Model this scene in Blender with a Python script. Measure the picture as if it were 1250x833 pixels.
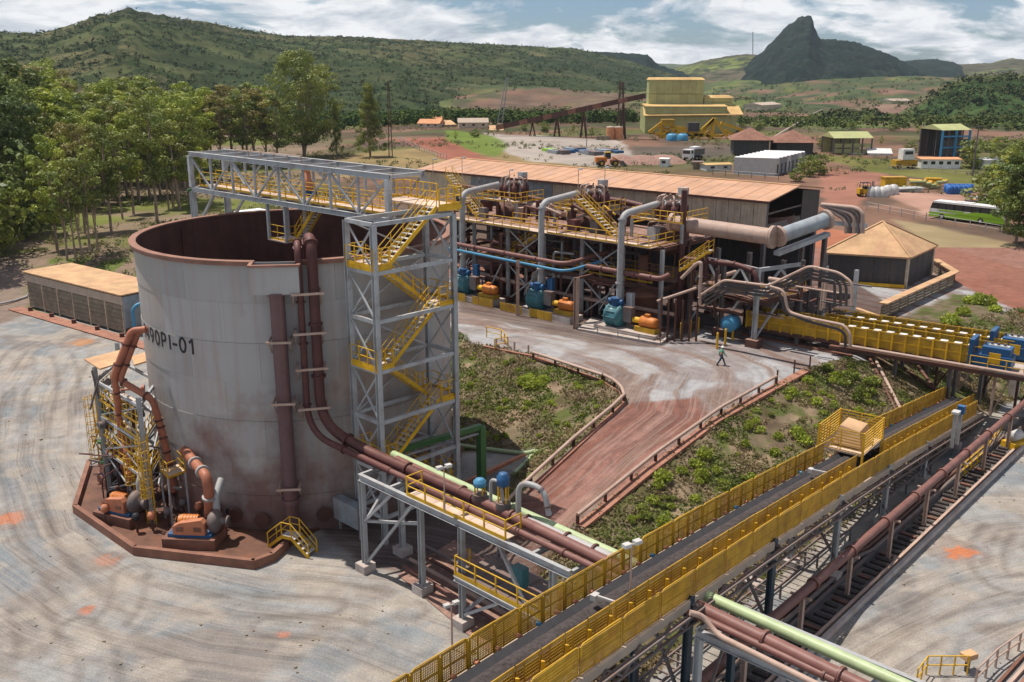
import bpy, math, random
import numpy as np
from mathutils import Vector, Matrix, geometry
R = math.radians
scene = bpy.context.scene
for o in list(bpy.data.objects): bpy.data.objects.remove(o)
random.seed(7); rng = np.random.default_rng(7)

# ------------------------------------------------------------ camera, world, sun, exposure
CAM_H, PITCH, FPX = 30.0, R(16), 1190.0
cd = bpy.data.cameras.new('camera'); cd.sensor_width = 36; cd.lens = 36 * FPX / 1250
cd.clip_start = 0.5; cd.clip_end = 20000
cam = bpy.data.objects.new('camera', cd); scene.collection.objects.link(cam)
cam.location = (0, 0, CAM_H); cam.rotation_euler = (R(90) - PITCH, 0, 0); scene.camera = cam

SUN_EL = R(69); SUN_DIR = R(150)            # direction (counter clockwise from +X) that the sun stands in
world = bpy.data.worlds.new('World'); scene.world = world; world.use_nodes = True
wn = world.node_tree; wn.nodes.clear(); WL = wn.links.new
def W(t, **k):
    n = wn.nodes.new(t)
    for a, b in k.items(): setattr(n, a, b)
    return n
sky = W('ShaderNodeTexSky', sky_type='NISHITA', sun_disc=False, sun_elevation=SUN_EL, sun_rotation=R(90) - SUN_DIR, air_density=1.0, dust_density=0.6, ozone_density=1.2, altitude=900)
tc = W('ShaderNodeTexCoord'); sep = W('ShaderNodeSeparateXYZ'); WL(tc.outputs['Generated'], sep.inputs[0])
zz = W('ShaderNodeMath', operation='MAXIMUM'); WL(sep.outputs['Z'], zz.inputs[0]); zz.inputs[1].default_value = 0.0
za = W('ShaderNodeMath', operation='ADD'); WL(zz.outputs[0], za.inputs[0]); za.inputs[1].default_value = 0.27
dx = W('ShaderNodeMath', operation='DIVIDE'); WL(sep.outputs['X'], dx.inputs[0]); WL(za.outputs[0], dx.inputs[1])
dy = W('ShaderNodeMath', operation='DIVIDE'); WL(sep.outputs['Y'], dy.inputs[0]); WL(za.outputs[0], dy.inputs[1])
cmb = W('ShaderNodeCombineXYZ'); WL(dx.outputs[0], cmb.inputs[0]); WL(dy.outputs[0], cmb.inputs[1]); cmb.inputs[2].default_value = 3.1
n1 = W('ShaderNodeTexNoise'); WL(cmb.outputs[0], n1.inputs['Vector']); n1.inputs['Scale'].default_value = 1.75; n1.inputs['Detail'].default_value = 9; n1.inputs['Roughness'].default_value = 0.58; n1.inputs['Distortion'].default_value = 0.35
n2 = W('ShaderNodeTexNoise'); WL(cmb.outputs[0], n2.inputs['Vector']); n2.inputs['Scale'].default_value = 4.6; n2.inputs['Detail'].default_value = 8; n2.inputs['Roughness'].default_value = 0.6; n2.inputs['Distortion'].default_value = 0.4
lowm = W('ShaderNodeMapRange'); WL(zz.outputs[0], lowm.inputs[0]); lowm.inputs[1].default_value = 0.0; lowm.inputs[2].default_value = 0.5; lowm.inputs[3].default_value = 0.05; lowm.inputs[4].default_value = -0.03
nadd = W('ShaderNodeMath', operation='ADD'); WL(n1.outputs['Fac'], nadd.inputs[0]); WL(lowm.outputs[0], nadd.inputs[1])      # cumulus cover closes up towards the horizon
r1 = W('ShaderNodeValToRGB'); WL(nadd.outputs[0], r1.inputs[0]); r1.color_ramp.elements[0].position = 0.47; r1.color_ramp.elements[1].position = 0.53
r2 = W('ShaderNodeValToRGB'); WL(n2.outputs['Fac'], r2.inputs[0])
r2.color_ramp.elements[0].position = 0.36; r2.color_ramp.elements[0].color = (7.6, 8.3, 9.3, 1); r2.color_ramp.elements[1].position = 0.6; r2.color_ramp.elements[1].color = (15.2, 15.2, 15.3, 1)
mx = W('ShaderNodeMix', data_type='RGBA'); WL(r1.outputs[0], mx.inputs[0]); tint = W('ShaderNodeMix', data_type='RGBA', blend_type='MULTIPLY'); tint.inputs[0].default_value = 1.0; WL(sky.outputs[0], tint.inputs[6]); tint.inputs[7].default_value = (0.72, 0.92, 1.22, 1); WL(tint.outputs[2], mx.inputs[6]); WL(r2.outputs[0], mx.inputs[7])
bg = W('ShaderNodeBackground'); WL(mx.outputs[2], bg.inputs[0]); bg.inputs[1].default_value = 0.06
wo = W('ShaderNodeOutputWorld'); WL(bg.outputs[0], wo.inputs[0])

sd = bpy.data.lights.new('sun', 'SUN'); sd.energy = 5.0; sd.angle = R(0.5); sd.color = (1, 0.95, 0.87)
sun = bpy.data.objects.new('sun', sd); scene.collection.objects.link(sun)
tosun = Vector((math.cos(SUN_DIR) * math.cos(SUN_EL), math.sin(SUN_DIR) * math.cos(SUN_EL), math.sin(SUN_EL)))
sun.rotation_euler = tosun.to_track_quat('Z', 'Y').to_euler(); sun.location = (0, 0, 200)
scene.view_settings.view_transform = 'Standard'; scene.view_settings.look = 'None'
scene.view_settings.exposure = 0.15; scene.view_settings.gamma = 1.0; scene.view_settings.use_curve_mapping = False
scene.render.engine = 'CYCLES'
scene.cycles.max_bounces = 6; scene.cycles.diffuse_bounces = 3; scene.cycles.glossy_bounces = 2; scene.cycles.volume_bounces = 0; scene.cycles.transparent_max_bounces = 8

# ------------------------------------------------------------ helpers
cP, sP = math.cos(PITCH), math.sin(PITCH)
def P(x, y, z=0.0):                          # point of the place at height z that the photo shows at (x, y)
    a = (x - 625) / FPX; b = -(y - 416.5) / FPX
    d = (a, cP + b * sP, -sP + b * cP); t = (z - CAM_H) / d[2]
    return Vector((d[0] * t, d[1] * t, z))
def AY(x, y, Y):                             # the same at a given distance Y
    a = (x - 625) / FPX; b = -(y - 416.5) / FPX; t = Y / (cP + b * sP)
    return Vector((a * t, Y, CAM_H + (-sP + b * cP) * t))
def hz(base, y):                             # height above point base that shows at photo row y
    b = -(y - 416.5) / FPX
    return CAM_H + base[1] * (-sP + b * cP) / (cP + b * sP)
V = Vector
def V3(p): return Vector((p[0], p[1], p[2] if len(p) > 2 else 0.0))

MATS = {}
def mat(name, col, rough=0.7, metal=0.0, var=0.12, scale=1.2, dust=0.0, dcol=(0.36, 0.17, 0.09), rust=0.0, rcol=(0.13, 0.045, 0.025), bump=0.0, wave=None, attr=None, spec=0.3, streak=0.0, trans=None, zlow=None, objrand=0.09):
    m = bpy.data.materials.new(name); m.use_nodes = True; nt = m.node_tree; N = nt.nodes; L = nt.links.new
    bs = N['Principled BSDF']; bs.inputs['Roughness'].default_value = rough; bs.inputs['Metallic'].default_value = metal
    bs.inputs['Specular IOR Level'].default_value = spec
    ge = N.new('ShaderNodeNewGeometry')
    def noise(sc, det=6, vec=None, rg=0.6):
        n = N.new('ShaderNodeTexNoise'); n.inputs['Scale'].default_value = sc; n.inputs['Detail'].default_value = det; n.inputs['Roughness'].default_value = rg
        L(vec or ge.outputs['Position'], n.inputs['Vector']); return n.outputs['Fac']
    def ramp(f, a, b):
        r = N.new('ShaderNodeMapRange'); r.inputs[1].default_value = a; r.inputs[2].default_value = b; L(f, r.inputs[0]); return r.outputs[0]
    def mixc(f, a, b, mode='MIX'):
        x = N.new('ShaderNodeMix'); x.data_type = 'RGBA'; x.blend_type = mode
        for s, v in ((0, f), (6, a), (7, b)):
            if hasattr(v, 'is_linked') or isinstance(v, bpy.types.NodeSocket): L(v, x.inputs[s])
            elif s == 0: x.inputs[0].default_value = v
            else: x.inputs[s].default_value = (*v, 1)
        return x.outputs[2]
    def mul(a, b):
        x = N.new('ShaderNodeMath'); x.operation = 'MULTIPLY'
        for i, v in enumerate((a, b)):
            if isinstance(v, (int, float)): x.inputs[i].default_value = v
            else: L(v, x.inputs[i])
        return x.outputs[0]
    if attr:
        at = N.new('ShaderNodeAttribute'); at.attribute_name = attr; c0 = at.outputs['Color']
    else: c0 = col
    lo = tuple(1 - var for _ in range(3)); hi = tuple(1 + var for _ in range(3))
    f1 = noise(scale, 7)
    v1 = mixc(ramp(f1, 0.3, 0.7), lo, hi)
    c = mixc(1.0, c0, v1, 'MULTIPLY')
    if objrand:
        oi = N.new('ShaderNodeObjectInfo'); rr_ = N.new('ShaderNodeMapRange'); rr_.inputs[3].default_value = 1 - objrand; rr_.inputs[4].default_value = 1 + objrand; L(oi.outputs['Random'], rr_.inputs[0]); c = mixc(1.0, c, rr_.outputs[0], 'MULTIPLY')
    if streak:
        mp = N.new('ShaderNodeMapping'); mp.inputs['Scale'].default_value = (1.6, 1.6, 0.07); L(ge.outputs['Position'], mp.inputs[0])
        c = mixc(mul(ramp(noise(1.0, 6, mp.outputs[0]), 0.48, 0.72), streak), c, dcol)
    if rust:
        c = mixc(mul(ramp(noise(scale * 0.9, 8, rg=0.7), 0.5, 0.62), rust), c, rcol)
    if dust:
        sx = N.new('ShaderNodeSeparateXYZ'); L(ge.outputs['Normal'], sx.inputs[0])
        up = ramp(sx.outputs['Z'], 0.15, 0.9)
        dn = ramp(noise(scale * 1.7, 5), 0.2, 0.75)
        ad = N.new('ShaderNodeMath'); ad.operation = 'MULTIPLY'; L(up, ad.inputs[0]); L(dn, ad.inputs[1])
        c = mixc(mul(ad.outputs[0], dust), c, dcol)
    if zlow:
        sx = N.new('ShaderNodeSeparateXYZ'); L(ge.outputs['Position'], sx.inputs[0])
        h = ramp(sx.outputs['Z'], zlow[1], zlow[0]); x = N.new('ShaderNodeMath'); x.operation = 'ADD'; L(h, x.inputs[0])
        y = mul(ramp(noise(0.35, 7), 0.3, 0.7), 0.9); s = N.new('ShaderNodeMath'); s.operation = 'SUBTRACT'; L(y, s.inputs[0]); s.inputs[1].default_value = 0.5; L(s.outputs[0], x.inputs[1])
        c = mixc(mul(ramp(x.outputs[0], 0.2, 0.9), zlow[2]), c, zlow[3])
    L(c, bs.inputs['Base Color'])
    if bump or wave:
        bp = N.new('ShaderNodeBump'); bp.inputs['Distance'].default_value = bump or 0.03
        bp.inputs['Strength'].default_value = 0.8
        L(noise(scale * 5, 5), bp.inputs['Height']); L(bp.outputs[0], bs.inputs['Normal'])
    if trans:
        tr = N.new('ShaderNodeBsdfTranslucent'); L(c, tr.inputs[0]); ms = N.new('ShaderNodeMixShader'); ms.inputs[0].default_value = trans
        L(bs.outputs[0], ms.inputs[1]); L(tr.outputs[0], ms.inputs[2]); L(ms.outputs[0], N['Material Output'].inputs[0])
    MATS[name] = m; return m

DUST = (0.40, 0.20, 0.11)
mat('grey_steel', (0.37, 0.385, 0.39), 0.55, 0.0, dust=0.35, dcol=(0.42, 0.33, 0.28), rust=0.35, scale=0.9)
mat('dark_steel', (0.13, 0.12, 0.12), 0.6, 0.0, dust=0.4, dcol=DUST, rust=0.5)
mat('brown_steel', (0.085, 0.04, 0.03), 0.65, 0.0, dust=0.5, dcol=(0.34, 0.16, 0.1), rust=0.4)
mat('yellow_paint', (0.62, 0.36, 0.015), 0.5, var=0.2, dust=0.35, dcol=(0.42, 0.22, 0.1), rust=0.3, rcol=(0.25, 0.10, 0.03))
mat('yellow_mesh', (0.44, 0.26, 0.02), 0.6, var=0.28, dust=0.4, dcol=(0.42, 0.22, 0.1), rust=0.55, rcol=(0.27, 0.11, 0.03), scale=0.8)
mat('deck_dust', (0.55, 0.42, 0.33), 0.85, var=0.2, dust=0.5, dcol=(0.6, 0.45, 0.35), rust=0.3, rcol=(0.3, 0.14, 0.08))
mat('red_pipe', (0.15, 0.065, 0.055), 0.5, dust=0.5, dcol=(0.33, 0.17, 0.13), rust=0.4, rcol=(0.12, 0.035, 0.025))
mat('orange_pipe', (0.36, 0.125, 0.07), 0.5, dust=0.3, dcol=(0.5, 0.26, 0.16), rust=0.3)
mat('dark_red_pipe', (0.085, 0.03, 0.028), 0.55, dust=0.4, dcol=(0.3, 0.13, 0.09), rust=0.3)
mat('mauve_pipe', (0.13, 0.075, 0.08), 0.55, dust=0.2, rust=0.4, streak=0.25)
mat('pale_green', (0.38, 0.46, 0.24), 0.45, dust=0.3, dcol=(0.6, 0.62, 0.4), rust=0.12)
mat('green_paint', (0.06, 0.15, 0.05), 0.5, dust=0.3, dcol=(0.35, 0.4, 0.2))
mat('grey_pipe', (0.33, 0.34, 0.34), 0.5, dust=0.45, dcol=(0.5, 0.38, 0.32), rust=0.4, rcol=(0.24, 0.13, 0.09))
mat('tan_pipe', (0.42, 0.30, 0.24), 0.6, dust=0.4, dcol=(0.48, 0.3, 0.22), rust=0.3, rcol=(0.2, 0.1, 0.07))
mat('navy', (0.03, 0.055, 0.075), 0.5, dust=0.3, dcol=(0.3, 0.3, 0.3), rust=0.2)
mat('teal_paint', (0.045, 0.17, 0.20), 0.4, dust=0.4, dcol=(0.3, 0.32, 0.3), rust=0.15)
mat('blue_paint', (0.015, 0.09, 0.22), 0.45, dust=0.2, dcol=(0.3, 0.3, 0.32), rust=0.15)
mat('light_blue', (0.06, 0.24, 0.40), 0.45, dust=0.2, dcol=(0.3, 0.33, 0.35))
mat('orange_motor', (0.60, 0.19, 0.03), 0.5, dust=0.4, dcol=(0.5, 0.25, 0.14), rust=0.3)
mat('orange_guard', (0.50, 0.19, 0.10), 0.55, dust=0.3, rust=0.25)
mat('concrete', (0.42, 0.38, 0.35), 0.85, var=0.2, rust=0.4, rcol=(0.34, 0.2, 0.14), dust=0.3, bump=0.02)
mat('bund_floor', (0.12, 0.055, 0.035), 0.6, var=0.35, rust=0.7, rcol=(0.2, 0.08, 0.04), bump=0.02, scale=0.7)
mat('rust_concrete', (0.22, 0.105, 0.07), 0.8, var=0.25, rust=0.5, rcol=(0.16, 0.07, 0.05), bump=0.02, scale=0.8)
mat('kerb_red', (0.32, 0.15, 0.10), 0.85, var=0.2, rust=0.3, bump=0.02)
mat('brown_concrete', (0.12, 0.06, 0.045), 0.8, var=0.3, dust=0.9, dcol=(0.42, 0.25, 0.19), bump=0.02)
mat('roof_dust', (0.50, 0.31, 0.165), 0.85, var=0.25, scale=0.6, rust=0.6, rcol=(0.46, 0.24, 0.15), bump=0.01)
mat('roof_dust_red', (0.46, 0.26, 0.16), 0.85, var=0.2, scale=0.4, rust=0.6, rcol=(0.40, 0.26, 0.2), bump=0.01, objrand=0.03)
mat('tan_wall', (0.56, 0.46, 0.34), 0.8, var=0.18, streak=0.5, dcol=(0.2, 0.12, 0.07))
mat('blue_grey_wall', (0.26, 0.29, 0.31), 0.7, var=0.2, streak=0.4, dcol=(0.3, 0.16, 0.1))
mat('dark_cladding', (0.075, 0.068, 0.066), 0.8, var=0.15, streak=0.35, dcol=(0.15, 0.11, 0.09))
mat('louvre', (0.23, 0.19, 0.13), 0.8, var=0.25, rust=0.3)
mat('trim_tan', (0.40, 0.33, 0.26), 0.7, dust=0.3)
mat('pipe_dark', (0.075, 0.068, 0.066), 0.45, var=0.2, dust=0.12, dcol=(0.3, 0.22, 0.18), rust=0.3)
mat('sleeper_shaded', (0.055, 0.042, 0.038), 0.85, var=0.3)  # sleeper colour with the shade under the pipeline mixed in
mat('rubber', (0.035, 0.036, 0.04), 0.7, var=0.2, dust=0.2, dcol=(0.16, 0.12, 0.11), scale=2)
mat('ore', (0.06, 0.048, 0.046), 0.95, var=0.45, scale=5, bump=0.05)
mat('black', (0.02, 0.02, 0.022), 0.6)
mat('white_paint', (0.72, 0.72, 0.70), 0.5, dust=0.25, rust=0.1)
mat('galvanised', (0.50, 0.50, 0.48), 0.5, dust=0.4, dcol=(0.5, 0.36, 0.3))
mat('red_paint', (0.42, 0.04, 0.02), 0.5, dust=0.2)
mat('mustard', (0.36, 0.37, 0.17), 0.6, var=0.14, scale=0.4, streak=0.5, dcol=(0.4, 0.33, 0.1), rust=0.1)
mat('ochre_roof', (0.5, 0.33, 0.13), 0.7, var=0.2, scale=0.2, rust=0.5, rcol=(0.4, 0.2, 0.07))
mat('bus_green', (0.24, 0.44, 0.03), 0.35, var=0.05)
mat('glass', (0.02, 0.03, 0.035), 0.12, var=0.05, spec=0.7)
mat('skin', (0.35, 0.2, 0.13), 0.6)
mat('shirt', (0.12, 0.38, 0.26), 0.8)
mat('trousers', (0.03, 0.04, 0.06), 0.8)
mat('terracotta', (0.55, 0.25, 0.12), 0.8, var=0.25)
mat('blue_tarp', (0.03, 0.12, 0.36), 0.5, var=0.2)
mat('leaf', (0.1, 0.14, 0.03), 0.5, attr='tint', var=0.3, scale=0.35, trans=0.3, spec=0.3)
mat('far_leaf', (0.1, 0.14, 0.03), 1.0, attr='tint', var=0.3, scale=0.1, spec=0.0)
mat('bark', (0.30, 0.22, 0.16), 0.85, var=0.3, bump=0.02)
mat('earth', (0.3, 0.2, 0.15), 0.95, attr='tint', var=0.16, scale=0.9, bump=0.06, spec=0.1)
def add_flow(m):      # tyre tracks: noise stretched along the driving direction, mixed over the soil colour
    nt = m.node_tree; N = nt.nodes; L = nt.links.new; bs = N['Principled BSDF']; base = bs.inputs['Base Color'].links[0].from_socket
    at = N.new('ShaderNodeAttribute'); at.attribute_name = 'flow'; se = N.new('ShaderNodeSeparateXYZ'); L(at.outputs['Vector'], se.inputs[0]); ge = N.new('ShaderNodeNewGeometry')
    wn_ = N.new('ShaderNodeTexNoise'); wn_.inputs['Scale'].default_value = 0.07; wn_.inputs['Detail'].default_value = 3; L(ge.outputs['Position'], wn_.inputs['Vector'])
    off = N.new('ShaderNodeMath'); off.operation = 'MULTIPLY_ADD'; L(wn_.outputs['Fac'], off.inputs[0]); off.inputs[1].default_value = 1.3; L(se.outputs['X'], off.inputs[2]); cur = base; hts = []
    for sx, sy, lo, hi, col, amt in ((0.9, 0.035, 0.5, 0.62, (0.36, 0.29, 0.23), 0.45), (2.6, 0.05, 0.54, 0.63, (0.13, 0.105, 0.09), 0.45), (4.5, 0.09, 0.52, 0.6, (0.34, 0.29, 0.25), 0.5), (6.5, 0.12, 0.57, 0.64, (0.08, 0.062, 0.052), 0.55)):
        a = N.new('ShaderNodeMath'); a.operation = 'MULTIPLY'; L(off.outputs[0], a.inputs[0]); a.inputs[1].default_value = sx
        b = N.new('ShaderNodeMath'); b.operation = 'MULTIPLY'; L(se.outputs['Y'], b.inputs[0]); b.inputs[1].default_value = sy
        c = N.new('ShaderNodeCombineXYZ'); L(a.outputs[0], c.inputs[0]); L(b.outputs[0], c.inputs[1]); c.inputs[2].default_value = sx * 3
        n = N.new('ShaderNodeTexNoise'); n.inputs['Scale'].default_value = 1.0; n.inputs['Detail'].default_value = 4; n.inputs['Roughness'].default_value = 0.62; L(c.outputs[0], n.inputs['Vector'])
        r = N.new('ShaderNodeMapRange'); r.inputs[1].default_value = lo; r.inputs[2].default_value = hi; L(n.outputs['Fac'], r.inputs[0])
        k = N.new('ShaderNodeMath'); k.operation = 'MULTIPLY'; L(r.outputs[0], k.inputs[0]); L(se.outputs['Z'], k.inputs[1]); k2 = N.new('ShaderNodeMath'); k2.operation = 'MULTIPLY'; L(k.outputs[0], k2.inputs[0]); k2.inputs[1].default_value = amt
        x = N.new('ShaderNodeMix'); x.data_type = 'RGBA'; L(k2.outputs[0], x.inputs[0]); L(cur, x.inputs[6])
        t = N.new('ShaderNodeMix'); t.data_type = 'RGBA'; t.inputs[0].default_value = 0.55; L(base, t.inputs[6]); t.inputs[7].default_value = (*col, 1); L(t.outputs[2], x.inputs[7]); cur = x.outputs[2]
    # gravel grain
    g = N.new('ShaderNodeTexNoise'); g.inputs['Scale'].default_value = 9; g.inputs['Detail'].default_value = 5; g.inputs['Roughness'].default_value = 0.75; L(ge.outputs['Position'], g.inputs['Vector'])
    r = N.new('ShaderNodeMapRange'); r.inputs[1].default_value = 0.3; r.inputs[2].default_value = 0.7; r.inputs[3].default_value = 0.72; r.inputs[4].default_value = 1.28; L(g.outputs['Fac'], r.inputs[0]); x = N.new('ShaderNodeMix'); x.data_type = 'RGBA'; x.blend_type = 'MULTIPLY'; x.inputs[0].default_value = 1.0; L(cur, x.inputs[6]); L(r.outputs[0], x.inputs[7]); L(x.outputs[2], bs.inputs['Base Color'])
add_flow(MATS['earth'])
mat('far_earth', (0.3, 0.2, 0.15), 0.95, attr='tint', var=0.3, scale=0.035, spec=0.05)
mat('hill_mat', (0.1, 0.1, 0.05), 0.95, attr='tint', var=0.35, scale=0.03, spec=0.02)
# tank paint
mat('tank_paint', (0.34, 0.33, 0.32), 0.5, var=0.09, scale=0.16, streak=0.4, dcol=(0.30, 0.19, 0.135), rust=0.5, rcol=(0.38, 0.27, 0.2), zlow=(0.0, 11.0, 0.85, (0.15, 0.066, 0.05)))
mat('tank_inside', (0.10, 0.045, 0.035), 0.85, var=0.3, scale=0.5, streak=0.5, dcol=(0.05, 0.025, 0.02))
mat('rim_rust', (0.26, 0.135, 0.10), 0.75, var=0.25, dust=0.4)

class MB:
    """collects shapes; build() links them as ONE mesh object"""
    def __init__(s): s.v = []; s.f = []; s.s = []
    def add(s, vs, fs, smooth=False):
        b = len(s.v); s.v.extend([tuple(v) for v in vs]); s.f.extend([tuple(i + b for i in f) for f in fs]); s.s.extend([smooth] * len(fs)); return s
    def hexa(s, p):      # 8 points: bottom 4, top 4
        return s.add(p, [(3, 2, 1, 0), (4, 5, 6, 7), (0, 1, 5, 4), (1, 2, 6, 5), (2, 3, 7, 6), (3, 0, 4, 7)])
    def box(s, c, size, rz=0.0):
        c = V3(c); h = [x / 2 for x in size]; ca, sa = math.cos(rz), math.sin(rz)
        pts = []
        for z in (-h[2], h[2]):
            for x, y in ((-h[0], -h[1]), (h[0], -h[1]), (h[0], h[1]), (-h[0], h[1])):
                pts.append((c.x + x * ca - y * sa, c.y + x * sa + y * ca, c.z + z))
        return s.hexa(pts)
    def beam(s, a, b, w, h=None, up=None):
        a, b = V3(a), V3(b); h = h or w; d = (b - a)
        if d.length < 1e-6: return s
        d.normalize(); u = up or V((0, 0, 1))
        if abs(d.dot(u)) > 0.98: u = V((0.7071, -0.7071, 0))
        x = d.cross(u).normalized(); y = x.cross(d).normalized(); x *= w / 2; y *= h / 2
        return s.hexa([a - x - y, a + x - y, b + x - y, b - x - y, a - x + y, a + x + y, b + x + y, b - x + y])
    def ibeam(s, a, b, w, h):
        a, b = V3(a), V3(b); d = (b - a).normalized(); u = V((0, 0, 1))
        if abs(d.dot(u)) > 0.98: u = V((0.7071, -0.7071, 0))
        x = d.cross(u).normalized(); y = x.cross(d).normalized(); t = min(w, h) * 0.12
        for k in (-1, 1): s.beam(a + y * k * (h / 2 - t / 2), b + y * k * (h / 2 - t / 2), w, t, up=y)
        s.beam(a, b, t, h - 2 * t, up=y); return s
    def tube(s, pts, r, n=10, caps=True, radii=None):
        pts = [V3(p) for p in pts]; rings = []; m = len(pts)
        t0 = (pts[1] - pts[0]).normalized(); u = V((0, 0, 1)) if abs(t0.z) < 0.9 else V((1, 0, 0))
        x = t0.cross(u).normalized()
        vs = []
        for i, p in enumerate(pts):
            t = (pts[min(i + 1, m - 1)] - pts[max(i - 1, 0)]).normalized()
            x = (x - t * x.dot(t)).normalized(); y = t.cross(x)
            rr = radii[i] if radii else r
            for k in range(n):
                a = 2 * math.pi * k / n; vs.append(p + (x * math.cos(a) + y * math.sin(a)) * rr)
        fs = [(i * n + k, i * n + (k + 1) % n, (i + 1) * n + (k + 1) % n, (i + 1) * n + k) for i in range(m - 1) for k in range(n)]
        s.add(vs, fs, True)
        if caps:
            s.add(vs[:n], [tuple(reversed(range(n)))]); s.add(vs[-n:], [tuple(range(n))])
        return s
    def cyl(s, a, b, r, n=14, r2=None): return s.tube([a, b], r, n, radii=[r, r2 if r2 is not None else r])
    def prism(s, poly, z0, z1):
        n = len(poly); pts = [(p[0], p[1], z0) for p in poly] + [(p[0], p[1], z1) for p in poly]
        area = sum(poly[i][0] * poly[(i + 1) % n][1] - poly[(i + 1) % n][0] * poly[i][1] for i in range(n))
        fs = [tuple(reversed(range(n))), tuple(range(n, 2 * n))] + [(i, (i + 1) % n, n + (i + 1) % n, n + i) for i in range(n)]
        if area < 0: fs = [tuple(reversed(f)) for f in fs]
        return s.add(pts, fs)
    def lathe(s, c, prof, n=20, axis=None):     # prof: (radius, height along axis)
        c = V3(c); ax = (axis or V((0, 0, 1))).normalized(); u = V((0, 0, 1)) if abs(ax.z) < 0.9 else V((1, 0, 0))
        x = ax.cross(u).normalized(); y = ax.cross(x); vs = []
        for r, h in prof:
            for k in range(n):
                a = 2 * math.pi * k / n; vs.append(c + ax * h + (x * math.cos(a) + y * math.sin(a)) * max(r, 1e-3))
        fs = [(i * n + k, (i + 1) * n + k, (i + 1) * n + (k + 1) % n, i * n + (k + 1) % n) for i in range(len(prof) - 1) for k in range(n)]
        return s.add(vs, fs, False if n < 9 else True)
    def plate(s, quad, t):      # four 3D corners, thickness along the normal
        q = [V3(p) for p in quad]; nrm = (q[1] - q[0]).cross(q[2] - q[0]).normalized() * t
        return s.hexa([*q, *[p + nrm for p in q]])
    def mesh(s, name, m):
        me = bpy.data.meshes.new(name); me.from_pydata(s.v, [], s.f)
        me.polygons.foreach_set('use_smooth', s.s); me.materials.append(MATS[m] if isinstance(m, str) else m); me.update(); return me
    def build(s, name, m, parent=None, label=None):
        if not s.v: return None
        if parent is not None:
            o0 = root_loc(parent); s.v = [(a - o0[0], b - o0[1], c - o0[2]) for a, b, c in s.v]
        o = bpy.data.objects.new(name, s.mesh(name, m)); scene.collection.objects.link(o)
        if parent is not None: o.parent = parent
        if label: o['label'] = label
        return o
def root_loc(p):
    while p.parent: p = p.parent
    return p.get('_o', p.location)
def thing(name, label, cat, loc=(0, 0, 0), group=None):
    o = bpy.data.objects.new(name, None); scene.collection.objects.link(o); o.location = loc; o.empty_display_size = 0.5
    o['label'] = label; o['category'] = cat
    if group: o['group'] = group
    return o
def tag(o, label, cat, group=None, kind=None):
    if label: o['label'] = label
    if cat: o['category'] = cat
    if group: o['group'] = group
    if kind: o['kind'] = kind
    return o
def inst(o, parent, mtx):               # one more piece sharing mesh data
    c = o.copy(); scene.collection.objects.link(c); c.parent = parent; c.matrix_local = mtx; return c
def kids(o): return KID.get(o.name, [c for c in o.children])
KID = {}
def copy_tree(o, loc=None, rz=None, label=None, group=None, parent=None, scale=None):
    ch = list(o.children)
    c = o.copy(); scene.collection.objects.link(c)
    if parent is not None: c.parent = parent
    if loc is not None: c.location = loc
    if rz is not None: c.rotation_euler = (0, 0, rz)
    if scale is not None: c.scale = (scale,) * 3 if isinstance(scale, (int, float)) else scale
    if label: c['label'] = label
    if group: c['group'] = group
    for k in ch: copy_tree(k, parent=c)
    return c
def fillet(pts, r, n=6):
    pts = [V3(p) for p in pts]; out = [pts[0]]
    for i in range(1, len(pts) - 1):
        a, b, c = pts[i - 1], pts[i], pts[i + 1]; u = (a - b); w = (c - b)
        d = min(r, u.length * 0.48, w.length * 0.48); p0 = b + u.normalized() * d; p1 = b + w.normalized() * d
        for k in range(n + 1):
            t = k / n; out.append(p0 * (1 - t) ** 2 + b * 2 * t * (1 - t) + p1 * t * t)
    out.append(pts[-1]); return out
def pipe(name, label, pts, r, m, cat='pipe', group=None, bend=None, flanges=(), n=12, parent=None, fm=None):
    """a pipe run as a thing: body + flange parts at the given fractions of its length"""
    pts = [V3(p) for p in pts]; path = fillet(pts, bend or r * 3) if len(pts) > 2 else pts
    if parent is None: t = thing(name, label, cat, pts[0], group)
    else: t = parent
    MB().tube(path, r, n).build('pipe_body' if parent is None else name, m, t, )
    L = [0.0]
    for a, b in zip(path, path[1:]): L.append(L[-1] + (b - a).length)
    for fr in flanges:
        d = fr * L[-1]
        for i in range(len(path) - 1):
            if L[i] <= d <= L[i + 1] + 1e-6:
                q = path[i].lerp(path[i + 1], (d - L[i]) / max(L[i + 1] - L[i], 1e-6)); dr = (path[i + 1] - path[i]).normalized()
                w = max(0.05, r * 0.22)
                MB().cyl(q - dr * w, q - dr * w * 0.1, r * 1.38, n).cyl(q + dr * w * 0.1, q + dr * w, r * 1.38, n).build('flange', fm or m, t); break
    return t
def railing(parent, pts, m='yellow_paint', h=1.1, sp=1.5, r=0.03, toe=True, name='handrail', post='post'):
    pts = [V3(p) for p in pts]; rb = MB(); up = V((0, 0, 1)); tb = MB(); ps = []
    for i, (a, b) in enumerate(zip(pts, pts[1:])):
        for k in (h, h * 0.52): rb.tube([a + up * k, b + up * k], r, 6)
        if toe: tb.beam(a + up * 0.08, b + up * 0.08, 0.02, 0.15)
        n = max(1, round((b - a).length / sp))
        for j in range(n + (1 if i == len(pts) - 2 else 0)): ps.append(a.lerp(b, j / n))
    rb.build(name, m, parent)
    if toe: tb.build('toe_board', m, parent)
    o0 = V(root_loc(parent)); me = MB().beam((0, 0, 0), (0, 0, h), r * 1.9).mesh(post, m)
    for p in ps:
        o = bpy.data.objects.new(post, me); scene.collection.objects.link(o); o.parent = parent; o.location = p - o0
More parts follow.
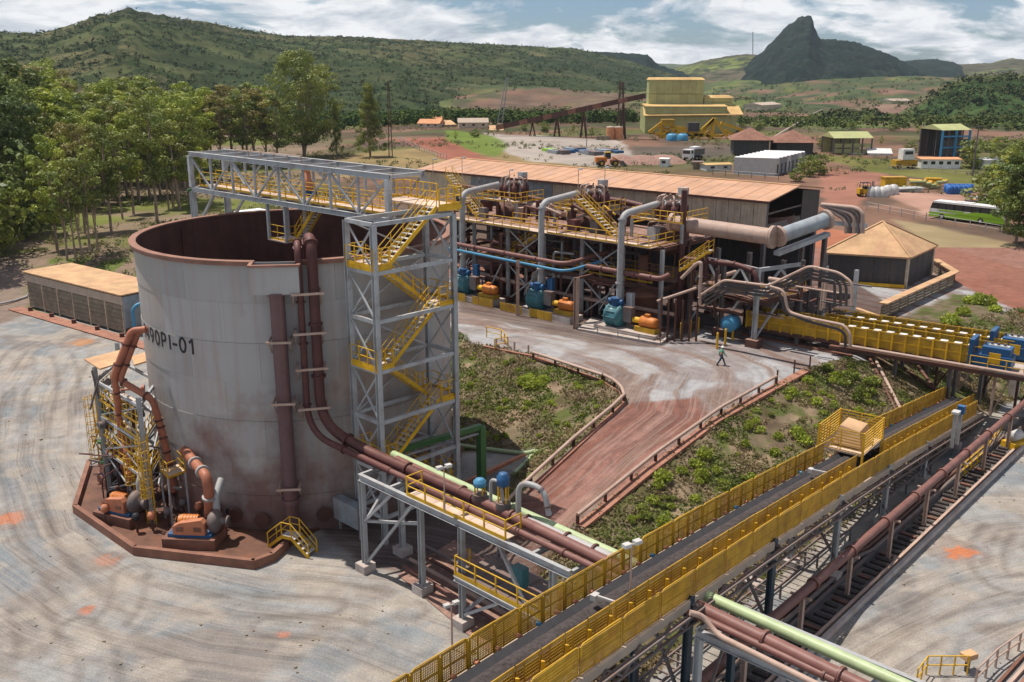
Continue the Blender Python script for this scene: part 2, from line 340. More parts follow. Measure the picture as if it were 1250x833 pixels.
def stair(parent, a, b, w, side, m='yellow_paint', tm='galvanised', step=0.24, rails=(1, 1)):
    """flight from a (low) to b (high); side = horizontal unit vector along the treads"""
    a, b = V3(a), V3(b); side = V3(side); dz = b.z - a.z; n = max(2, round(dz / step)); run = (b - a); hor = V((run.x, run.y, 0))
    for k in (-1, 1):
        MB().beam(a + side * k * w / 2, b + side * k * w / 2, 0.06, 0.26).build('stringer', m, parent)
        if rails[0 if k < 0 else 1]:
            rb = MB(); e = side * k * w / 2
            for h in (1.0, 0.55): rb.tube([a + e + V((0, 0, h)), b + e + V((0, 0, h))], 0.028, 6)
            q = max(2, round(run.length / 1.2))
            for j in range(q + 1):
                p = a.lerp(b, j / q) + e; rb.beam(p, p + V((0, 0, 1.0)), 0.045)
            rb.build('handrail', m, parent)
    dep = hor.length / n; d = hor.normalized(); o0 = V(root_loc(parent)); ang = math.atan2(d.y, d.x)
    me = MB().box((0, 0, 0), (dep * 0.9, w - 0.08, 0.05)).mesh('tread', tm)
    for i in range(n):
        p = a + hor * ((i + 0.5) / n) + V((0, 0, dz * (i + 1) / n - 0.03))
        o = bpy.data.objects.new('tread', me); scene.collection.objects.link(o); o.parent = parent; o.location = p - o0; o.rotation_euler = (0, 0, ang)
def cage_ladder(name, label, base, top_z, face, m='yellow_paint', group=None, cat='ladder', w=0.55, cage=True):
    base = V3(base); f = V3(face).normalized(); s = V((-f.y, f.x, 0)); t = thing(name, label, cat, base, group); H = top_z - base.z
    for k in (-1, 1): MB().beam(base + s * k * w / 2, base + s * k * w / 2 + V((0, 0, H + 1)), 0.07).build('stile', m, t)
    me = MB().tube([tuple(-s * w / 2), tuple(s * w / 2)], 0.022, 6).mesh('rung', m)
    for i in range(int(H / 0.3)):
        o = bpy.data.objects.new('rung', me); scene.collection.objects.link(o); o.parent = t; o.location = (0, 0, 0.3 * (i + 1))
    if cage:
        hp = [s * math.cos(a) * 0.38 + f * (0.12 + 0.62 * math.sin(a)) for a in np.linspace(-0.15, math.pi + 0.15, 9)]
        mh = MB().tube([tuple(p) for p in hp], 0.028, 5).mesh('cage_hoop', m)
        z = 2.2
        while z < H + 0.9:
            o = bpy.data.objects.new('cage_hoop', mh); scene.collection.objects.link(o); o.parent = t; o.location = (0, 0, z); z += 0.65
        cb = MB()
        for p in hp[1:-1:1]: cb.beam(base + p + V((0, 0, 2.2)), base + p + V((0, 0, H + 0.9)), 0.03)
        cb.build('cage_bars', m, t)
    return t
# value noise on numpy arrays
_perm = rng.random((256, 256))
def vnoise(x, y):
    xi = np.floor(x).astype(int); yi = np.floor(y).astype(int); fx = x - xi; fy = y - yi
    fx = fx * fx * (3 - 2 * fx); fy = fy * fy * (3 - 2 * fy); g = lambda a, b: _perm[a & 255, b & 255]
    return (g(xi, yi) * (1 - fx) + g(xi + 1, yi) * fx) * (1 - fy) + (g(xi, yi + 1) * (1 - fx) + g(xi + 1, yi + 1) * fx) * fy
def fbm(x, y, o=5, gain=0.5):
    s = 0; a = 1; t = 0
    for i in range(o): s = s + a * vnoise(x * 2 ** i + 17.3 * i, y * 2 ** i + 9.1 * i); t += a; a *= gain
    return s / t
def sstep(a, b, x): t = np.clip((x - a) / (b - a), 0, 1); return t * t * (3 - 2 * t)
def mixn(c, d, f): return c * (1 - f[..., None]) + np.asarray(d) * f[..., None]
def grid_mesh(name, X, Y, Z, col, m, keep=None, flow_=None):
    nr, nc = X.shape; me = bpy.data.meshes.new(name); vs = np.stack([X, Y, Z], -1).reshape(-1, 3)
    i = np.arange(nr * nc).reshape(nr, nc); q = np.stack([i[:-1, :-1], i[:-1, 1:], i[1:, 1:], i[1:, :-1]], -1).reshape(-1, 4)
    if keep is not None: q = q[keep.reshape(-1)]
    used = np.unique(q); remap = np.full(len(vs), -1); remap[used] = np.arange(len(used)); q = remap[q]; vs = vs[used]
    me.vertices.add(len(vs)); me.vertices.foreach_set('co', vs.astype(np.float32).ravel())
    me.loops.add(q.size); me.loops.foreach_set('vertex_index', q.ravel().astype(np.int32))
    me.polygons.add(len(q)); me.polygons.foreach_set('loop_start', (np.arange(len(q)) * 4).astype(np.int32)); me.polygons.foreach_set('loop_total', np.full(len(q), 4, np.int32))
    me.polygons.foreach_set('use_smooth', np.ones(len(q), bool)); me.update(calc_edges=True)
    at = me.color_attributes.new('tint', 'FLOAT_COLOR', 'POINT'); c = col.reshape(-1, 3)[used]
    at.data.foreach_set('color', np.concatenate([c, np.ones((len(c), 1))], 1).astype(np.float32).ravel())
    if flow_ is not None: me.attributes.new('flow', 'FLOAT_VECTOR', 'POINT').data.foreach_set('vector', flow_.reshape(-1, 3)[used].astype(np.float32).ravel())
    me.materials.append(MATS[m]); o = bpy.data.objects.new(name, me); scene.collection.objects.link(o); return o
def inpoly(X, Y, poly):
    r = np.zeros(X.shape, bool); n = len(poly)
    for i in range(n):
        x1, y1 = poly[i][:2]; x2, y2 = poly[(i + 1) % n][:2]
        if y1 == y2: continue
        c = ((y1 > Y) != (y2 > Y)) & (X < (x2 - x1) * (Y - y1) / (y2 - y1) + x1); r ^= c
    return r
def pdist(X, Y, line, closed=False):
    d = np.full(X.shape, 1e9); L = list(line) + ([line[0]] if closed else [])
    for a, b in zip(L, L[1:]):
        ex, ey = b[0] - a[0], b[1] - a[1]; l2 = ex * ex + ey * ey + 1e-9
        t = np.clip(((X - a[0]) * ex + (Y - a[1]) * ey) / l2, 0, 1); d = np.minimum(d, np.hypot(X - a[0] - t * ex, Y - a[1] - t * ey))
    return d
def zone(X, Y, poly, soft=0.6, nz=0.0, ns=0.3):
    d = pdist(X, Y, poly, True); sd = np.where(inpoly(X, Y, poly), d, -d)
    if nz: sd = sd + (fbm(X * ns, Y * ns, 4) - 0.5) * 2 * nz
    return sstep(-soft, soft, sd)
# ------------------------------------------------------------ terrain
def L2(*a): return [P(*q) for q in a]
kerb_left = L2((545, 396, 4), (572, 418, 4), (650, 432, 4), (735, 462, 4), (750, 470, 4), (760, 480, 4), (764, 487, 3.9), (761, 494, 3.8))
road_left = kerb_left[-1:] + L2((700, 545, 3.0), (645, 592, 2.0), (600, 640, 1.0))
road_right = L2((1040, 436, 4), (985, 450, 4), (925, 482, 4), (870, 512, 3.8), (790, 572, 3.0), (703, 640, 1.8), (650, 690, 1.0))
slope_toe = L2((545, 552, 0.8), (600, 553, 0.8), (655, 550, 1.0), (610, 598, 0.5))
crest = [V(p) for p in ((31, 84, 4), (40, 93, 4), (50, 100, 4), (62, 108, 4), (80, 118, 4))]
CD = V((math.sin(R(42)), math.cos(R(42)), 0)); CN = V((CD.y, -CD.x, 0))     # main conveyor direction and its right hand side
C0 = V((3.42, 36.93, 0))
toe_right = [C0 - CN * 1.2 + CD * t for t in (2, 10, 22, 34, 46, 56)] + [V((50, 88, 0)), V((64, 95, 0.4)), V((80, 100, 0.8))]
ctrl = kerb_left + road_left[1:] + road_right + slope_toe + crest + toe_right
ctrl += [V(p) for p in ((-75, 15, 0), (80, 15, 0), (80, 80, 0), (0, 15, 0), (-75, 60, 0), (-75, 120, 0), (-75, 140, 2), (-40, 140, 3.7), (-30, 140, 4), (0, 140, 4), (40, 140, 4), (80, 140, 4),
    (-12, 95, 4), (-25, 118, 3.6), (-38, 127, 2.5), (-12, 76, 0), (-22, 96, 0), (-33, 104, 0), (-45, 118, 0), (-60, 128, 0.3), (-6, 70, 0), (-4, 60, 0), (-1, 56, 0), (2, 50, 0), (-40, 60, 0), (50, 50, 0), (20, 100, 4), (5, 110, 4))]
vo, eo, fo, *_ = geometry.delaunay_2d_cdt([V((p.x, p.y)) for p in ctrl], [], [], 0, 1e-4)
cz = {}
for p in ctrl: cz[(round(p.x, 2), round(p.y, 2))] = p.z
vz = [cz.get((round(p.x, 2), round(p.y, 2))) for p in vo]
vz = [z if z is not None else min(ctrl, key=lambda q: (q.x - p.x) ** 2 + (q.y - p.y) ** 2).z for z, p in zip(vz, vo)]
ST = 0.25; gx = np.arange(-75, 80.01, ST); gy = np.arange(15, 140.01, ST); GX, GY = np.meshgrid(gx, gy); GZ = np.zeros(GX.shape)
for f in fo:
    (x1, y1), (x2, y2), (x3, y3) = [vo[i] for i in f]; z1, z2, z3 = [vz[i] for i in f]
    i0 = max(int((min(x1, x2, x3) + 75) / ST), 0); i1 = int((max(x1, x2, x3) + 75) / ST) + 2; j0 = max(int((min(y1, y2, y3) - 15) / ST), 0); j1 = int((max(y1, y2, y3) - 15) / ST) + 2
    X = GX[j0:j1, i0:i1]; Y = GY[j0:j1, i0:i1]; D = (y2 - y3) * (x1 - x3) + (x3 - x2) * (y1 - y3)
    if abs(D) < 1e-9: continue
    a = ((y2 - y3) * (X - x3) + (x3 - x2) * (Y - y3)) / D; b = ((y3 - y1) * (X - x3) + (x1 - x3) * (Y - y3)) / D; c = 1 - a - b
    m = (a >= -1e-6) & (b >= -1e-6) & (c >= -1e-6); S = GZ[j0:j1, i0:i1]; S[m] = (a * z1 + b * z2 + c * z3)[m]
for _ in range(3):       # soften the creases a little
    q = np.pad(GZ, 1, mode='edge'); GZ = (q[1:-1, 1:-1] * 2 + q[:-2, 1:-1] + q[2:, 1:-1] + q[1:-1, :-2] + q[1:-1, 2:]) / 6
def near_h(x, y):
    fx = np.clip((np.asarray(x) + 75) / ST, 0, GX.shape[1] - 1.001); fy = np.clip((np.asarray(y) - 15) / ST, 0, GX.shape[0] - 1.001)
    i = fx.astype(int); j = fy.astype(int); a = fx - i; b = fy - j
    return (GZ[j, i] * (1 - a) + GZ[j, i + 1] * a) * (1 - b) + (GZ[j + 1, i] * (1 - a) + GZ[j + 1, i + 1] * a) * b
def far_h(x, y):
    r = np.hypot(x, y); d = sstep(400, 700, r) * -9 + sstep(900, 2600, r) * 4
    und = (fbm(x / 260 + 5, y / 260, 5) - 0.5) * 46 * sstep(420, 900, r) + (fbm(x / 60, y / 60 + 3, 4) - 0.5) * 5 * sstep(300, 500, r)
    und = und + (fbm(x / 16, y / 16, 3) - 0.5) * 0.8 * sstep(142, 190, y)
    return d + und
def ground_h(x, y):
    x = np.asarray(x, float); y = np.asarray(y, float)
    return near_h(x, y) + np.where(y > 140, far_h(x, y), 0)
def gz(x, y): return float(ground_h(np.array([x]), np.array([y]))[0])
def G(px, py, z0=4.0):            # ground point seen at (px, py), found by stepping
    z = z0
    for _ in range(25):
        p = P(px, py, z); z = 0.5 * z + 0.5 * gz(p.x, p.y)
    p = P(px, py, z); p.z = gz(p.x, p.y); return p
def flow(X, Y, line):
    bd = np.full(X.shape, 1e9); sd = np.zeros(X.shape); ss = np.zeros(X.shape); acc = 0
    for a, b in zip(line, line[1:]):
        ex, ey = b.x - a.x, b.y - a.y; l = math.hypot(ex, ey); t = np.clip(((X - a.x) * ex + (Y - a.y) * ey) / (l * l), 0, 1)
        qx = X - a.x - t * ex; qy = Y - a.y - t * ey; d = np.hypot(qx, qy); m = d < bd
        bd[m] = d[m]; sd[m] = (np.sign(qx * ey - qy * ex) * d)[m]; ss[m] = (acc + t * l)[m]; acc += l
    return sd, ss
def fillet_xy(pts, n=10):        # Catmull-Rom through the points
    q = [pts[0]] + list(pts) + [pts[-1]]; out = []
    for a, b, c, d in zip(q, q[1:], q[2:], q[3:]):
        for k in range(n): t = k / n; out.append(0.5 * ((2 * b) + (c - a) * t + (2 * a - 5 * b + 4 * c - d) * t * t + (3 * b - 3 * c + d - a) * t ** 3))
    out.append(pts[-1]); return out
# ---- albedo of the near ground
n_big = fbm(GX * 0.06, GY * 0.06, 5); n_mid = fbm(GX * 0.35 + 40, GY * 0.35, 5); n_fin = fbm(GX * 1.7, GY * 1.7 + 9, 3)
C = np.zeros(GX.shape + (3,)) + np.array((0.29, 0.285, 0.275))
C = mixn(C, (0.20, 0.215, 0.225), sstep(0.45, 0.6, fbm(GX * 0.13 + 3, GY * 0.13 + 7, 4))); C = mixn(C, (0.19, 0.15, 0.125), 0.6 * sstep(0.53, 0.66, fbm(GX * 0.22 + 13, GY * 0.22 + 37, 6)))
C = mixn(C, (0.36, 0.315, 0.265), 0.75 * sstep(0.5, 0.62, n_mid))
T1 = [P(*q) for q in ((150, 400), (85, 425), (45, 480), (35, 560), (70, 650), (160, 705), (300, 740), (430, 752), (560, 800), (640, 850))]
T2 = [P(*q) for q in ((960, 860), (1060, 790), (1160, 735), (1300, 690))]
T3 = [V(p) for p in ((-2, 58, 0),)] + [P(*q) for q in ((680, 630, 2), (760, 560, 3.2), (830, 505, 4), (850, 455, 4), (780, 425, 4), (690, 405, 4), (560, 385, 4))]
for T, am in ((T1, 1.0), (T2, 0.8)):
    sd, ss = flow(GX, GY, T); wob = (fbm(GX * 0.12, GY * 0.12 + 30, 3) - 0.5) * 3; st = fbm((sd + wob) * 1.5 + 50, ss * 0.05, 4, 0.6); near = np.exp(-(sd / 9) ** 2) * am
    C = mixn(C, (0.33, 0.27, 0.215), near * 0.35 * sstep(0.45, 0.65, st)); st2 = fbm((sd + wob) * 2.4 + 90, ss * 0.07 + 4, 3, 0.5)
    C = mixn(C, (0.17, 0.145, 0.125), near * 0.2 * sstep(0.56, 0.7, st2))
    for off in (-5.3, -3.5, -1.2, 0.6, 3.1, 4.9):
        C = mixn(C, (0.12, 0.095, 0.08), am * 0.0 * np.exp(-((sd + wob * 0.6 - off) / 0.22) ** 2) * sstep(0.38, 0.6, fbm(ss * 0.09 + off, GX * 0 + off * 3, 3)))
ARCS = [((30, 440), (12, 520), (30, 620), (90, 720), (190, 790), (300, 840)), ((105, 425), (70, 500), (72, 600), (110, 690), (230, 735), (400, 740)), ((0, 500), (12, 440), (42, 418), (72, 428), (84, 470), (70, 530)), ((95, 765), (118, 800), (120, 850)), ((40, 765), (90, 785), (160, 800), (200, 850)), ((110, 790), (150, 740), (160, 700)), ((0, 690), (40, 760), (50, 840)), ((330, 765), (430, 770), (520, 790), (560, 830)), ((250, 715), (400, 720), (500, 745)), ((1260, 610), (1215, 650), (1205, 690), (1235, 715), (1270, 705)), ((1270, 630), (1235, 660), (1228, 685), (1250, 700)), ((1000, 830), (1100, 760), (1190, 720), (1270, 712)), ((1020, 850), (1130, 775), (1270, 740)), ((1180, 833), (1210, 770), (1270, 740)), ((950, 700), (1000, 650), (1040, 610))]
for i_, a_ in enumerate(ARCS):
    ln = [P(*q) for q in a_]; ln = fillet_xy(ln); sd, ss = flow(GX, GY, ln); brk = sstep(0.34, 0.5, fbm(ss * 0.25 + i_ * 7, sd * 0 + i_, 3)) * (pdist(GX, GY, ln) < 3)
    for off in (-0.95, 0.95):
        C = mixn(C, (0.12, 0.095, 0.08), 0.5 * brk * np.exp(-(np.abs(sd - off) / 0.26) ** 2)); C = mixn(C, (0.36, 0.31, 0.26), 0.35 * brk * np.exp(-(np.abs(sd - off - 0.5) / 0.2) ** 2))
spots = [((8, 634, 0), 1.2, (0.42, 0.17, 0.1)), ((1170, 672, 0), 1.4, (0.48, 0.17, 0.08)), ((130, 684, 0), 0.8, (0.33, 0.17, 0.12)), ((105, 745, 0), 0.45, (0.4, 0.16, 0.1)), ((345, 775, 0), 0.3, (0.4, 0.16, 0.1)), ((100, 418, 0), 1.6, (0.42, 0.2, 0.09))]
for q, r_, c_ in spots:
    p = P(*q); dd = np.hypot(GX - p.x, (GY - p.y)) / (r_ * 0.9) + (n_fin - 0.5) * 1.4 + (n_mid - .5); C = mixn(C, (0.2, 0.15, 0.13), 0.6 * sstep(1.9, 1.2, dd)); C = mixn(C, c_, sstep(1.0, 0.75, dd))
# upper pad: pinkish grey
pad = zone(GX, GY, [V((-20, 100)), *[V((p.x, p.y)) for p in kerb_left], *[V((p.x, p.y)) for p in reversed(road_right[:4])], V((31, 84)), V((60, 108)), V((60, 150)), V((-20, 150))], 0.4)
sd, ss = flow(GX, GY, T3); wob = (fbm(GX * 0.2, GY * 0.2, 3) - 0.5) * 2.5
padc = np.zeros_like(C) + np.array((0.25, 0.215, 0.205)); padc = mixn(padc, (0.34, 0.33, 0.33), sstep(0.4, 0.62, n_mid)); padc = mixn(padc, (0.19, 0.12, 0.095), sstep(0.5, 0.66, fbm((sd + wob) * 1.1, ss * 0.08, 4)) * 0.85)
C = C * (1 - pad[..., None]) + padc * pad[..., None]
rp = [V((p.x, p.y)) for p in (*road_left, *reversed(road_right[3:]))] + [V((P(850, 485, 4).x, P(850, 485, 4).y))]
road = zone(GX, GY, rp, 0.5, 1.0, 0.25)
rc = np.zeros_like(C) + np.array((0.205, 0.092, 0.068)); rc = mixn(rc, (0.29, 0.15, 0.12), 0.8 * sstep(0.45, 0.65, fbm((sd + wob) * 1.3 + 20, ss * 0.06, 4))); rc = mixn(rc, (0.13, 0.062, 0.05), 0.6 * sstep(0.55, 0.7, fbm((sd + wob) * 2.2 + 70, ss * 0.1, 3)))
C = C * (1 - road[..., None]) + rc * road[..., None]
# grass slopes
gl_poly = [V((p.x, p.y)) for p in kerb_left] + [V((p.x, p.y)) for p in road_left[1:]] + [V((-1.5, 62)), V((slope_toe[3].x, slope_toe[3].y)), V((slope_toe[2].x, slope_toe[2].y)), V((slope_toe[0].x, slope_toe[0].y)), V((-12, 76)), V((-22, 96)), V((-33, 104)), V((-25, 118)), V((-12, 95))]
gr_poly = [V((p.x, p.y)) for p in road_right] + [V((p.x, p.y)) for p in toe_right[:8]] + [V((80, 100)), V((80, 118)), V((62, 108)), V((50, 100)), V((40, 93)), V((31, 84))]
gr_poly = [V((p.x, p.y)) for p in reversed(road_right)] + [V((p.x, p.y)) for p in crest] + [V((p.x, p.y)) for p in reversed(toe_right)]
gl = zone(GX, GY, gl_poly, 0.35, 0.35, 0.8); gr = zone(GX, GY, gr_poly, 0.35, 0.35, 0.8)
gc = np.zeros_like(C) + np.array((0.15, 0.115, 0.072)); gc = mixn(gc, (0.25, 0.18, 0.115), sstep(0.5, 0.68, n_mid)); gc = mixn(gc, (0.075, 0.095, 0.022), 0.85 * sstep(0.45, 0.62, fbm(GX * 0.9 + 5, GY * 0.9, 4))); gc = mixn(gc, (0.085, 0.05, 0.035), 0.55 * sstep(0.56, 0.7, fbm(GX * 0.5 + 25, GY * 0.5, 4)))
g_ = np.maximum(gl, gr); C = C * (1 - g_[..., None]) + gc * g_[..., None]
# plant floor, brown; darker ground under the rack and along the pipe corridor
pf = [P(560, 352, 4), P(575, 398, 4), P(815, 425, 4), P(870, 395, 4), V((31, 86, 4)), V((48, 100, 4)), V((40, 128, 4)), V((-14, 138, 4))]
C = mixn(C, (0.075, 0.045, 0.035), 0.9 * zone(GX, GY, [V((p.x, p.y)) for p in pf], 0.3)) if False else C
C = mixn(C, (0.09, 0.055, 0.045), 0.85 * zone(GX, GY, [V((P(*q).x, P(*q).y)) for q in ((560, 380, 4), (640, 400, 4), (720, 418, 4), (800, 425, 4), (860, 398, 4), (1040, 425, 4), (1100, 380, 4), (1000, 320, 4), (560, 320, 4))], 0.3, 0.3))
C = mixn(C, (0.10, 0.052, 0.04), 0.8 * zone(GX, GY, [V((P(*q).x, P(*q).y)) for q in ((385, 640), (440, 690), (500, 700), (660, 820), (760, 833), (640, 640), (560, 600), (430, 590))], 0.4, 0.8))
C = mixn(C, (0.11, 0.09, 0.08), 0.8 * zone(GX, GY, [V(((C0 + CN * a + CD * b).x, (C0 + CN * a + CD * b).y)) for a, b in ((1.6, -10), (1.6, 60), (3.75, 60), (3.75, -10))], 0.25, 0.3))  # shade of conveyor and pipe painted into the corridor floor
C = mixn(C, (0.24, 0.095, 0.062), 0.95 * zone(GX, GY, [V((P(*q).x, P(*q).y)) for q in ((1000, 262, 4), (1136, 297, 4), (1290, 340, 4), (1290, 402, 4), (1168, 346, 4), (1136, 330, 4), (1100, 322, 4), (1000, 345, 4))], 0.4, 0.5))
mound = zone(GX, GY, [V((P(*q).x, P(*q).y)) for q in ((1060, 405, 4), (1165, 360, 4), (1200, 362, 4), (1262, 405, 4), (1300, 440, 4), (1050, 428, 4))], 0.5, 0.6); C = C * (1 - mound[..., None]) + gc * mound[..., None]
# red ground behind the plant / haul road, forest floor on the left
back = sstep(112, 128, GY + (n_big - 0.5) * 20) * (GX > -32)
C = mixn(C, (0.22, 0.10, 0.07), back * 0.9)
lf = sstep(119, 124, GY + (n_mid - 0.5) * 8 + np.clip((-46 - GX), 0, 30) * 0.25 - np.clip(GX + 46, 0, 60) * -0.9) * (GX <= -10)
fc = np.zeros_like(C) + np.array((0.20, 0.14, 0.10)); fc = mixn(fc, (0.10, 0.12, 0.03), sstep(0.42, 0.58, n_mid)); fc = mixn(fc, (0.28, 0.21, 0.16), sstep(0.55, 0.65, n_big))
C = C * (1 - lf[..., None]) + fc * lf[..., None]
C = mixn(C, (0.20, 0.145, 0.115), 0.95 * zone(GX, GY, [V((P(*q).x, P(*q).y)) for q in ((-120, 430), (20, 392), (36, 384), (32, 330), (66, 300), (64, 255), (20, 255), (-150, 330))], 1.0, 1.0))
C = C * (0.86 + 0.28 * n_fin[..., None])
relief = g_ * ((fbm(GX * 1.1, GY * 1.1, 4) - 0.5) * 0.5) + (1 - g_) * (fbm(GX * 0.5, GY * 0.5 + 4, 4) - 0.5) * 0.06
slab_keep = np.maximum.reduce([zone(GX, GY, [V((-33, 71)), V((-31.5, 62)), V((-24, 55)), V((-14, 53)), V((-4, 58)), V((-4, 82)), V((-28, 82))], 0.5)])
ZN = GZ + relief * (1 - slab_keep)
FL = np.zeros(GX.shape + (3,)); bestw = np.zeros(GX.shape)
for T, rg in ((T1, 16), (T2, 16), (T3, 9)):
    sd, ss = flow(GX, GY, T); w_ = np.exp(-(sd / rg) ** 2); up_ = ZN > 0.9
    w_ = w_ * (up_ if T is T3 else ~up_) * (1.0 if T is not T2 else (GX > 6)) * (1.0 if T is not T1 else (GX < 8)); k = w_ > bestw; FL[k] = np.stack([sd, ss, np.clip(w_ * 1.15, 0, 1) * (1 - g_)], -1)[k]; bestw = np.maximum(bestw, w_)
cx = (GX[:-1, :-1] + ST / 2); cy = (GY[:-1, :-1] + ST / 2); in_g = (g_[:-1, :-1] > 0.5); in_r = (road[:-1, :-1] > 0.5) & ~in_g
yard_ = ~in_g & ~in_r & (cy < 119); rest = ~in_g & ~in_r & ~yard_
for nm, kp in (('embankment', in_g), ('road', in_r), ('yard_ground', yard_), ('ground', rest)):
    tag(grid_mesh(nm, GX, GY, ZN, C, 'earth', kp, FL), None, None, kind='structure')

# ---- far ground, one sheet to the horizon
az = np.radians(np.linspace(-56, 56, 620)); rr = np.concatenate([np.geomspace(100, 700, 430), np.geomspace(700, 9000, 260)[1:]])
AZ, RR = np.meshgrid(az, rr); FX = RR * np.sin(AZ); FY = RR * np.cos(AZ)
FZ = ground_h(FX, FY); FZ = np.where(FY < 140, FZ - 0.03, FZ)
kc = ~((FX[:-1, :-1] > -74) & (FX[:-1, :-1] < 79) & (FX[1:, 1:] > -74) & (FX[1:, 1:] < 79) & (FY[1:, 1:] < 139.6) & (FY[1:, 1:] > 15) & (FY[:-1, :-1] < 139.6))
def pz(X, Y, pts, z=4, soft=2, nz=2, ns=0.1): return zone(X, Y, [P(a, b, z) for a, b in pts], soft, nz, ns)
big = fbm(FX / 150, FY / 150, 5); mid = fbm(FX / 22, FY / 22 + 9, 5); fin = fbm(FX / 5, FY / 5, 4)
FC = np.zeros(FX.shape + (3,)) + np.array((0.165, 0.095, 0.066)); FC = mixn(FC, (0.10, 0.068, 0.05), sstep(0.42, 0.55, mid)); FC = mixn(FC, (0.085, 0.095, 0.032), 0.8 * sstep(0.5, 0.6, fbm(FX / 35 + 3, FY / 35, 5)) * sstep(200, 290, RR))
green = sstep(0.44, 0.56, big + (mid - 0.5) * 0.5) * sstep(330, 480, RR); FC = mixn(FC, (0.07, 0.09, 0.03), green); FC = mixn(FC, (0.03, 0.048, 0.018), green * sstep(0.46, 0.54, fin * 0.5 + mid * 0.5))
FC = mixn(FC, (0.11, 0.14, 0.035), 0.8 * sstep(0.56, 0.64, fbm(FX / 90 + 8, FY / 90, 4)) * sstep(350, 500, RR))
FC = mixn(FC, (0.06, 0.075, 0.035), sstep(600, 1100, RR) * 0.8 * sstep(0.3, 0.5, mid))
left = sstep(-20, -34, FX / np.maximum(FY, 1) * 140 + (mid - 0.5) * 10) * sstep(470, 380, RR)
FC2 = np.zeros_like(FC) + np.array((0.17, 0.125, 0.085)); FC2 = mixn(FC2, (0.12, 0.13, 0.035), sstep(0.44, 0.56, mid)); FC = FC * (1 - left[..., None]) + FC2 * left[..., None]
FC = mixn(FC, (0.21, 0.155, 0.07), pz(FX, FY, ((420, 185), (560, 178), (760, 205), (760, 222), (400, 214))) * 0.8)
FC = mixn(FC, (0.24, 0.09, 0.062), pz(FX, FY, ((478, 170), (545, 168), (590, 192), (640, 205), (560, 205), (525, 185)), soft=1) * 0.95)
FC = mixn(FC, (0.30, 0.255, 0.22), pz(FX, FY, ((590, 162), (760, 172), (780, 200), (740, 205), (650, 198), (600, 180)), soft=1) * 0.95)
FC = mixn(FC, (0.11, 0.15, 0.03), pz(FX, FY, ((545, 160), (600, 164), (625, 178), (605, 192), (570, 182), (545, 170)), soft=1) * 0.95)
FC = mixn(FC, (0.10, 0.085, 0.07), pz(FX, FY, ((770, 178), (900, 178), (900, 190), (780, 200)), soft=2) * 0.8)
FC = mixn(FC, (0.30, 0.115, 0.065), pz(FX, FY, ((990, 275), (1130, 300), (1260, 342), (1260, 392), (1130, 332), (985, 335)), soft=0.6, nz=0.8, ns=0.3) * 0.95)
FC = mixn(FC, (0.26, 0.20, 0.11), pz(FX, FY, ((1090, 268), (1260, 300), (1260, 336), (1130, 300)), soft=1) * 0.8)
FC = mixn(FC, (0.34, 0.20, 0.15), pz(FX, FY, ((1085, 236), (1190, 236), (1235, 262), (1130, 262)), soft=1) * 0.9)
FC = mixn(FC, (0.26, 0.12, 0.085), pz(FX, FY, ((1000, 205), (1085, 213), (1060, 235), (1040, 262), (1005, 260)), soft=1) * 0.9)
FC = mixn(FC, (0.12, 0.13, 0.03), pz(FX, FY, ((1000, 190), (1250, 205), (1250, 235), (1050, 208)), soft=1) * 0.75)
for pg, cc_ in ((((560, 128), (690, 116), (770, 118), (790, 132), (640, 140)), (0.13, 0.085, 0.062)), (((820, 132), (900, 122), (985, 130), (990, 150), (880, 158)), (0.145, 0.085, 0.06)), (((1040, 122), (1150, 112), (1110, 128), (1060, 140)), (0.2, 0.12, 0.09)), (((990, 196), (1110, 200), (1100, 212), (1000, 204)), (0.17, 0.09, 0.06)), (((920, 148), (985, 128), (1010, 132), (945, 160)), (0.19, 0.11, 0.08)), (((930, 158), (1010, 150), (1120, 176), (1000, 184)), (0.085, 0.12, 0.035))):
    FC = mixn(FC, cc_, 0.85 * pz(FX, FY, pg, -4, 14, 24, 0.03) * sstep(0.3, 0.5, mid + 0.1))
FC = FC * (0.84 + 0.32 * fin[..., None])
tag(grid_mesh('ground', FX, FY, FZ, FC, 'far_earth', kc), None, None, kind='structure')

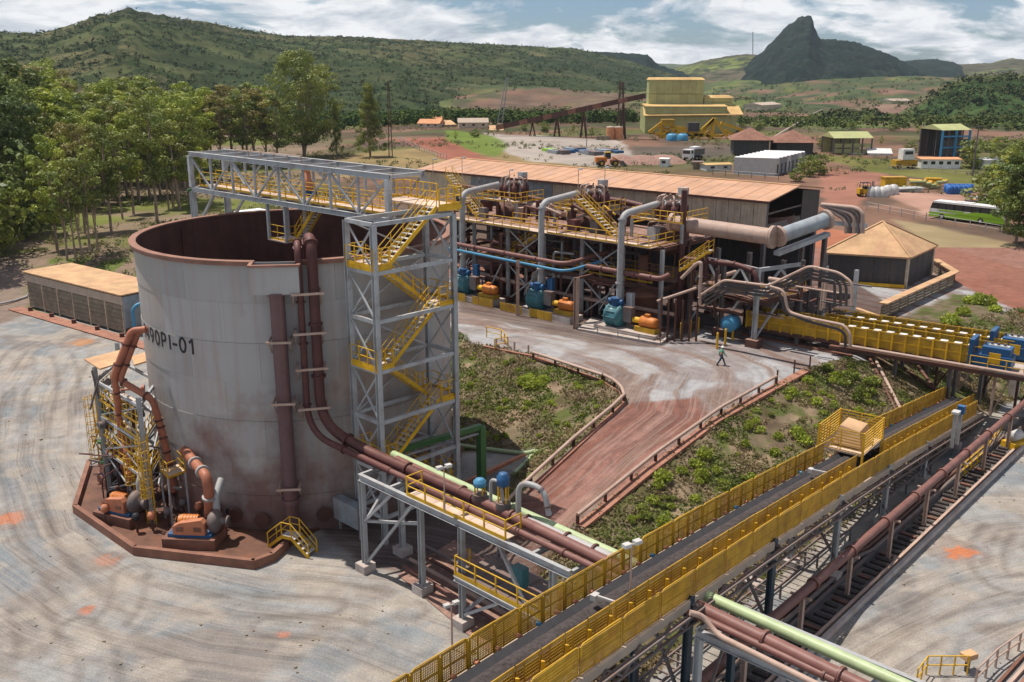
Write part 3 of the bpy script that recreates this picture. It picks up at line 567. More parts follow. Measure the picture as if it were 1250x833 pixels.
# ---- hills, each from its skyline at its own distance
HILL = []
def hill(name, sky_pts, rc_, rf, zf, cols, nr=90, step=2.0, relief=0.10, tree=0.0, crest_n=1.0, seed=0, back_=0.5, prof=0.8, smooth_=0):
    xs = np.arange(sky_pts[0][0], sky_pts[-1][0] + step, step); ys = np.interp(xs, [p[0] for p in sky_pts], [p[1] for p in sky_pts])
    a = (xs - 625) / FPX; b = -(ys - 416.5) / FPX; den = cP + b * sP; azm = np.arctan2(a, den)
    RC = np.asarray(rc_(xs) if callable(rc_) else np.full(xs.shape, rc_)); RF = np.asarray(rf(xs) if callable(rf) else np.full(xs.shape, rf))
    zc = CAM_H + (-sP + b * cP) / den * (RC * np.cos(azm))
    t = np.concatenate([np.linspace(0, 1, nr), 1 + np.linspace(0, back_, 14)[1:]]); T, A = np.meshgrid(t, azm, indexing='ij')
    rad = RF + (RC - RF) * T; X = rad * np.sin(A); Y = rad * np.cos(A)
    pr = np.where(T <= 1, np.clip(T, 0, 1) ** prof * 0.65 + 0.35 * sstep(0, 1, T), 1 - 0.9 * ((T - 1) / back_) ** 1.3)
    if smooth_:
        kk = np.exp(-0.5 * (np.arange(-3 * smooth_, 3 * smooth_ + 1) / smooth_) ** 2); kk /= kk.sum(); zs = np.convolve(np.pad(zc, 3 * smooth_, mode='edge'), kk, 'valid'); w3 = np.clip(T, 0, 1) ** 2.2; zq = zs * (1 - w3) + zc * w3
    else: zq = zc
    Z = zf + (zq - zf) * pr; hh = np.maximum(zc - zf, 5); S = max(60, float(np.mean(RC)) * 0.16)
    rid = 1 - np.abs(fbm(X / S + seed, Y / S * 0.6, 5) - 0.5) * 4; env = np.clip(T * (1 - T) * 4, 0, 1) ** 0.8 * (T <= 1)
    Z = Z + hh * relief * (rid - 0.6) * env + (fbm(X / 14 + seed, Y / 14, 4) - 0.5) * hh * 0.04 * (T > 0.02)
    if smooth_: lim = CAM_H + (zc - CAM_H) / RC * rad * 0.985 - 1.0; Z = np.where(T < 0.985, np.minimum(Z, np.maximum(lim, zf)), Z); Z = Z + (fbm(X / 30 + 3, Y / 30, 5) - 0.5) * 26 * env + 3.5 * np.sin(Z / 5.5) * env * (T < 0.6)
    Z = Z + tree * (vnoise(X / 5.0 + seed, Y / 5.0) - 0.3) * (T > 0.03) * (T <= 1) + crest_n * (fbm(X / 6 + seed, Y / 6, 3) - 0.5) * np.exp(-((T - 1) / 0.04) ** 2)
    n1_ = fbm(X / (S * 0.5) + seed, Y / (S * 0.5), 6); n2_ = fbm(X / 18, Y / 18 + seed, 5); n3_ = fbm(X / 5, Y / 5 + seed, 3)
    HILL.append((name, X, Y, Z, T, n1_, n2_)); K = cols(X, Y, Z, T, n1_, n2_, n3_, np.broadcast_to(xs, X.shape), rid)
    return tag(grid_mesh(name, X, Y, Z, K, 'hill_mat'), None, None, kind='structure')
def cz_(T, c): return np.zeros(T.shape + (3,)) + np.array(c)
def col_left(X, Y, Z, T, a, b, c, px, rid):
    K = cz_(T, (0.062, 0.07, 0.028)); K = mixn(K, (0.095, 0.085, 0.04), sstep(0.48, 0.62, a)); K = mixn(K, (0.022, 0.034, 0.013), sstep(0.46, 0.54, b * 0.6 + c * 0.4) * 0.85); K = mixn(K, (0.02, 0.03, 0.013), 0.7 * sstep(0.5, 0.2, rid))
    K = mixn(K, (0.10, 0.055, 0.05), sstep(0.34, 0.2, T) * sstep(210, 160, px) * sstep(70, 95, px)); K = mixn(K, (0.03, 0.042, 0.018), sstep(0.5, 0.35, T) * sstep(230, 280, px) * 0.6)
    return K
def col_dark(X, Y, Z, T, a, b, c, px, rid):  # near-black green: the peak's cloud shadow is put into this colour
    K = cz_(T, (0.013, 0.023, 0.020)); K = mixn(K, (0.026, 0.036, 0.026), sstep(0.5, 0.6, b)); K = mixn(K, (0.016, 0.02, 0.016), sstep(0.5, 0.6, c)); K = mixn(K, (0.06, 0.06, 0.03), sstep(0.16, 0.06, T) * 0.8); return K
def col_mine(X, Y, Z, T, a, b, c, px, rid):
    K = cz_(T, (0.10, 0.085, 0.055)); K = mixn(K, (0.13, 0.15, 0.045), sstep(0.5, 0.6, a)); K = mixn(K, (0.045, 0.05, 0.028), sstep(0.48, 0.56, b)); return K
def col_forest(X, Y, Z, T, a, b, c, px, rid):
    K = cz_(T, (0.035, 0.062, 0.022)); K = mixn(K, (0.06, 0.085, 0.028), sstep(0.45, 0.6, c)); K = mixn(K, (0.015, 0.03, 0.012), sstep(0.48, 0.6, b * .5 + c * .5)); K = mixn(K, (0.09, 0.10, 0.04), sstep(0.8, 0.97, T)); return K
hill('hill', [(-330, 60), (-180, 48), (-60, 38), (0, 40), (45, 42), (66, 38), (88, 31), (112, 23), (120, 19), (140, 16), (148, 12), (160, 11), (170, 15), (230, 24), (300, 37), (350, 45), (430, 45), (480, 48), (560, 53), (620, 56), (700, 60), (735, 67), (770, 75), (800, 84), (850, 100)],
     lambda x: np.interp(x, [-330, 150, 400, 850], [1300, 1350, 1700, 2100]), lambda x: np.interp(x, [-330, 300, 500, 850], [560, 600, 700, 1000]), -16, col_left, nr=200, relief=0.16, crest_n=4, tree=1.2)
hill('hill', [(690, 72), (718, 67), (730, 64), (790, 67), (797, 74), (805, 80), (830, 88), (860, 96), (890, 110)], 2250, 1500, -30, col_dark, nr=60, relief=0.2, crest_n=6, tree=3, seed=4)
hill('hill', [(780, 100), (820, 86), (850, 76), (880, 70), (910, 66), (935, 68), (970, 80), (1000, 100)], 2500, 1500, -30, col_mine, nr=70, relief=0.2, crest_n=3, seed=8)
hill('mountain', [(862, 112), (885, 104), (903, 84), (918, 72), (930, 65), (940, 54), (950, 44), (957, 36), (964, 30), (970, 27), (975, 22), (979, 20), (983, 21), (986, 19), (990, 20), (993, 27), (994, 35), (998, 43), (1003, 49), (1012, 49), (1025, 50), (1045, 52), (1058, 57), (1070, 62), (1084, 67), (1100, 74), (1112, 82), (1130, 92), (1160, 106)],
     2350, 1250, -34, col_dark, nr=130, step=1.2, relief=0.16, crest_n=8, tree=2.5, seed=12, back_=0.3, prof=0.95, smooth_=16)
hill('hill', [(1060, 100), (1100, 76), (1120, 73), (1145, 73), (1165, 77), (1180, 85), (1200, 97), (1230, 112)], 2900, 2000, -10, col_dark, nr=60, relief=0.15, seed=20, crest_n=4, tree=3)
hill('hill', [(1100, 90), (1165, 79), (1190, 78), (1210, 77), (1225, 73), (1235, 71), (1250, 73), (1300, 68), (1400, 74), (1560, 60)], 3200, 2100, -10, col_mine, nr=60, relief=0.2, seed=24, crest_n=4)
hill('hill', [(1085, 158), (1110, 140), (1135, 122), (1160, 106), (1185, 97), (1215, 94), (1250, 96), (1300, 90), (1420, 96), (1560, 90)], lambda x: np.full(np.shape(x), 900.), lambda x: np.full(np.shape(x), 520.), -14, col_forest, nr=150, relief=0.1, seed=30, tree=5.5, crest_n=2)
hill('hill', [(940, 172), (985, 150), (1020, 139), (1060, 136), (1100, 146), (1140, 165)], 620, 460, -6, lambda *k: mixn(cz_(k[3], (0.10, 0.12, 0.04)), (0.045, 0.06, 0.02), sstep(0.48, 0.56, k[5])), nr=60, relief=0.1, seed=33, crest_n=1, tree=.8)
# ------------------------------------------------------------ slurry tank
UP = V((0, 0, 1)); TC = V((-15.58, 69.68, 0)); TR = 11.0; TZ = 18.2
def shell(px, z, r=TR):        # angle of the tank shell seen at photo column px on its near side
    best = None
    for k in range(-1700, 300):
        a = R(k / 10 - 10); X = TC.x + r * math.cos(a); Y = TC.y + r * math.sin(a)
        if (X - TC.x) * -TC.x + (Y - TC.y) * -TC.y < 0: continue
        w = Y * cP - (z - CAM_H) * sP; e = abs(625 + FPX * X / w - px)
        if best is None or e < best[0]: best = (e, a)
    return best[1]
def tp(a, r, z): return V((TC.x + r * math.cos(a), TC.y + r * math.sin(a), z))
tank = thing('slurry_tank', 'huge open grey steel tank with rust stained foot and black lettering', 'tank', TC)
NP, NCO = 14, 7; ch = TZ / NCO
def curved(r0, r1, a0, a1, z0, z1, n=8):
    b = MB(); A = [a0 + (a1 - a0) * k / n for k in range(n + 1)]; pt = lambda a, r, z: (r * math.cos(a), r * math.sin(a), z)
    for r, flip in ((r1, 0), (r0, 1)):          # curved faces are smooth and keep their own vertices, so the edges stay crisp
        vs = [pt(a, r, z) for a in A for z in (z0, z1)]; fs = [(2 * k, 2 * k + 2, 2 * k + 3, 2 * k + 1) for k in range(n)]
        b.add(vs, [tuple(reversed(f)) for f in fs] if flip else fs, True)
    for z, flip in ((z1, 0), (z0, 1)):
        vs = [pt(a, r, z) for a in A for r in (r0, r1)]; fs = [(2 * k, 2 * k + 1, 2 * k + 3, 2 * k + 2) for k in range(n)]
        b.add(vs, [tuple(reversed(f)) for f in fs] if flip else fs)
    b.add([pt(a0, r0, z0), pt(a0, r1, z0), pt(a0, r1, z1), pt(a0, r0, z1)], [(0, 1, 2, 3)]); b.add([pt(a1, r0, z0), pt(a1, r1, z0), pt(a1, r1, z1), pt(a1, r0, z1)], [(3, 2, 1, 0)])
    return b
pa = 2 * math.pi / NP
for odd in (0, 1):
    me = curved(10.93, TR - 0.03 * odd, 0, pa - 0.0012, 0, ch - 0.012).mesh('plate', 'tank_paint')
    for ci in range(odd, NCO, 2):
        for k in range(NP):
            o = bpy.data.objects.new('plate', me); scene.collection.objects.link(o); o.parent = tank
            o.location = (0, 0, ci * ch); o.rotation_euler = (0, 0, k * pa + (ci % 2) * pa * 0.5 + 0.2)
a_box = shell(337, TZ); hw = 1.35 / TR
mb = MB(); c_ = curved(10.86, 10.92, a_box + hw, a_box - hw + 2 * math.pi, 0.0, TZ, 96); mb.add([(v[0] + TC.x, v[1] + TC.y, v[2]) for v in c_.v], c_.f, False)
c_ = curved(10.86, 10.92, a_box - hw, a_box + hw, 0.0, TZ - 1.2, 6); mb.add([(v[0] + TC.x, v[1] + TC.y, v[2]) for v in c_.v], c_.f, False)
mb.lathe(TC, [(0.01, 0.3), (10.9, 0.3)], 64); mb.build('inner_lining', 'tank_inside', tank)
mb = MB()
for z0, z1, r0, r1 in ((TZ - 0.02, TZ + 0.08, 10.82, 11.3), (TZ - 0.22, TZ - 0.021, 11.16, 11.24)):
    c_ = curved(r0, r1, a_box + hw, a_box - hw + 2 * math.pi, z0, z1, 110); mb.add([(v[0] + TC.x, v[1] + TC.y, v[2]) for v in c_.v], c_.f, False)
mb.build('rim_flange', 'rim_rust', tank)
for k in range(7):
    a = k * 2 * math.pi / 7; MB().beam(tp(a, 10.75, 0.4), tp(a, 10.75, TZ - 0.5), 0.3, 0.12).build('baffle', 'tank_inside', tank)
ra = V((math.cos(a_box), math.sin(a_box), 0)); ta = V((-ra.y, ra.x, 0)); bc = TC + ra * (TR + 0.55)
mb = MB(); bw, bd, bz0, bz1 = 2.9, 1.3, TZ - 1.75, TZ - 0.05; q = lambda i, j, z: bc + ta * i * bw / 2 + ra * j * bd / 2 + UP * z
mb.plate([q(-1, 1, bz0), q(1, 1, bz0), q(1, 1, bz1), q(-1, 1, bz1)], 0.05)
for s_ in (-1, 1): mb.plate([q(s_, -1, bz0), q(s_, 1, bz0), q(s_, 1, bz1), q(s_, -1, bz1)], 0.05)
mb.plate([q(-1, -1, bz0), q(1, -1, bz0), q(1, 1, bz0), q(-1, 1, bz0)], 0.06); ob = mb.build('overflow_box', 'tank_paint', tank)
mb = MB(); e = bz1 + 0.05
mb.beam(q(-1.06, 1.1, e), q(1.06, 1.1, e), 0.22, 0.14); mb.beam(q(-1, -1.2, e), q(-1, 1, e), 0.22, 0.13); mb.beam(q(1, -1.2, e), q(1, 1, e), 0.22, 0.13); mb.build('box_rim', 'rim_rust', ob)
# lettering wrapped on the shell, built from strokes of the real characters
FONT = {'4': [((0.62, 0), (0.62, 1)), ((0.62, 1), (0.02, 0.3)), ((0.02, 0.3), (0.85, 0.3))], '9': 'o9', '0': 'o', 'P': 'p', 'I': [((0.4, 0), (0.4, 1))], '-': [((0.1, 0.42), (0.7, 0.42))], '1': [((0.5, 0), (0.5, 1)), ((0.5, 1), (0.2, 0.78))]}
def arc(cx, cy, rx, ry, a0, a1, n=14): p = [(cx + rx * math.cos(R(a0 + (a1 - a0) * k / n)), cy + ry * math.sin(R(a0 + (a1 - a0) * k / n))) for k in range(n + 1)]; return list(zip(p, p[1:]))
GL = {'0': arc(0.42, 0.5, 0.33, 0.5, 0, 360, 20), '9': arc(0.4, 0.7, 0.32, 0.3, 0, 360, 16) + arc(0.25, 0.68, 0.48, 0.68, 0, -80, 8), 'P': [((0.1, 0), (0.1, 1)), ((0.1, 1), (0.4, 1)), ((0.1, 0.45), (0.4, 0.45))] + arc(0.42, 0.725, 0.28, 0.275, 90, -90, 8)}
GL['4'] = FONT['4']; GL['I'] = FONT['I']; GL['-'] = FONT['-']; GL['1'] = [((0.42, 0), (0.42, 1)), ((0.42, 1), (0.12, 0.78))]; GL['I'] = [((0.2, 0), (0.2, 1))]; GL['-'] = [((0.06, 0.42), (0.55, 0.42))]
txt = '1490PI-01'; a1 = shell(176, 12.4); a2 = shell(240, 11.9); hgt = 0.92; CW = {'I': 0.5, '-': 0.75, '1': 0.75}; wd = (a2 - a1) * TR / sum(CW.get(c_, 1) for c_ in txt); lw = 0.17; cur = 0.0
for i, chh in enumerate(txt):
    mb = MB()
    for (x0, y0), (x1, y1) in GL[chh]:
        l = math.hypot((x1 - x0) * wd, (y1 - y0) * hgt); n = max(1, int(l / 0.3)); nx, ny = -(y1 - y0) * hgt / l, (x1 - x0) * wd / l; ex = lw * 0.25
        for k in range(n):
            qq = []
            for tt, sgn in ((k / n, -1), ((k + 1) / n, -1), ((k + 1) / n, 1), (k / n, 1)):
                ee = ex * (1 if tt == 1 else -1 if tt == 0 else 0)
                u = (cur + 0.06) * wd + (x0 + (x1 - x0) * tt) * wd * 0.92 + nx * sgn * lw / 2 + (x1 - x0) * wd / l * ee; h = (y0 + (y1 - y0) * tt) * hgt + ny * sgn * lw / 2 + (y1 - y0) * hgt / l * ee
                qq.append((u, h))
            f = [tp(a1 + u / TR, TR + 0.004, 12.0 + h) for u, h in qq]; b = [tp(a1 + u / TR, TR + 0.016, 12.0 + h) for u, h in qq]
            mb.hexa([*f, *b])
    mb.build('letter', 'black', tank); cur += CW.get(chh, 1)
# manway and nozzles near the foot
for px_, zz_ in ((290, 1.2), (322, 1.0), (395, 1.2), (520, 1.5)):
    a = shell(px_, zz_); MB().cyl(tp(a, TR - 0.05, zz_), tp(a, TR + 0.35, zz_), 0.38, 14).cyl(tp(a, TR + 0.3, zz_), tp(a, TR + 0.42, zz_), 0.5, 14).build('nozzle', 'brown_steel', tank)
# overflow downcomer
a_d = a_box; dn = thing('downcomer_pipe', 'thick mauve brown overflow pipe running down the tank from its overflow box', 'pipe', tp(a_d, TR + 0.75, 0))
MB().tube([tp(a_d, TR + 0.7, bz0 - 0.05), tp(a_d, TR + 0.7, 0.1)], 0.46, 18).build('pipe_body', 'mauve_pipe', dn)
MB().cyl(tp(a_d, TR + 0.7, bz0 + 0.02), tp(a_d, TR + 0.7, bz0 - 0.15), 0.66, 18).build('flange', 'mauve_pipe', dn)
MB().cyl(tp(a_d, TR + 0.7, 2.5), tp(a_d, TR + 0.7, 2.75), 0.6, 18).build('flange', 'mauve_pipe', dn)
def bracket(parent, a, z, w, off):
    r_ = V((math.cos(a), math.sin(a), 0)); t_ = V((-r_.y, r_.x, 0)); c = TC + UP * z; mb = MB()
    for s_ in (-1, 1):
        mb.beam(c + r_ * (TR - 0.02) + t_ * s_ * w / 2, c + r_ * (TR + off) + t_ * s_ * w / 2, 0.1, 0.14)
        mb.beam(c + r_ * (TR + off - 0.1) + t_ * s_ * w / 2, c + r_ * TR + t_ * s_ * w / 2 - UP * 1.0, 0.08)
    mb.beam(c + r_ * (TR + off) - t_ * (w / 2 + 0.15), c + r_ * (TR + off) + t_ * (w / 2 + 0.15), 0.12, 0.14); mb.build('bracket', 'tan_pipe', parent)
for z_ in (13.4, 9.4, 3.6): bracket(dn, a_d, z_, 1.25, 1.3)
# pair of feed pipes bending over the rim, down the shell and out along the rack
aT = shell(384, 14); aS = shell(369, 14)
RO = V((-9.11, 53.66, 0)); RDx = V((0.718, -0.696, 0)); RN = V((0.696, 0.718, 0))
def rk(u, n, z): return RO + RDx * u + RN * n + UP * z
# rack pipes as straight lines: measured
gA, gB = P(480, 555, 6.9), P(1087, 829, 6.9)
def online(a, b, s): return a + (b - a) * s
bA0, bA1 = P(445, 550, 6.85), P(735, 677, 6.85); cA0, cA1 = P(440, 558, 6.7), P(860, 756, 6.7); aA0, aA1 = P(484, 562, 6.85), P(865, 747, 6.85)
def feed(nm, lab, a, r, zb, end, r_over, m, bend):
    t_ = pipe(nm, lab, [tp(a, TR - 1.5, TZ - 0.6), tp(a, TR - 1.2, TZ + r_over), tp(a, TR + 0.75, TZ + r_over), tp(a, TR + 0.8, zb), end[0], end[1]], r, m, bend=bend, flanges=(0.055, 0.12, 0.3, 0.42, 0.6, 0.8), n=14); return t_
f1 = feed('feed_pipe', 'thick dark red pipe curving over the tank rim and sweeping down onto the pipe rack', aT, 0.33, 7.8, (bA0, online(bA0, bA1, 0.52)), 1.35, 'dark_red_pipe', 2.4)
f2 = feed('feed_pipe', 'thinner dark red pipe left of the thick one that curves over the tank rim', aS, 0.21, 7.2, (cA0, online(cA0, cA1, 0.12)), 1.15, 'dark_red_pipe', 2.0)
for z_ in (16.4, 13.9, 11.6, 9.0): bracket(f1, (aT + aS) / 2, z_, 1.7, 1.35)

# ------------------------------------------------------------ truss bridge over the tank
BL, BR = V((-26.05, 79.83, 20.0)), V((-8.01, 63.27, 20.0)); BD = (BR - BL).normalized(); BN = V((-BD.y, BD.x, 0)); BLn = (BR - BL).length; BH = 2.85; BW = 3.1
br = thing('truss_bridge', 'grey steel truss footbridge spanning across the open tank', 'footbridge', BL)
def bp(u, n, z): return BL + BD * u + BN * n + UP * z
for n_ in (0, BW):
    for z_, nm in ((0, 'bottom_chord'), (BH, 'top_chord')): MB().ibeam(bp(-0.1, n_, z_), bp(BLn + 0.1, n_, z_), 0.26, 0.36).build(nm, 'grey_steel', br)
    NPN = 8
    for k in range(NPN + 1): MB().beam(bp(BLn * k / NPN, n_, 0.18), bp(BLn * k / NPN, n_, BH - 0.18), 0.16 if k not in (0, NPN) else 0.34).build('vertical', 'grey_steel', br)
    for k in range(NPN):
        a, b = (0.18, BH - 0.18) if k % 2 else (BH - 0.18, 0.18); MB().beam(bp(BLn * k / NPN + 0.1, n_, a), bp(BLn * (k + 1) / NPN - 0.1, n_, b), 0.13).build('diagonal', 'grey_steel', br)
for k in range(NPN + 1):
    for z_ in (0.06, BH): MB().beam(bp(BLn * k / NPN, 0.13, z_), bp(BLn * k / NPN, BW - 0.13, z_), 0.16, 0.22).build('cross_beam', 'grey_steel', br)
for k in range(NPN): MB().beam(bp(BLn * k / NPN, 0.2, BH + 0.02), bp(BLn * (k + 1) / NPN, BW - 0.2, BH + 0.02), 0.08).build('roof_brace', 'grey_steel', br)
for k in range(12): MB().box((0, 0, 0), (1, 1, 1)) if False else MB().plate([bp(BLn * k / 12 + 0.02, 0.5, 0.2), bp(BLn * (k + 1) / 12 - 0.02, 0.5, 0.2), bp(BLn * (k + 1) / 12 - 0.02, 2.0, 0.2), bp(BLn * k / 12 + 0.02, 2.0, 0.2)], 0.05).build('deck_plate', 'deck_dust', br)
railing(br, [bp(0.4, 0.5, 0.25), bp(BLn - 0.3, 0.5, 0.25)], h=1.15, sp=2); railing(br, [bp(0.4, 2.0, 0.25), bp(BLn - 0.3, 2.0, 0.25)], h=1.15, sp=1.5)
for n_ in (0, BW):
    MB().ibeam(V((bp(0, n_, 0).x, bp(0, n_, 0).y, 0.2)), bp(0, n_, -0.2), 0.42, 0.42).build('column', 'grey_steel', br)
    MB().beam(bp(0.2, n_, -3.2), bp(3.2, n_, -0.2), 0.18).build('knee_brace', 'grey_steel', br)
MB().beam(bp(-0.3, -0.3, -0.1), bp(-0.3, BW, -0.1), 0.2).build('green_rail', 'green_paint', br)
# hanging platform inside the tank
for u_, n_ in ((10.6, 0), (12.8, 0), (10.6, 1.7), (12.8, 1.7)): MB().beam(bp(u_, n_, -0.2), bp(u_, n_, -2.9), 0.2).build('hanger', 'grey_steel', br)
MB().plate([bp(10.5, -0.1, -2.9), bp(12.9, -0.1, -2.9), bp(12.9, 1.8, -2.9), bp(10.5, 1.8, -2.9)], 0.1).build('hanging_platform', 'deck_dust', br)
railing(br, [bp(10.6, 0, -2.8), bp(12.8, 0, -2.8), bp(12.8, 1.7, -2.8)], h=1.1, sp=1.0)
stair(br, bp(13.0, 1.0, -2.8), bp(15.8, 1.0, 0.1), 0.8, BN)
def gearbox(name, label, c, s=1.0):
    t = thing(name, label, 'agitator drive', c); c = V3(c)
    MB().box(c + UP * 0.25 * s, (1.3 * s, 1.0 * s, 0.5 * s), 0.7).build('base_frame', 'blue_paint', t)
    MB().lathe(c, [(0.01, 0.5), (0.5 * s, 0.5), (0.5 * s, 1.3 * s), (0.34 * s, 1.45 * s), (0.34 * s, 2.1 * s), (0.01, 2.15 * s)], 16).build('gear_housing', 'orange_guard', t)
    MB().cyl(c + UP * 2.1 * s, c + UP * 2.9 * s, 0.3 * s, 14).build('motor', 'orange_motor', t)
    MB().cyl(c + UP * 0.1, c - UP * 9, 0.14, 10).build('shaft', 'brown_steel', t)
gearbox('agitator_drive', 'orange and blue agitator drive standing on the truss bridge above the tank', bp(12.2, 2.55, 0.25), 0.85)
rope = MB().tube([bp(5, 1.2, BH + 0.5), bp(13.5, 1.2, BH + 0.55)], 0.05, 6)
for k in range(6): rope.beam(bp(5 + k * 1.7, 1.2, BH), bp(5 + k * 1.7, 1.2, BH + 0.55), 0.06)
rope.build('cable_support', 'tan_pipe', br)
wh = thing('control_hut', 'small white cabin with flat roof standing behind the tank below the bridge', 'hut', P(325, 262, 12.5))
hc = V(wh.location); MB().box(hc - UP * 1.2, (8, 3, 2.4), -0.75).build('wall', 'white_paint', wh); MB().box(hc + UP * 0.08, (8.6, 3.5, 0.15), -0.75).build('roof', 'white_paint', wh)
for k in range(5): MB().box(hc + V((math.cos(-0.75), math.sin(-0.75), 0)) * (k * 1.5 - 3) + V((math.sin(-0.75), -math.cos(-0.75), 0)) * 1.52 - UP * 1.0, (0.8, 0.06, 0.7), -0.75).build('window', 'glass', wh)
for s1 in (-3, 3): MB().beam(hc + V((math.cos(-0.75), math.sin(-0.75), 0)) * s1 - UP * 2.4, V((hc.x, hc.y, 3)) + V((math.cos(-0.75), math.sin(-0.75), 0)) * s1, 0.3).build('column', 'grey_steel', wh)

# ------------------------------------------------------------ stair tower
TB = V((-8.19, 57.0, 0)); tv = V((0.7071, 0.7071, 0)); tu = V((-0.7071, 0.7071, 0)); TLn, TW = 6.3, 2.7
tw = thing('stair_tower', 'tall grey steel stair tower with yellow zigzag stairs beside the tank', 'stair tower', TB)
def tq(v, u, z): return TB + tv * v + tu * u + UP * z
ZT = 20.75; lv = [20.75, 17.8, 14.8, 11.6, 8.3, 5.0, 1.8]
for v_, u_ in ((0, 0), (TLn, 0), (0, TW), (TLn, TW)): MB().ibeam(tq(v_, u_, 0), tq(v_, u_, ZT), 0.32, 0.32).build('column', 'grey_steel', tw)
for i, z_ in enumerate(lv):
    for a, b in (((0, 0), (TLn, 0)), ((0, TW), (TLn, TW)), ((0, 0), (0, TW)), ((TLn, 0), (TLn, TW))):
        MB().beam(tq(a[0], a[1], z_), tq(b[0], b[1], z_), 0.18, 0.24).build('beam', 'grey_steel', tw)
for i in range(len(lv) - 1):
    z1, z0 = lv[i], lv[i + 1]
    for v_ in (0, TLn):
        MB().beam(tq(v_, 0.1, z0 + 0.1), tq(v_, TW - 0.1, z1 - 0.1), 0.1).build('brace', 'grey_steel', tw)
        MB().beam(tq(v_ + 0.07, TW - 0.1, z0 + 0.1), tq(v_ + 0.07, 0.1, z1 - 0.1), 0.1).build('brace', 'grey_steel', tw)
    MB().beam(tq(0.1 if i % 2 else TLn - 0.1, TW, z0), tq(TLn - 0.1 if i % 2 else 0.1, TW, z1), 0.1).build('brace', 'grey_steel', tw)
lz = [(1, 21.2), (0, 18.1), (1, 15.0), (0, 11.8), (1, 8.6), (0, 5.5), (1, 2.6)]
for e_, z_ in lz:
    v0, v1 = (-0.1, 1.2) if e_ == 0 else (TLn - 1.2, TLn + 0.1)
    if z_ > 20: v1 += 0.6
    lp = MB().plate([tq(v0, 0, z_), tq(v1, 0, z_), tq(v1, TW, z_), tq(v0, TW, z_)], 0.08); lp.build('landing', 'deck_dust', tw)
    MB().beam(tq(v0, -0.02, z_ - 0.05), tq(v1, -0.02, z_ - 0.05), 0.06, 0.28).beam(tq(v0 if e_ == 0 else v1, 0, z_ - 0.05), tq(v0 if e_ == 0 else v1, TW, z_ - 0.05), 0.06, 0.28).build('toe_board', 'yellow_paint', tw)
    ex = v0 if e_ == 0 else v1
    if z_ < 20: railing(tw, [tq(1.2 if e_ == 0 else TLn - 1.2, 0.02, z_ + 0.08), tq(ex, 0.02, z_ + 0.08), tq(ex, TW, z_ + 0.08), tq(1.2 if e_ == 0 else TLn - 1.2, TW, z_ + 0.08)], sp=0.8, r=0.032)
    else: railing(tw, [tq(TLn - 1.1, 0.02, z_ + 0.08), tq(v1, 0.02, z_ + 0.08)], sp=0.7, r=0.035); railing(tw, [tq(v1, 0.02, z_ + 0.08), tq(v1, 1.2, z_ + 0.08)], sp=0.6, r=0.035)
fl = [((0, 18.1), (1, 21.2), 0.65), ((1, 15.0), (0, 18.1), 1.95), ((0, 11.8), (1, 15.0), 0.65), ((1, 8.6), (0, 11.8), 1.95), ((0, 5.5), (1, 8.6), 0.65), ((1, 2.6), (0, 5.5), 1.95)]
for (e0, z0), (e1, z1), u_ in fl:
    va = 1.2 if e0 == 0 else TLn - 1.2; vb = 1.2 if e1 == 0 else TLn - 1.2; stair(tw, tq(va, u_, z0 + 0.05), tq(vb, u_, z1 + 0.05), 0.95, tu)
MB().plate([tq(TLn - 1.2, TW, 21.2), tq(TLn + 0.7, TW, 21.2), tq(TLn + 0.7, TW + 3, 21.2), tq(TLn - 1.2, TW + 3, 21.2)], 0.08).build('landing', 'deck_dust', tw)
railing(tw, [tq(TLn + 0.7, TW - 0.4, 21.28), tq(TLn + 0.7, TW + 3, 21.28), tq(TLn - 1.2, TW + 3, 21.28)], sp=0.7, r=0.035)
# ------------------------------------------------------------ containment bund with pumps
bo = [P(*q, 0.6) for q in ((112, 552), (106, 561), (88, 617), (161.5, 668), (309, 685), (334, 676), (352, 660))]
bund = thing('containment_bund', 'low rust brown concrete bund around the pumps at the tank foot', 'bund', V((bo[3].x, bo[3].y, 0)))
def inset(a, b, d): n = V((-(b.y - a.y), b.x - a.x, 0)).normalized(); return n * d
cin = TC
for a, b in zip(bo[1:], bo[2:]):
    a = V((a.x, a.y, 0)); b = V((b.x, b.y, 0)); d = (b - a).normalized(); n = V((-d.y, d.x, 0)); n = n if n.dot(cin - a) > 0 else -n
    MB().hexa([a, b, b + n * 0.32, a + n * 0.32, a + UP * 0.6, b + UP * 0.6, b + n * 0.32 + UP * 0.6, a + n * 0.32 + UP * 0.6]).build('kerb_wall', 'rust_concrete', bund)
fl_poly = [(p.x, p.y) for p in bo[1:]] + [tuple(tp(shell(x_, 0), TR - 0.3, 0).xy) for x_ in (400, 340, 300, 260, 225)] + [tuple(V((-27.5, 72)).xy)]
cpy = V((sum(p[0] for p in fl_poly) / len(fl_poly), sum(p[1] for p in fl_poly) / len(fl_poly)))
MB().prism([(cpy.x + (x - cpy.x) * 0.985, cpy.y + (y - cpy.y) * 0.985) for x, y in fl_poly], -0.2, 0.14).build('floor_slab', 'bund_floor', bund)
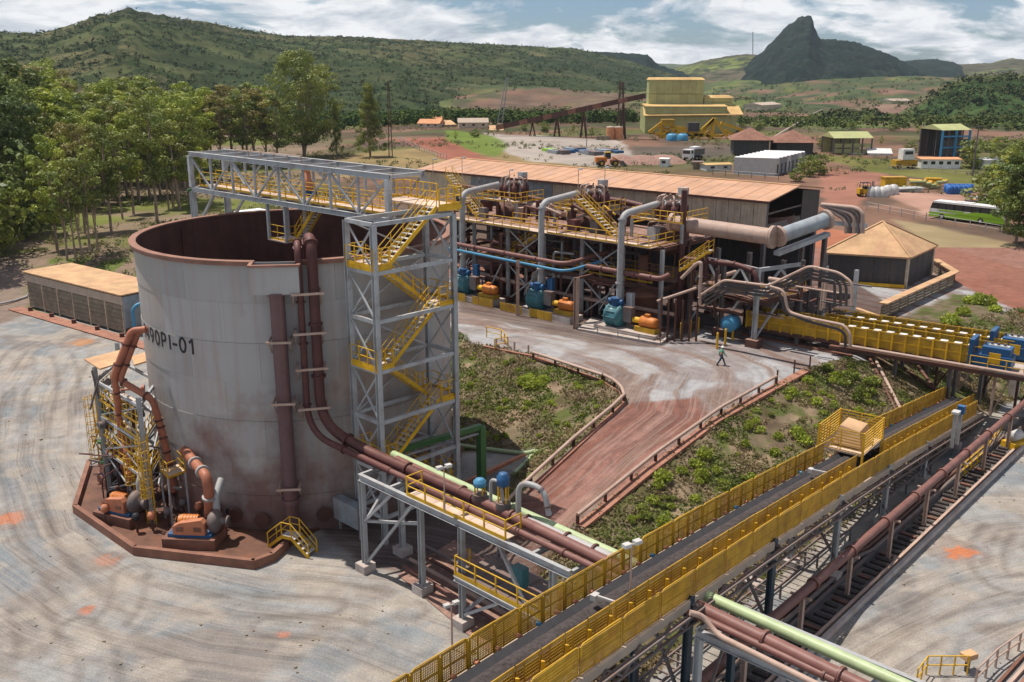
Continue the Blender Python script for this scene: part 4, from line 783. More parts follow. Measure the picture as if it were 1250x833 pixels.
def pump_skid(label, base, rz, kind=0, s=1.0):
    t = thing('slurry_pump', label, 'pump', base, 'belt driven pumps in the bund'); ca, sa = math.cos(rz), math.sin(rz); b = V3(base)
    def l(x, y, z): return b + V((x * ca - y * sa, x * sa + y * ca, z))
    MB().box(b + UP * 0.35, (3.6 * s, 2.2 * s, 0.7), rz).build('plinth', 'rust_concrete', t)
    MB().box(l(0, 0, 0.82), (3.0 * s, 1.6 * s, 0.2), rz).build('base_frame', 'blue_paint', t)
    prof = [(-1.1, 0.9), (1.1, 0.9), (1.1, 1.7), (0.9, 1.95), (-0.6, 1.7), (-1.1, 1.45)]
    mb = MB(); y0, y1 = -0.85 * s, -0.35 * s; pts = [l(x * s, y0, z) for x, z in prof] + [l(x * s, y1, z) for x, z in prof]; n = len(prof)
    mb.add(pts, [tuple(range(n)), tuple(reversed(range(n, 2 * n)))] + [(i + 0, n + i, n + (i + 1) % n, (i + 1) % n) for i in range(n)]); g_ = mb.build('belt_guard', 'orange_guard', t)
    for k in (-0.6, 0.6): MB().box(l(k * s, y0 - 0.01, 1.3), (0.5 * s, 0.05, 0.3), rz).build('vent_grille', 'rust_concrete', g_)
    MB().tube([l(-0.9 * s, 0.25, 1.4), l(0.3 * s, 0.25, 1.4)], 0.42 * s, 16).tube([l(-1.05 * s, 0.25, 1.4), l(-0.9 * s, 0.25, 1.4)], 0.36 * s, 16).build('motor', 'orange_motor', t)
    mb = MB(); 
    for k in range(5): mb.tube([l((-0.75 + 0.22 * k) * s, 0.25, 1.4), l((-0.7 + 0.22 * k) * s, 0.25, 1.4)], 0.46 * s, 16)
    mb.build('cooling_fins', 'orange_motor', t)
    MB().lathe(l(1.5 * s, 0.1, 1.5), [(0.01, -0.35), (0.55, -0.35), (0.78, -0.15), (0.78, 0.15), (0.55, 0.35), (0.25, 0.4), (0.25, 0.8), (0.38, 0.8), (0.38, 0.9), (0.01, 0.9)], 20, V((ca, sa, 0))).build('volute', 'dark_steel', t)
    MB().tube(fillet([l(1.5 * s, 0.5, 1.9), l(1.5 * s, 0.5, 3.0), l(1.6 * s, 1.5, 3.8)], 0.5), 0.24, 12).build('outlet', 'grey_pipe', t)
    return t
p2b = P(243, 668, 0.14); p1b = P(150, 640, 0.14)
pump_skid('pump with salmon belt guard on a brown plinth, nearest in the bund', P(238, 662, 0.14), R(-4), s=0.95)
pump_skid('pump with salmon belt guard on its plinth below the yellow caged ladder', P(150, 634, 0.14), R(-24), s=0.9)
pump_skid('farthest pump in the bund, under the pipe bends on the left', P(136, 590, 0.14), R(-50), s=0.6)
# discharge pipes and valves of the bund
pipe('discharge_pipe', 'left one of two orange pipes dropping from the tank shell to the pump tower', [P(178, 402, 13.2), P(160, 404, 13.1), P(139, 458, 10.2), P(142, 478, 9.0), P(147, 520, 6.0), P(152, 585, 1.5)], 0.22, 'orange_pipe', bend=0.35, flanges=(0.14, 0.25, 0.4, 0.55, 0.75), fm='dark_red_pipe')
pipe('discharge_pipe', 'right one of two orange pipes dropping from the tank shell, bent back along the tank', [P(180, 402, 13.0), P(169, 404, 13.0), P(146, 464, 9.8), P(186, 488, 8.6), P(196, 520, 6.6), P(205, 560, 4.2), P(212, 600, 1.8)], 0.22, 'orange_pipe', bend=0.4, flanges=(0.12, 0.22, 0.32, 0.45, 0.6, 0.64, 0.7, 0.78, 0.85), fm='dark_red_pipe')
pipe('suction_pipe', 'rusty pipe with a pale elbow dropping to the nearest pump in the bund', [P(225, 550, 5.0), P(252, 582, 4.6), P(255, 600, 3.6), P(256, 628, 1.8)], 0.33, 'orange_pipe', bend=0.9, flanges=(0.3, 0.5, 0.8), fm='grey_pipe')
pipe('suction_pipe', 'curved orange pipe in the middle of the pump tower', [P(148, 530, 5.2), P(158, 552, 4.4), P(160, 590, 2.0)], 0.25, 'orange_pipe', bend=0.8, flanges=(0.4, 0.8))
for (a_, b_, z_, lab) in (((196, 545), (222, 540), 4.6, 'dark pipe manifold with green valve beside the tank foot'), ((120, 520), (175, 505), 5.6, 'dark cross pipe with valves inside the pump tower')):
    t = pipe('valve_manifold', lab, [P(*a_, z_), P(*b_, z_)], 0.26, 'dark_steel', flanges=(0.1, 0.3, 0.5, 0.7, 0.9), cat='valves')
    for s_ in (0.25, 0.6): c = P(*a_, z_).lerp(P(*b_, z_), s_); MB().lathe(c, [(0.01, 0.2), (0.12, 0.2), (0.12, 0.8), (0.32, 0.82), (0.32, 0.9), (0.01, 0.92)], 12).build('hand_wheel', 'green_paint', t)
# open steel frame that carries these pipes
pt = thing('pipe_tower', 'slender grey steel frame with a tan canopy carrying orange pipes beside the tank', 'steel frame', P(150, 600, 0))
pts_ = [P(134, 600, 0.1), P(186, 640, 0.1), P(206, 600, 0.1), P(160, 568, 0.1)]; hts = [hz(P(134, 600, 0), 460), 7.6, 8.2, 9.2]
pts_ = [V((p.x, p.y, 0.1)) for p in pts_]; tops = [9.4, 9.0, 9.4, 9.8]
for p, h in zip(pts_, tops): MB().ibeam(p, p + UP * h, 0.26, 0.26).build('column', 'grey_steel', pt)
for h in (3.2, 5.8, 8.4):
    for i in range(4): a, b = pts_[i], pts_[(i + 1) % 4]; MB().beam(a + UP * h, b + UP * h, 0.16, 0.2).build('beam', 'grey_steel', pt)
for h0, h1 in ((0.3, 3.1), (3.3, 5.7), (5.9, 8.3)):
    for i in (0, 1, 3): a, b = pts_[i], pts_[(i + 1) % 4]; MB().beam(a + UP * h0, b + UP * h1, 0.09).build('brace', 'grey_steel', pt); MB().beam(b + UP * h0, a + UP * h1, 0.09).build('brace', 'grey_steel', pt)
for h in (3.3, 5.9): MB().plate([pts_[3] + UP * h, pts_[0] + UP * h, (pts_[0] + pts_[1]) / 2 + UP * h, (pts_[3] + pts_[2]) / 2 + UP * h], 0.06).build('platform', 'deck_dust', pt); railing(pt, [pts_[3] + UP * h, pts_[0] + UP * h, pts_[1] + UP * h, pts_[2] + UP * h], sp=0.9)
for q4 in (((103, 440), (150, 428), (160, 440), (122, 452)),): c4 = [P(*q, 9.6) for q in q4]; MB().plate([c4[0], c4[3], c4[2], c4[1]], 0.1).build('canopy_sheet', 'roof_dust', pt)
c4 = [P(*q, 9.2) for q in ((160, 437), (182, 430), (184, 441), (164, 447))]; MB().plate([c4[0], c4[3], c4[2], c4[1]], 0.1).build('canopy_sheet', 'roof_dust', pt)
cl0 = P(110, 470, 8.5); MB().beam(P(112, 452, 9.5), P(125, 505, 6), 0.1).beam(P(122, 458, 9.4), P(110, 500, 6.3), 0.1).build('canopy_strut', 'dark_steel', pt)
cage_ladder('cage_ladder', 'yellow caged ladder standing in the bund between the two belt guards', P(186, 640, 0.14), 5.6, (-0.1, -1, 0), w=0.6)
cage_ladder('cage_ladder', 'yellow caged ladder at the left corner of the pump tower above an orange float', P(127, 590, 0.14), 6.0, (-0.7, -0.7, 0), w=0.6)
cage_ladder('cage_ladder', 'short yellow caged ladder beside the tallest one in the bund', P(170, 624, 0.14), 3.4, (-0.5, -0.8, 0), w=0.5)
fr = thing('pipe_stand', 'thin pale pole frame with a lamp pole at the right end of the bund', 'stand', P(287, 640, 0.14)); a, b = P(287, 640, 0.14), P(252, 605, 0.14)
MB().beam(a, a + UP * 3.0, 0.07).beam(b, b + UP * 3.0, 0.07).beam(a + UP * 3.0, b + UP * 3.0, 0.07).build('frame', 'pale_green', fr)
c = P(281, 640, 0.14); MB().cyl(c, c + UP * 1.8, 0.14, 10).build('post', 'orange_guard', fr); MB().box(c + UP * 2.1, (0.4, 0.4, 0.6)).build('motor_box', 'dark_steel', fr)
pf_ = thing('access_platform', 'yellow railed platform on posts between ladder and tank foot', 'platform', P(212, 600, 0.14)); z_ = 3.6
c4 = [P(*q, z_) for q in ((196, 575), (205, 585), (226, 577), (217, 568))]; MB().plate(c4, 0.08).build('deck_plate', 'deck_dust', pf_); railing(pf_, [c4[0], c4[1], c4[2], c4[3]], sp=0.9)
for p in c4: MB().beam(V((p.x, p.y, 0.1)), p, 0.1).build('leg', 'grey_steel', pf_)
# yellow crossover stair over the bund wall
cs = thing('crossover_stair', 'small arched yellow stair stepping over the bund wall', 'stair', P(357, 672, 0)); a = P(333, 664, 0.14); b = P(382, 678, 0); d = (b - a); d.z = 0; Lx = d.length; d.normalize(); n = V((-d.y, d.x, 0)); m1, m2 = a + d * Lx * 0.36, a + d * Lx * 0.6; zt = 0.95
def rl(off):
    s0 = n * off; mb = MB()
    for h in (1.0, 0.55): mb.tube([a + s0 + UP * h, m1 + s0 + UP * (zt + h), m2 + s0 + UP * (zt + h), b + s0 + UP * (h - 0.1)], 0.032, 6)
    for p in (a, m1 - UP * 0 + UP * zt, m2 + UP * zt, b - UP * 0.1): mb.beam(p + s0, p + s0 + UP * 1.0, 0.06)
    mb.build('handrail', 'yellow_paint', cs)
    MB().beam(a + s0, m1 + s0 + UP * zt, 0.05, 0.2).beam(m1 + s0 + UP * zt, m2 + s0 + UP * zt, 0.05, 0.2).beam(m2 + s0 + UP * zt, b + s0, 0.05, 0.2).build('stringer', 'yellow_paint', cs)
rl(-0.45); rl(0.45)
for p, q, k_ in ((a, m1 + UP * zt, 4), (b, m2 + UP * zt, 4)):
    for k in range(k_): c = p.lerp(q, (k + 0.8) / k_); MB().beam(c - n * 0.42, c + n * 0.42, 0.26, 0.05).build('tread', 'galvanised', cs)
MB().beam(m1 + UP * zt, m2 + UP * zt, 0.84, 0.05).build('landing', 'galvanised', cs)

# small pipework, cables and boxes that crowd the bund
rb_ = random.Random(21); cl_t = thing('hose_bundle', 'tangle of dark hoses and thin pipes between the pumps in the bund', 'hoses', P(200, 625, 0.14))
for k in range(60):
    a = P(rb_.uniform(128, 262), rb_.uniform(575, 622), 0.3); h = rb_.uniform(0.3, 3.2); b = a + V((rb_.uniform(-2.6, 2.6), rb_.uniform(-0.6, 1.8), 0)); m_ = rb_.choice(['dark_steel', 'dark_steel', 'brown_steel', 'brown_steel', 'dark_red_pipe', 'grey_pipe', 'black'])
    MB().tube(fillet([a, a + UP * h, b + UP * (h * rb_.uniform(0.3, 1.3) + 0.3)] + ([V((b.x, b.y, 0.25))] if k % 3 == 0 else [b + UP * (h + 0.2) + V((0.9, 0.5, 0))]), 0.3), rb_.choice([0.05, 0.07, 0.1]), 7).build('hose', m_, cl_t)
for k in range(9):
    a = P(130 + k * 19, rb_.uniform(618, 655), 0.14); t = thing('valve_stand', 'dark valve stand on the bund floor, %s from the left of nine' % ('first', 'second', 'third', 'fourth', 'fifth', 'sixth', 'seventh', 'eighth', 'ninth')[k], 'valve', a, 'valve stands in the bund'); MB().beam(a, a + UP * 0.9, 0.12).build('post', 'brown_steel', t); MB().lathe(a + UP * 0.9, [(0.01, 0), (0.24, 0), (0.28, 0.2), (0.2, 0.45), (0.01, 0.5)], 12).build('valve_head', rb_.choice(['dark_steel', 'orange_guard', 'black']), t)
pipe('suction_pipe', 'thick dark suction pipe from the tank foot to the nearest pump', [tp(shell(262, 1.4), TR, 1.4), P(262, 632, 1.5), P(256, 640, 1.4)], 0.36, 'brown_steel', flanges=(0.3, 0.6, 0.9))
pipe('suction_pipe', 'thick dark suction pipe from the tank foot to the pump below the caged ladder', [tp(shell(215, 1.6), TR, 1.6), P(196, 598, 1.6), P(188, 606, 1.5)], 0.34, 'brown_steel', flanges=(0.3, 0.6, 0.9))
for k, (x_, y_) in enumerate(((206, 600), (226, 590), (245, 600))): c = P(x_, y_, 0.1); t = thing('control_box', ('left', 'middle', 'right')[k] + ' of three small control boxes on posts at the tank foot', 'control box', c); MB().beam(c, c + UP * 1.3, 0.08).build('post', 'galvanised', t); MB().box(c + UP * 1.6, (0.6, 0.35, 0.8), 0.4).build('box_body', ('teal_paint', 'galvanised', 'dark_steel')[k], t)

for k in range(26):       # fittings hung in the pipe tower
    f_ = rb_.random(); a = pts_[0].lerp(pts_[2], rb_.uniform(0.05, 0.95)) + UP * rb_.uniform(2.4, 8.0) + V((rb_.uniform(-1, 1), rb_.uniform(-1, 1), 0)); d = rb_.choice([V((1, 0.2, 0)), V((0.2, 1, 0)), V((0.6, -0.6, 0)), V((0, 0, -1))]) * rb_.uniform(0.7, 2.0)
    MB().tube([a, a + d], rb_.choice([0.08, 0.13, 0.2]), 8).cyl(a, a + d * 0.12, 0.28, 10).cyl(a + d * 0.9, a + d, 0.28, 10).build('pipe_fitting', rb_.choice(['dark_steel', 'brown_steel', 'grey_pipe', 'orange_pipe', 'green_paint', 'dark_red_pipe']), pt)
for h in (4.4, 7.0): railing(pt, [pts_[3] + UP * h, pts_[0] + UP * h, pts_[1] + UP * h], sp=0.7)
stair(pt, pts_[0] + V((-0.6, 0.4, 3.3)), pts_[3] + V((-0.6, -0.4, 5.9)), 0.7, V((0.9, 0.4, 0)))
# ------------------------------------------------------------ pipe rack in front of the tank
rack = thing('pipe_rack', 'grey steel pipe rack with yellow railed walkway in front of the tank', 'pipe rack', rk(0, 0, 0))
ZR = 6.2; RL = 16.6; RWD = 3.0
for n_ in (0, RWD):
    MB().ibeam(rk(0, n_, ZR), rk(RL, n_, ZR), 0.25, 0.42).build('main_beam', 'grey_steel', rack)
for u_ in (0, 2.7, 5.5, 8.3, 11.2, 14, RL): MB().ibeam(rk(u_, 0.12, ZR + 0.02), rk(u_, RWD - 0.12, ZR + 0.02), 0.18, 0.3).build('cross_beam', 'grey_steel', rack)
for u_, n_, zb in ((0.15, 0.05, 0), (0.15, RWD, 0), (4.6, 0.8, 0), (8.9, 0.0, 0), (8.9, RWD, 0), (15.5, 0, 0), (15.5, RWD, 0)):
    MB().ibeam(rk(u_, n_, 0.5), rk(u_, n_, ZR - 0.2), 0.3, 0.3).build('column', 'grey_steel', rack)
    MB().box(rk(u_, n_, 0.25), (0.9, 0.9, 0.55), R(-44)).build('footing', 'concrete', rack)
for a, b in (((0.3, 0.05, 3.4), (3.0, 0.05, 6.0)), ((0.3, 0.1, 0.6), (4.5, 0.7, 6.0)), ((0.2, 0.2, 3.3), (0.2, RWD - 0.2, 6.0)), ((0.2, 0.2, 3.3), (4.5, 0.8, 4.4)), ((9.1, 0, 0.8), (12.6, 0, 3.2)), ((9.1, 0, 1.0), (10.8, 2.5, 3.2)), ((11.6, 0.1, 6.0), (15.0, 0.1, 1.2))):
    MB().beam(rk(*a), rk(*b), 0.16).build('brace', 'grey_steel', rack)
for k in range(8):
    u0 = 4.4 + k * 0.98; MB().plate([rk(u0, 0.1, ZR + 0.22), rk(u0 + 0.96, 0.1, ZR + 0.22), rk(u0 + 0.96, 1.15, ZR + 0.22), rk(u0, 1.15, ZR + 0.22)], 0.05).build('deck_plate', 'deck_dust', rack)
MB().beam(rk(4.4, 0.0, ZR + 0.28), rk(12.2, 0.0, ZR + 0.28), 0.05, 0.26).build('toe_board', 'yellow_paint', rack)
railing(rack, [rk(4.4, 1.15, ZR + 0.25), rk(4.4, 0.02, ZR + 0.25), rk(12.2, 0.02, ZR + 0.25), rk(12.2, 1.15, ZR + 0.25)], sp=1.55, r=0.04, toe=False)
# lower platform
lp = thing('lower_platform', 'yellow railed grey platform hanging below the rack walkway beside the conveyor', 'platform', rk(8.6, -0.4, 3.2)); zl = 3.2
for k in range(5): MB().plate([rk(8.7 + k * 1.25, -0.2, zl), rk(9.9 + k * 1.25, -0.2, zl), rk(9.9 + k * 1.25, 2.6, zl), rk(8.7 + k * 1.25, 2.6, zl)], 0.06).build('deck_plate', 'dark_steel', lp)
MB().ibeam(rk(8.6, -0.3, zl - 0.2), rk(15.1, -0.3, zl - 0.2), 0.2, 0.3).build('edge_beam', 'grey_steel', lp); MB().ibeam(rk(8.6, 2.7, zl - 0.2), rk(15.1, 2.7, zl - 0.2), 0.2, 0.3).build('edge_beam', 'grey_steel', lp)
MB().beam(rk(8.6, -0.3, zl + 0.1), rk(14.9, -0.3, zl + 0.1), 0.05, 0.25).beam(rk(14.95, -0.3, zl + 0.1), rk(14.95, 2.7, zl + 0.1), 0.05, 0.25).build('toe_board', 'yellow_paint', lp)
railing(lp, [rk(8.7, 0.8, zl + 0.05), rk(8.7, -0.3, zl + 0.05), rk(14.9, -0.3, zl + 0.05), rk(14.9, 2.6, zl + 0.05)], sp=1.5, r=0.04, toe=False)
MB().box(rk(12.4, 0.9, zl + 0.9), (0.8, 0.5, 1.1), R(-44)).build('control_box', 'teal_paint', lp)
# the pipes on the rack, each its own run; they pass under the conveyor and go on
pipe('process_pipe', 'pale green pipe along the far side of the pipe rack', [gA - (gB - gA) * 0.0, gB + (gB - gA) * 0.12], 0.26, 'pale_green', flanges=(0.3,), cat='pipe')
pipe('process_pipe', 'thick brick red pipe beside the pale green one on the rack', [aA0, online(aA0, aA1, 0.35), online(aA0, aA1, 1.5)], 0.3, 'red_pipe', flanges=(0.18, 0.3, 0.62, 0.75, 0.85))
bx = online(bA0, bA1, 0.52); pipe('process_pipe', 'short grey pipe stub between the valves and the conveyor fence', [online(bA0, bA1, 0.72), online(bA0, bA1, 1.04)], 0.29, 'grey_pipe', flanges=(0.04, 0.5, 0.8), fm='dark_red_pipe')
pipe('process_pipe', 'thin red pipe nearest the walkway on the rack', [online(cA0, cA1, 0.12), online(cA0, cA1, 1.5)], 0.17, 'red_pipe', flanges=(0.2, 0.4, 0.62, 0.8), cat='pipe')
pipe('process_pipe', 'tan bent pipe on the near edge of the rack beyond the conveyor', [P(842, 748, 7.4), P(858, 752, 7.2), P(875, 775, 6.6), P(1010, 842, 6.6), P(1080, 880, 6.6)], 0.13, 'tan_pipe', bend=0.5)
# pinch valves and gooseneck
def valve(lab, c, h, m):
    t = thing('pinch_valve', lab, 'valve', c); c = V3(c)
    MB().cyl(c, c + UP * 0.35, 0.42, 14).build('valve_body', 'dark_steel', t)
    for k in range(4): a = k * math.pi / 2 + 0.5; MB().cyl(c + V((math.cos(a) * 0.3, math.sin(a) * 0.3, 0.3)), c + V((math.cos(a) * 0.3, math.sin(a) * 0.3, h * 0.75)), 0.05, 6).build('yoke_rod', 'yellow_paint', t)
    MB().lathe(c, [(0.01, h * 0.7), (0.36, h * 0.7), (0.36, h * 0.95), (0.25, h), (0.25, h * 1.05), (0.01, h * 1.06)], 14).build('actuator', m, t); return t
valve('blue topped tall valve with yellow rods above the rack pipes', online(bA0, bA1, 0.64) + UP * 0.2, 1.9, 'blue_paint')
valve('smaller blue topped valve at the end of the dark red feed pipe', online(bA0, bA1, 0.545) + UP * 0.1, 1.15, 'light_blue')
c0 = online(cA0, cA1, 0.62); pipe('gooseneck_pipe', 'grey gooseneck vent pipe curling over beside the valves', [online(bA0, bA1, 0.70), online(bA0, bA1, 0.70) + UP * 2.1, online(bA0, bA1, 0.78) + UP * 2.1 + RN * 0.3, online(bA0, bA1, 0.80) + UP * 0.7 + RN * 0.3], 0.15, 'grey_pipe', bend=0.7, flanges=(0.7, 0.9), fm='dark_steel')
pipe('gooseneck_pipe', 'thin dark vent pipe curling between the two blue valves', [online(bA0, bA1, 0.59), online(bA0, bA1, 0.59) + UP * 1.6, online(bA0, bA1, 0.63) + UP * 1.6, online(bA0, bA1, 0.64) + UP * 0.6], 0.09, 'grey_pipe', bend=0.4)
lampp = lambda nm, lab, base, h, two=True: None
def lamp_post(lab, base, h, r=0.05, heads=2, m='tan_pipe', group=None, cat='lamp post', name='lamp_post'):
    base = V3(base); t = thing(name, lab, cat, base, group); MB().cyl(base, base + UP * h, r, 8, r * 0.7).build('pole', m, t)
    for k in range(heads):
        a = 0.6 + k * math.pi * (2 / max(heads, 1)); c = base + UP * h + V((math.cos(a), math.sin(a), 0)) * 0.28
        MB().beam(base + UP * (h - 0.05), c, 0.05).box(c + UP * 0.02, (0.34, 0.26, 0.16), a).build('lamp_head', 'galvanised', t)
    return t
lamp_post('thin lamp post rising from the rack walkway railing', rk(7.6, 0.0, ZR + 0.3), 2.6, 0.045)
lamp_post('slim floodlight mast with two lamp heads standing beside the rack footing', P(552, 793, 0), hz(P(552, 793, 0), 738), 0.06)
lamp_post('thin lamp post at the outer conveyor fence near the photo bottom', P(768, 760, 7.6), 3.6, 0.05, 2)
# rust slab with strips of pipes under the rack
pad_ = tag(MB().prism([tuple(P(*q).xy) for q in ((486, 703), (555, 660), (680, 740), (600, 800))], -0.1, 0.05).build('foundation_slab', 'brown_concrete'), None, None, kind='structure')
for k, (lab, m_) in enumerate((('dark ground pipe nearest the tank under the rack', 'dark_steel'), ('rusty ground pipe in the middle of four under the rack', 'brown_steel'), ('tan ground pipe beside the middle rusty one under the rack', 'tan_pipe'), ('rusty ground pipe nearest the yard under the rack', 'red_pipe'))):
    a, b = P(515 + k * -7, 670 + k * 9), P(640 - k * 8, 735 + k * 12); pipe('ground_pipe', lab, [a + UP * 0.3, b + UP * 0.3], 0.12, m_)
# green frame and pit behind the rack
gf = thing('portal_frame', 'dark green steel portal frame over the pit behind the rack', 'steel frame', P(588, 600, 0)); gz1 = hz(P(588, 600, 0), 520)
g1 = P(588, 605, 0); g1t = V((g1.x, g1.y, 5.3)); g2 = P(480, 552, 5.3)
MB().beam(g1, g1t, 0.5).build('post', 'green_paint', gf); MB().beam(g1t, g2, 0.4, 0.35).build('beam', 'green_paint', gf); MB().tube([g1t - UP * 0.5 + V((0.3, 0.3, 0)), g2 - UP * 0.5 + V((0.3, 0.3, 0))], 0.1, 8).build('pipe_line', 'grey_pipe', gf)
pit = thing('pit_edge', 'pale green kerb pipe edging the sump pit below the grass slope', 'kerb', P(560, 545, 1)); e = [P(*q, 0.9) for q in ((500, 528), (560, 546), (640, 556), (657, 552), (628, 580))]
MB().tube(fillet([p + UP * 0.15 for p in e], 0.4), 0.16, 8).build('edge_pipe', 'pale_green', pit)
MB().beam(P(545, 600, 0.6), P(640, 556, 0.9), 0.3, 0.3).build('cross_beam', 'orange_guard', pit)
MB().prism([tuple(P(*q).xy) for q in ((500, 560), (560, 552), (650, 570), (620, 620), (520, 600))], -0.3, 0.06).build('pit_floor', 'brown_concrete', pit)
for q in ((505, 575), (530, 560), (548, 570)):
    c = P(*q, 0); bx_ = thing('skip_bin', {505: 'blue and rust bin in the shade left of the green post', 530: 'yellow caged machine in the shade behind the stair tower foot', 548: 'brown bin nearest the green post'}[q[0]], 'bin', c)
    m_ = {505: 'light_blue', 530: 'yellow_mesh', 548: 'rust_concrete'}[q[0]]; MB().box(c + UP * 0.8, (1.6, 1.2, 1.4), 0.7).build('body', m_, bx_); MB().box(c + UP * 1.54, (1.75, 1.35, 0.1), 0.7).build('rim', m_, bx_)
eb = thing('electric_cabinet', 'grey cabinet rack standing in the shade at the tank foot', 'cabinet', P(428, 650, 0)); c = P(428, 652, 0)
MB().box(c + UP * 1.6, (2.6, 0.7, 1.5), R(-44)).build('cabinet', 'blue_grey_wall', eb)
for s_ in (-1.1, 1.1): MB().beam(c + RDx * s_, c + RDx * s_ + UP * 1.0, 0.12).build('leg', 'grey_steel', eb)

# ------------------------------------------------------------ main belt conveyor
KA = R(38.3); KD = V((math.sin(KA), math.cos(KA), 0)); KN = V((KD.y, -KD.x, 0)); KS = 0.123; K0 = V((3.42, 36.93, 0))
_kz = np.polyfit([-26, -12, 0, 10, 27, 35, 58], [9.75, 9.05, 8.2, 7.3, 5.4, 4.2, 1.1], 3)
def kz(t): return float(np.polyval(_kz, t))
def kc(t, n, z=0.0): p = K0 + KD * t + KN * n; p.z = kz(t) + z; return p
cv = thing('belt_conveyor', 'long dark belt conveyor between yellow mesh guards crossing the foreground', 'conveyor', K0)
T0, T1_ = -26.0, 57.0
def strip(prof, z=0.0, ts=None, sm=False):     # loft a cross section (n, z) along the conveyor
    ts = ts or [T0 + (T1_ - T0) * k / 56 for k in range(57)]; n = len(prof); mb = MB(); vs = []
    for t in ts: vs += [kc(t, a, b + z) for a, b in prof]
    fs = [(i * n + k, i * n + (k + 1) % n, (i + 1) * n + (k + 1) % n, (i + 1) * n + k) for i in range(len(ts) - 1) for k in range(n)]
    fs = [tuple(reversed(f)) for f in fs]
    mb.add(vs, fs, sm); mb.add(vs[:n], [tuple(range(n))]); mb.add(vs[-n:], [tuple(reversed(range(n)))]); return mb
BX0, BX1 = 0.42, 1.72
strip([(BX0, 0.42), (BX0 + 0.35, 0.2), (BX1 - 0.35, 0.2), (BX1, 0.42), (BX1, 0.39), (BX1 - 0.35, 0.17), (BX0 + 0.35, 0.17), (BX0, 0.39)]).build('belt', 'rubber', cv)
ts_ = [T0 + (T1_ - T0) * k / 400 for k in range(401)]; mb = MB(); vs = []; M_ = 7
for i, t in enumerate(ts_):
    hh = 0.10 + 0.10 * float(vnoise(np.array(t * 0.9), np.array(3.3))) ; w_ = 0.38 + 0.07 * float(vnoise(np.array(t * 1.4), np.array(8.3)))
    for k in range(M_): s_ = k / (M_ - 1) * 2 - 1; vs.append(kc(t, (BX0 + BX1) / 2 + s_ * w_, 0.19 + (0.02 if abs(s_) == 1 else hh * (1 - s_ * s_) + 0.05 * float(vnoise(np.array(t * 5.0), np.array(k * 1.3 + 2))))))
mb.add(vs, [(i * M_ + k, i * M_ + k + 1, (i + 1) * M_ + k + 1, (i + 1) * M_ + k) for i in range(400) for k in range(M_ - 1)], False)
oo = mb.build('ore_load', 'ore', cv); oo['kind'] = 'stuff'
strip([(BX0 + 0.1, -0.45), (BX1 - 0.1, -0.45), (BX1 - 0.1, -0.48), (BX0 + 0.1, -0.48)]).build('return_belt', 'rubber', cv)
for n_ in (0.12, 2.0): strip([(n_ - 0.09, -0.35), (n_ + 0.09, -0.35), (n_ + 0.09, 0.0), (n_ - 0.09, 0.0)]).build('stringer', 'dark_steel', cv)
strip([(2.15, -0.66), (2.8, -0.66), (2.8, -0.6), (2.15, -0.6)]).build('walkway', 'deck_dust', cv)
strip([(2.8, -0.92), (2.94, -0.92), (2.94, -0.52), (2.8, -0.52)]).build('edge_beam', 'trim_tan', cv)
strip([(0.0, -0.32), (-0.14, -0.32), (-0.14, 0.02), (0.0, 0.02)]).build('edge_beam', 'trim_tan', cv)
for n_ in (3.25, 3.4): strip([(n_, -0.85), (n_ + 0.07, -0.85), (n_ + 0.07, -0.75), (n_, -0.75)]).build('cable_duct', 'dark_steel', cv)
# idlers with coloured ends
t = T0 + 0.6; i = 0; me_r = MB().cyl((-0.55, 0, 0), (0.55, 0, 0), 0.075, 10).mesh('idler_roller', 'dark_steel'); ang = math.atan2(KN.y, KN.x)
ends = {m: MB().cyl((-0.09, 0, 0), (0.09, 0, 0), 0.1, 10).mesh('idler_cap', m) for m in ('orange_guard', 'light_blue', 'terracotta', 'yellow_paint')}
while t < T1_ - 0.5:
    for n_, dz, tilt in (((BX0 + BX1) / 2, 0.09, 0),):
        o = bpy.data.objects.new('idler_roller', me_r); scene.collection.objects.link(o); o.parent = cv; o.location = kc(t, n_, dz) - K0; o.rotation_euler = (0, 0, ang)
    mm = 'light_blue' if i % 7 == 3 else ('terracotta' if i % 3 == 0 else 'orange_guard')
    o = bpy.data.objects.new('idler_cap', ends[mm]); scene.collection.objects.link(o); o.parent = cv; o.location = kc(t, 0.26, 0.36) - K0; o.rotation_euler = (0, 0, ang)
    t += 1.25; i += 1
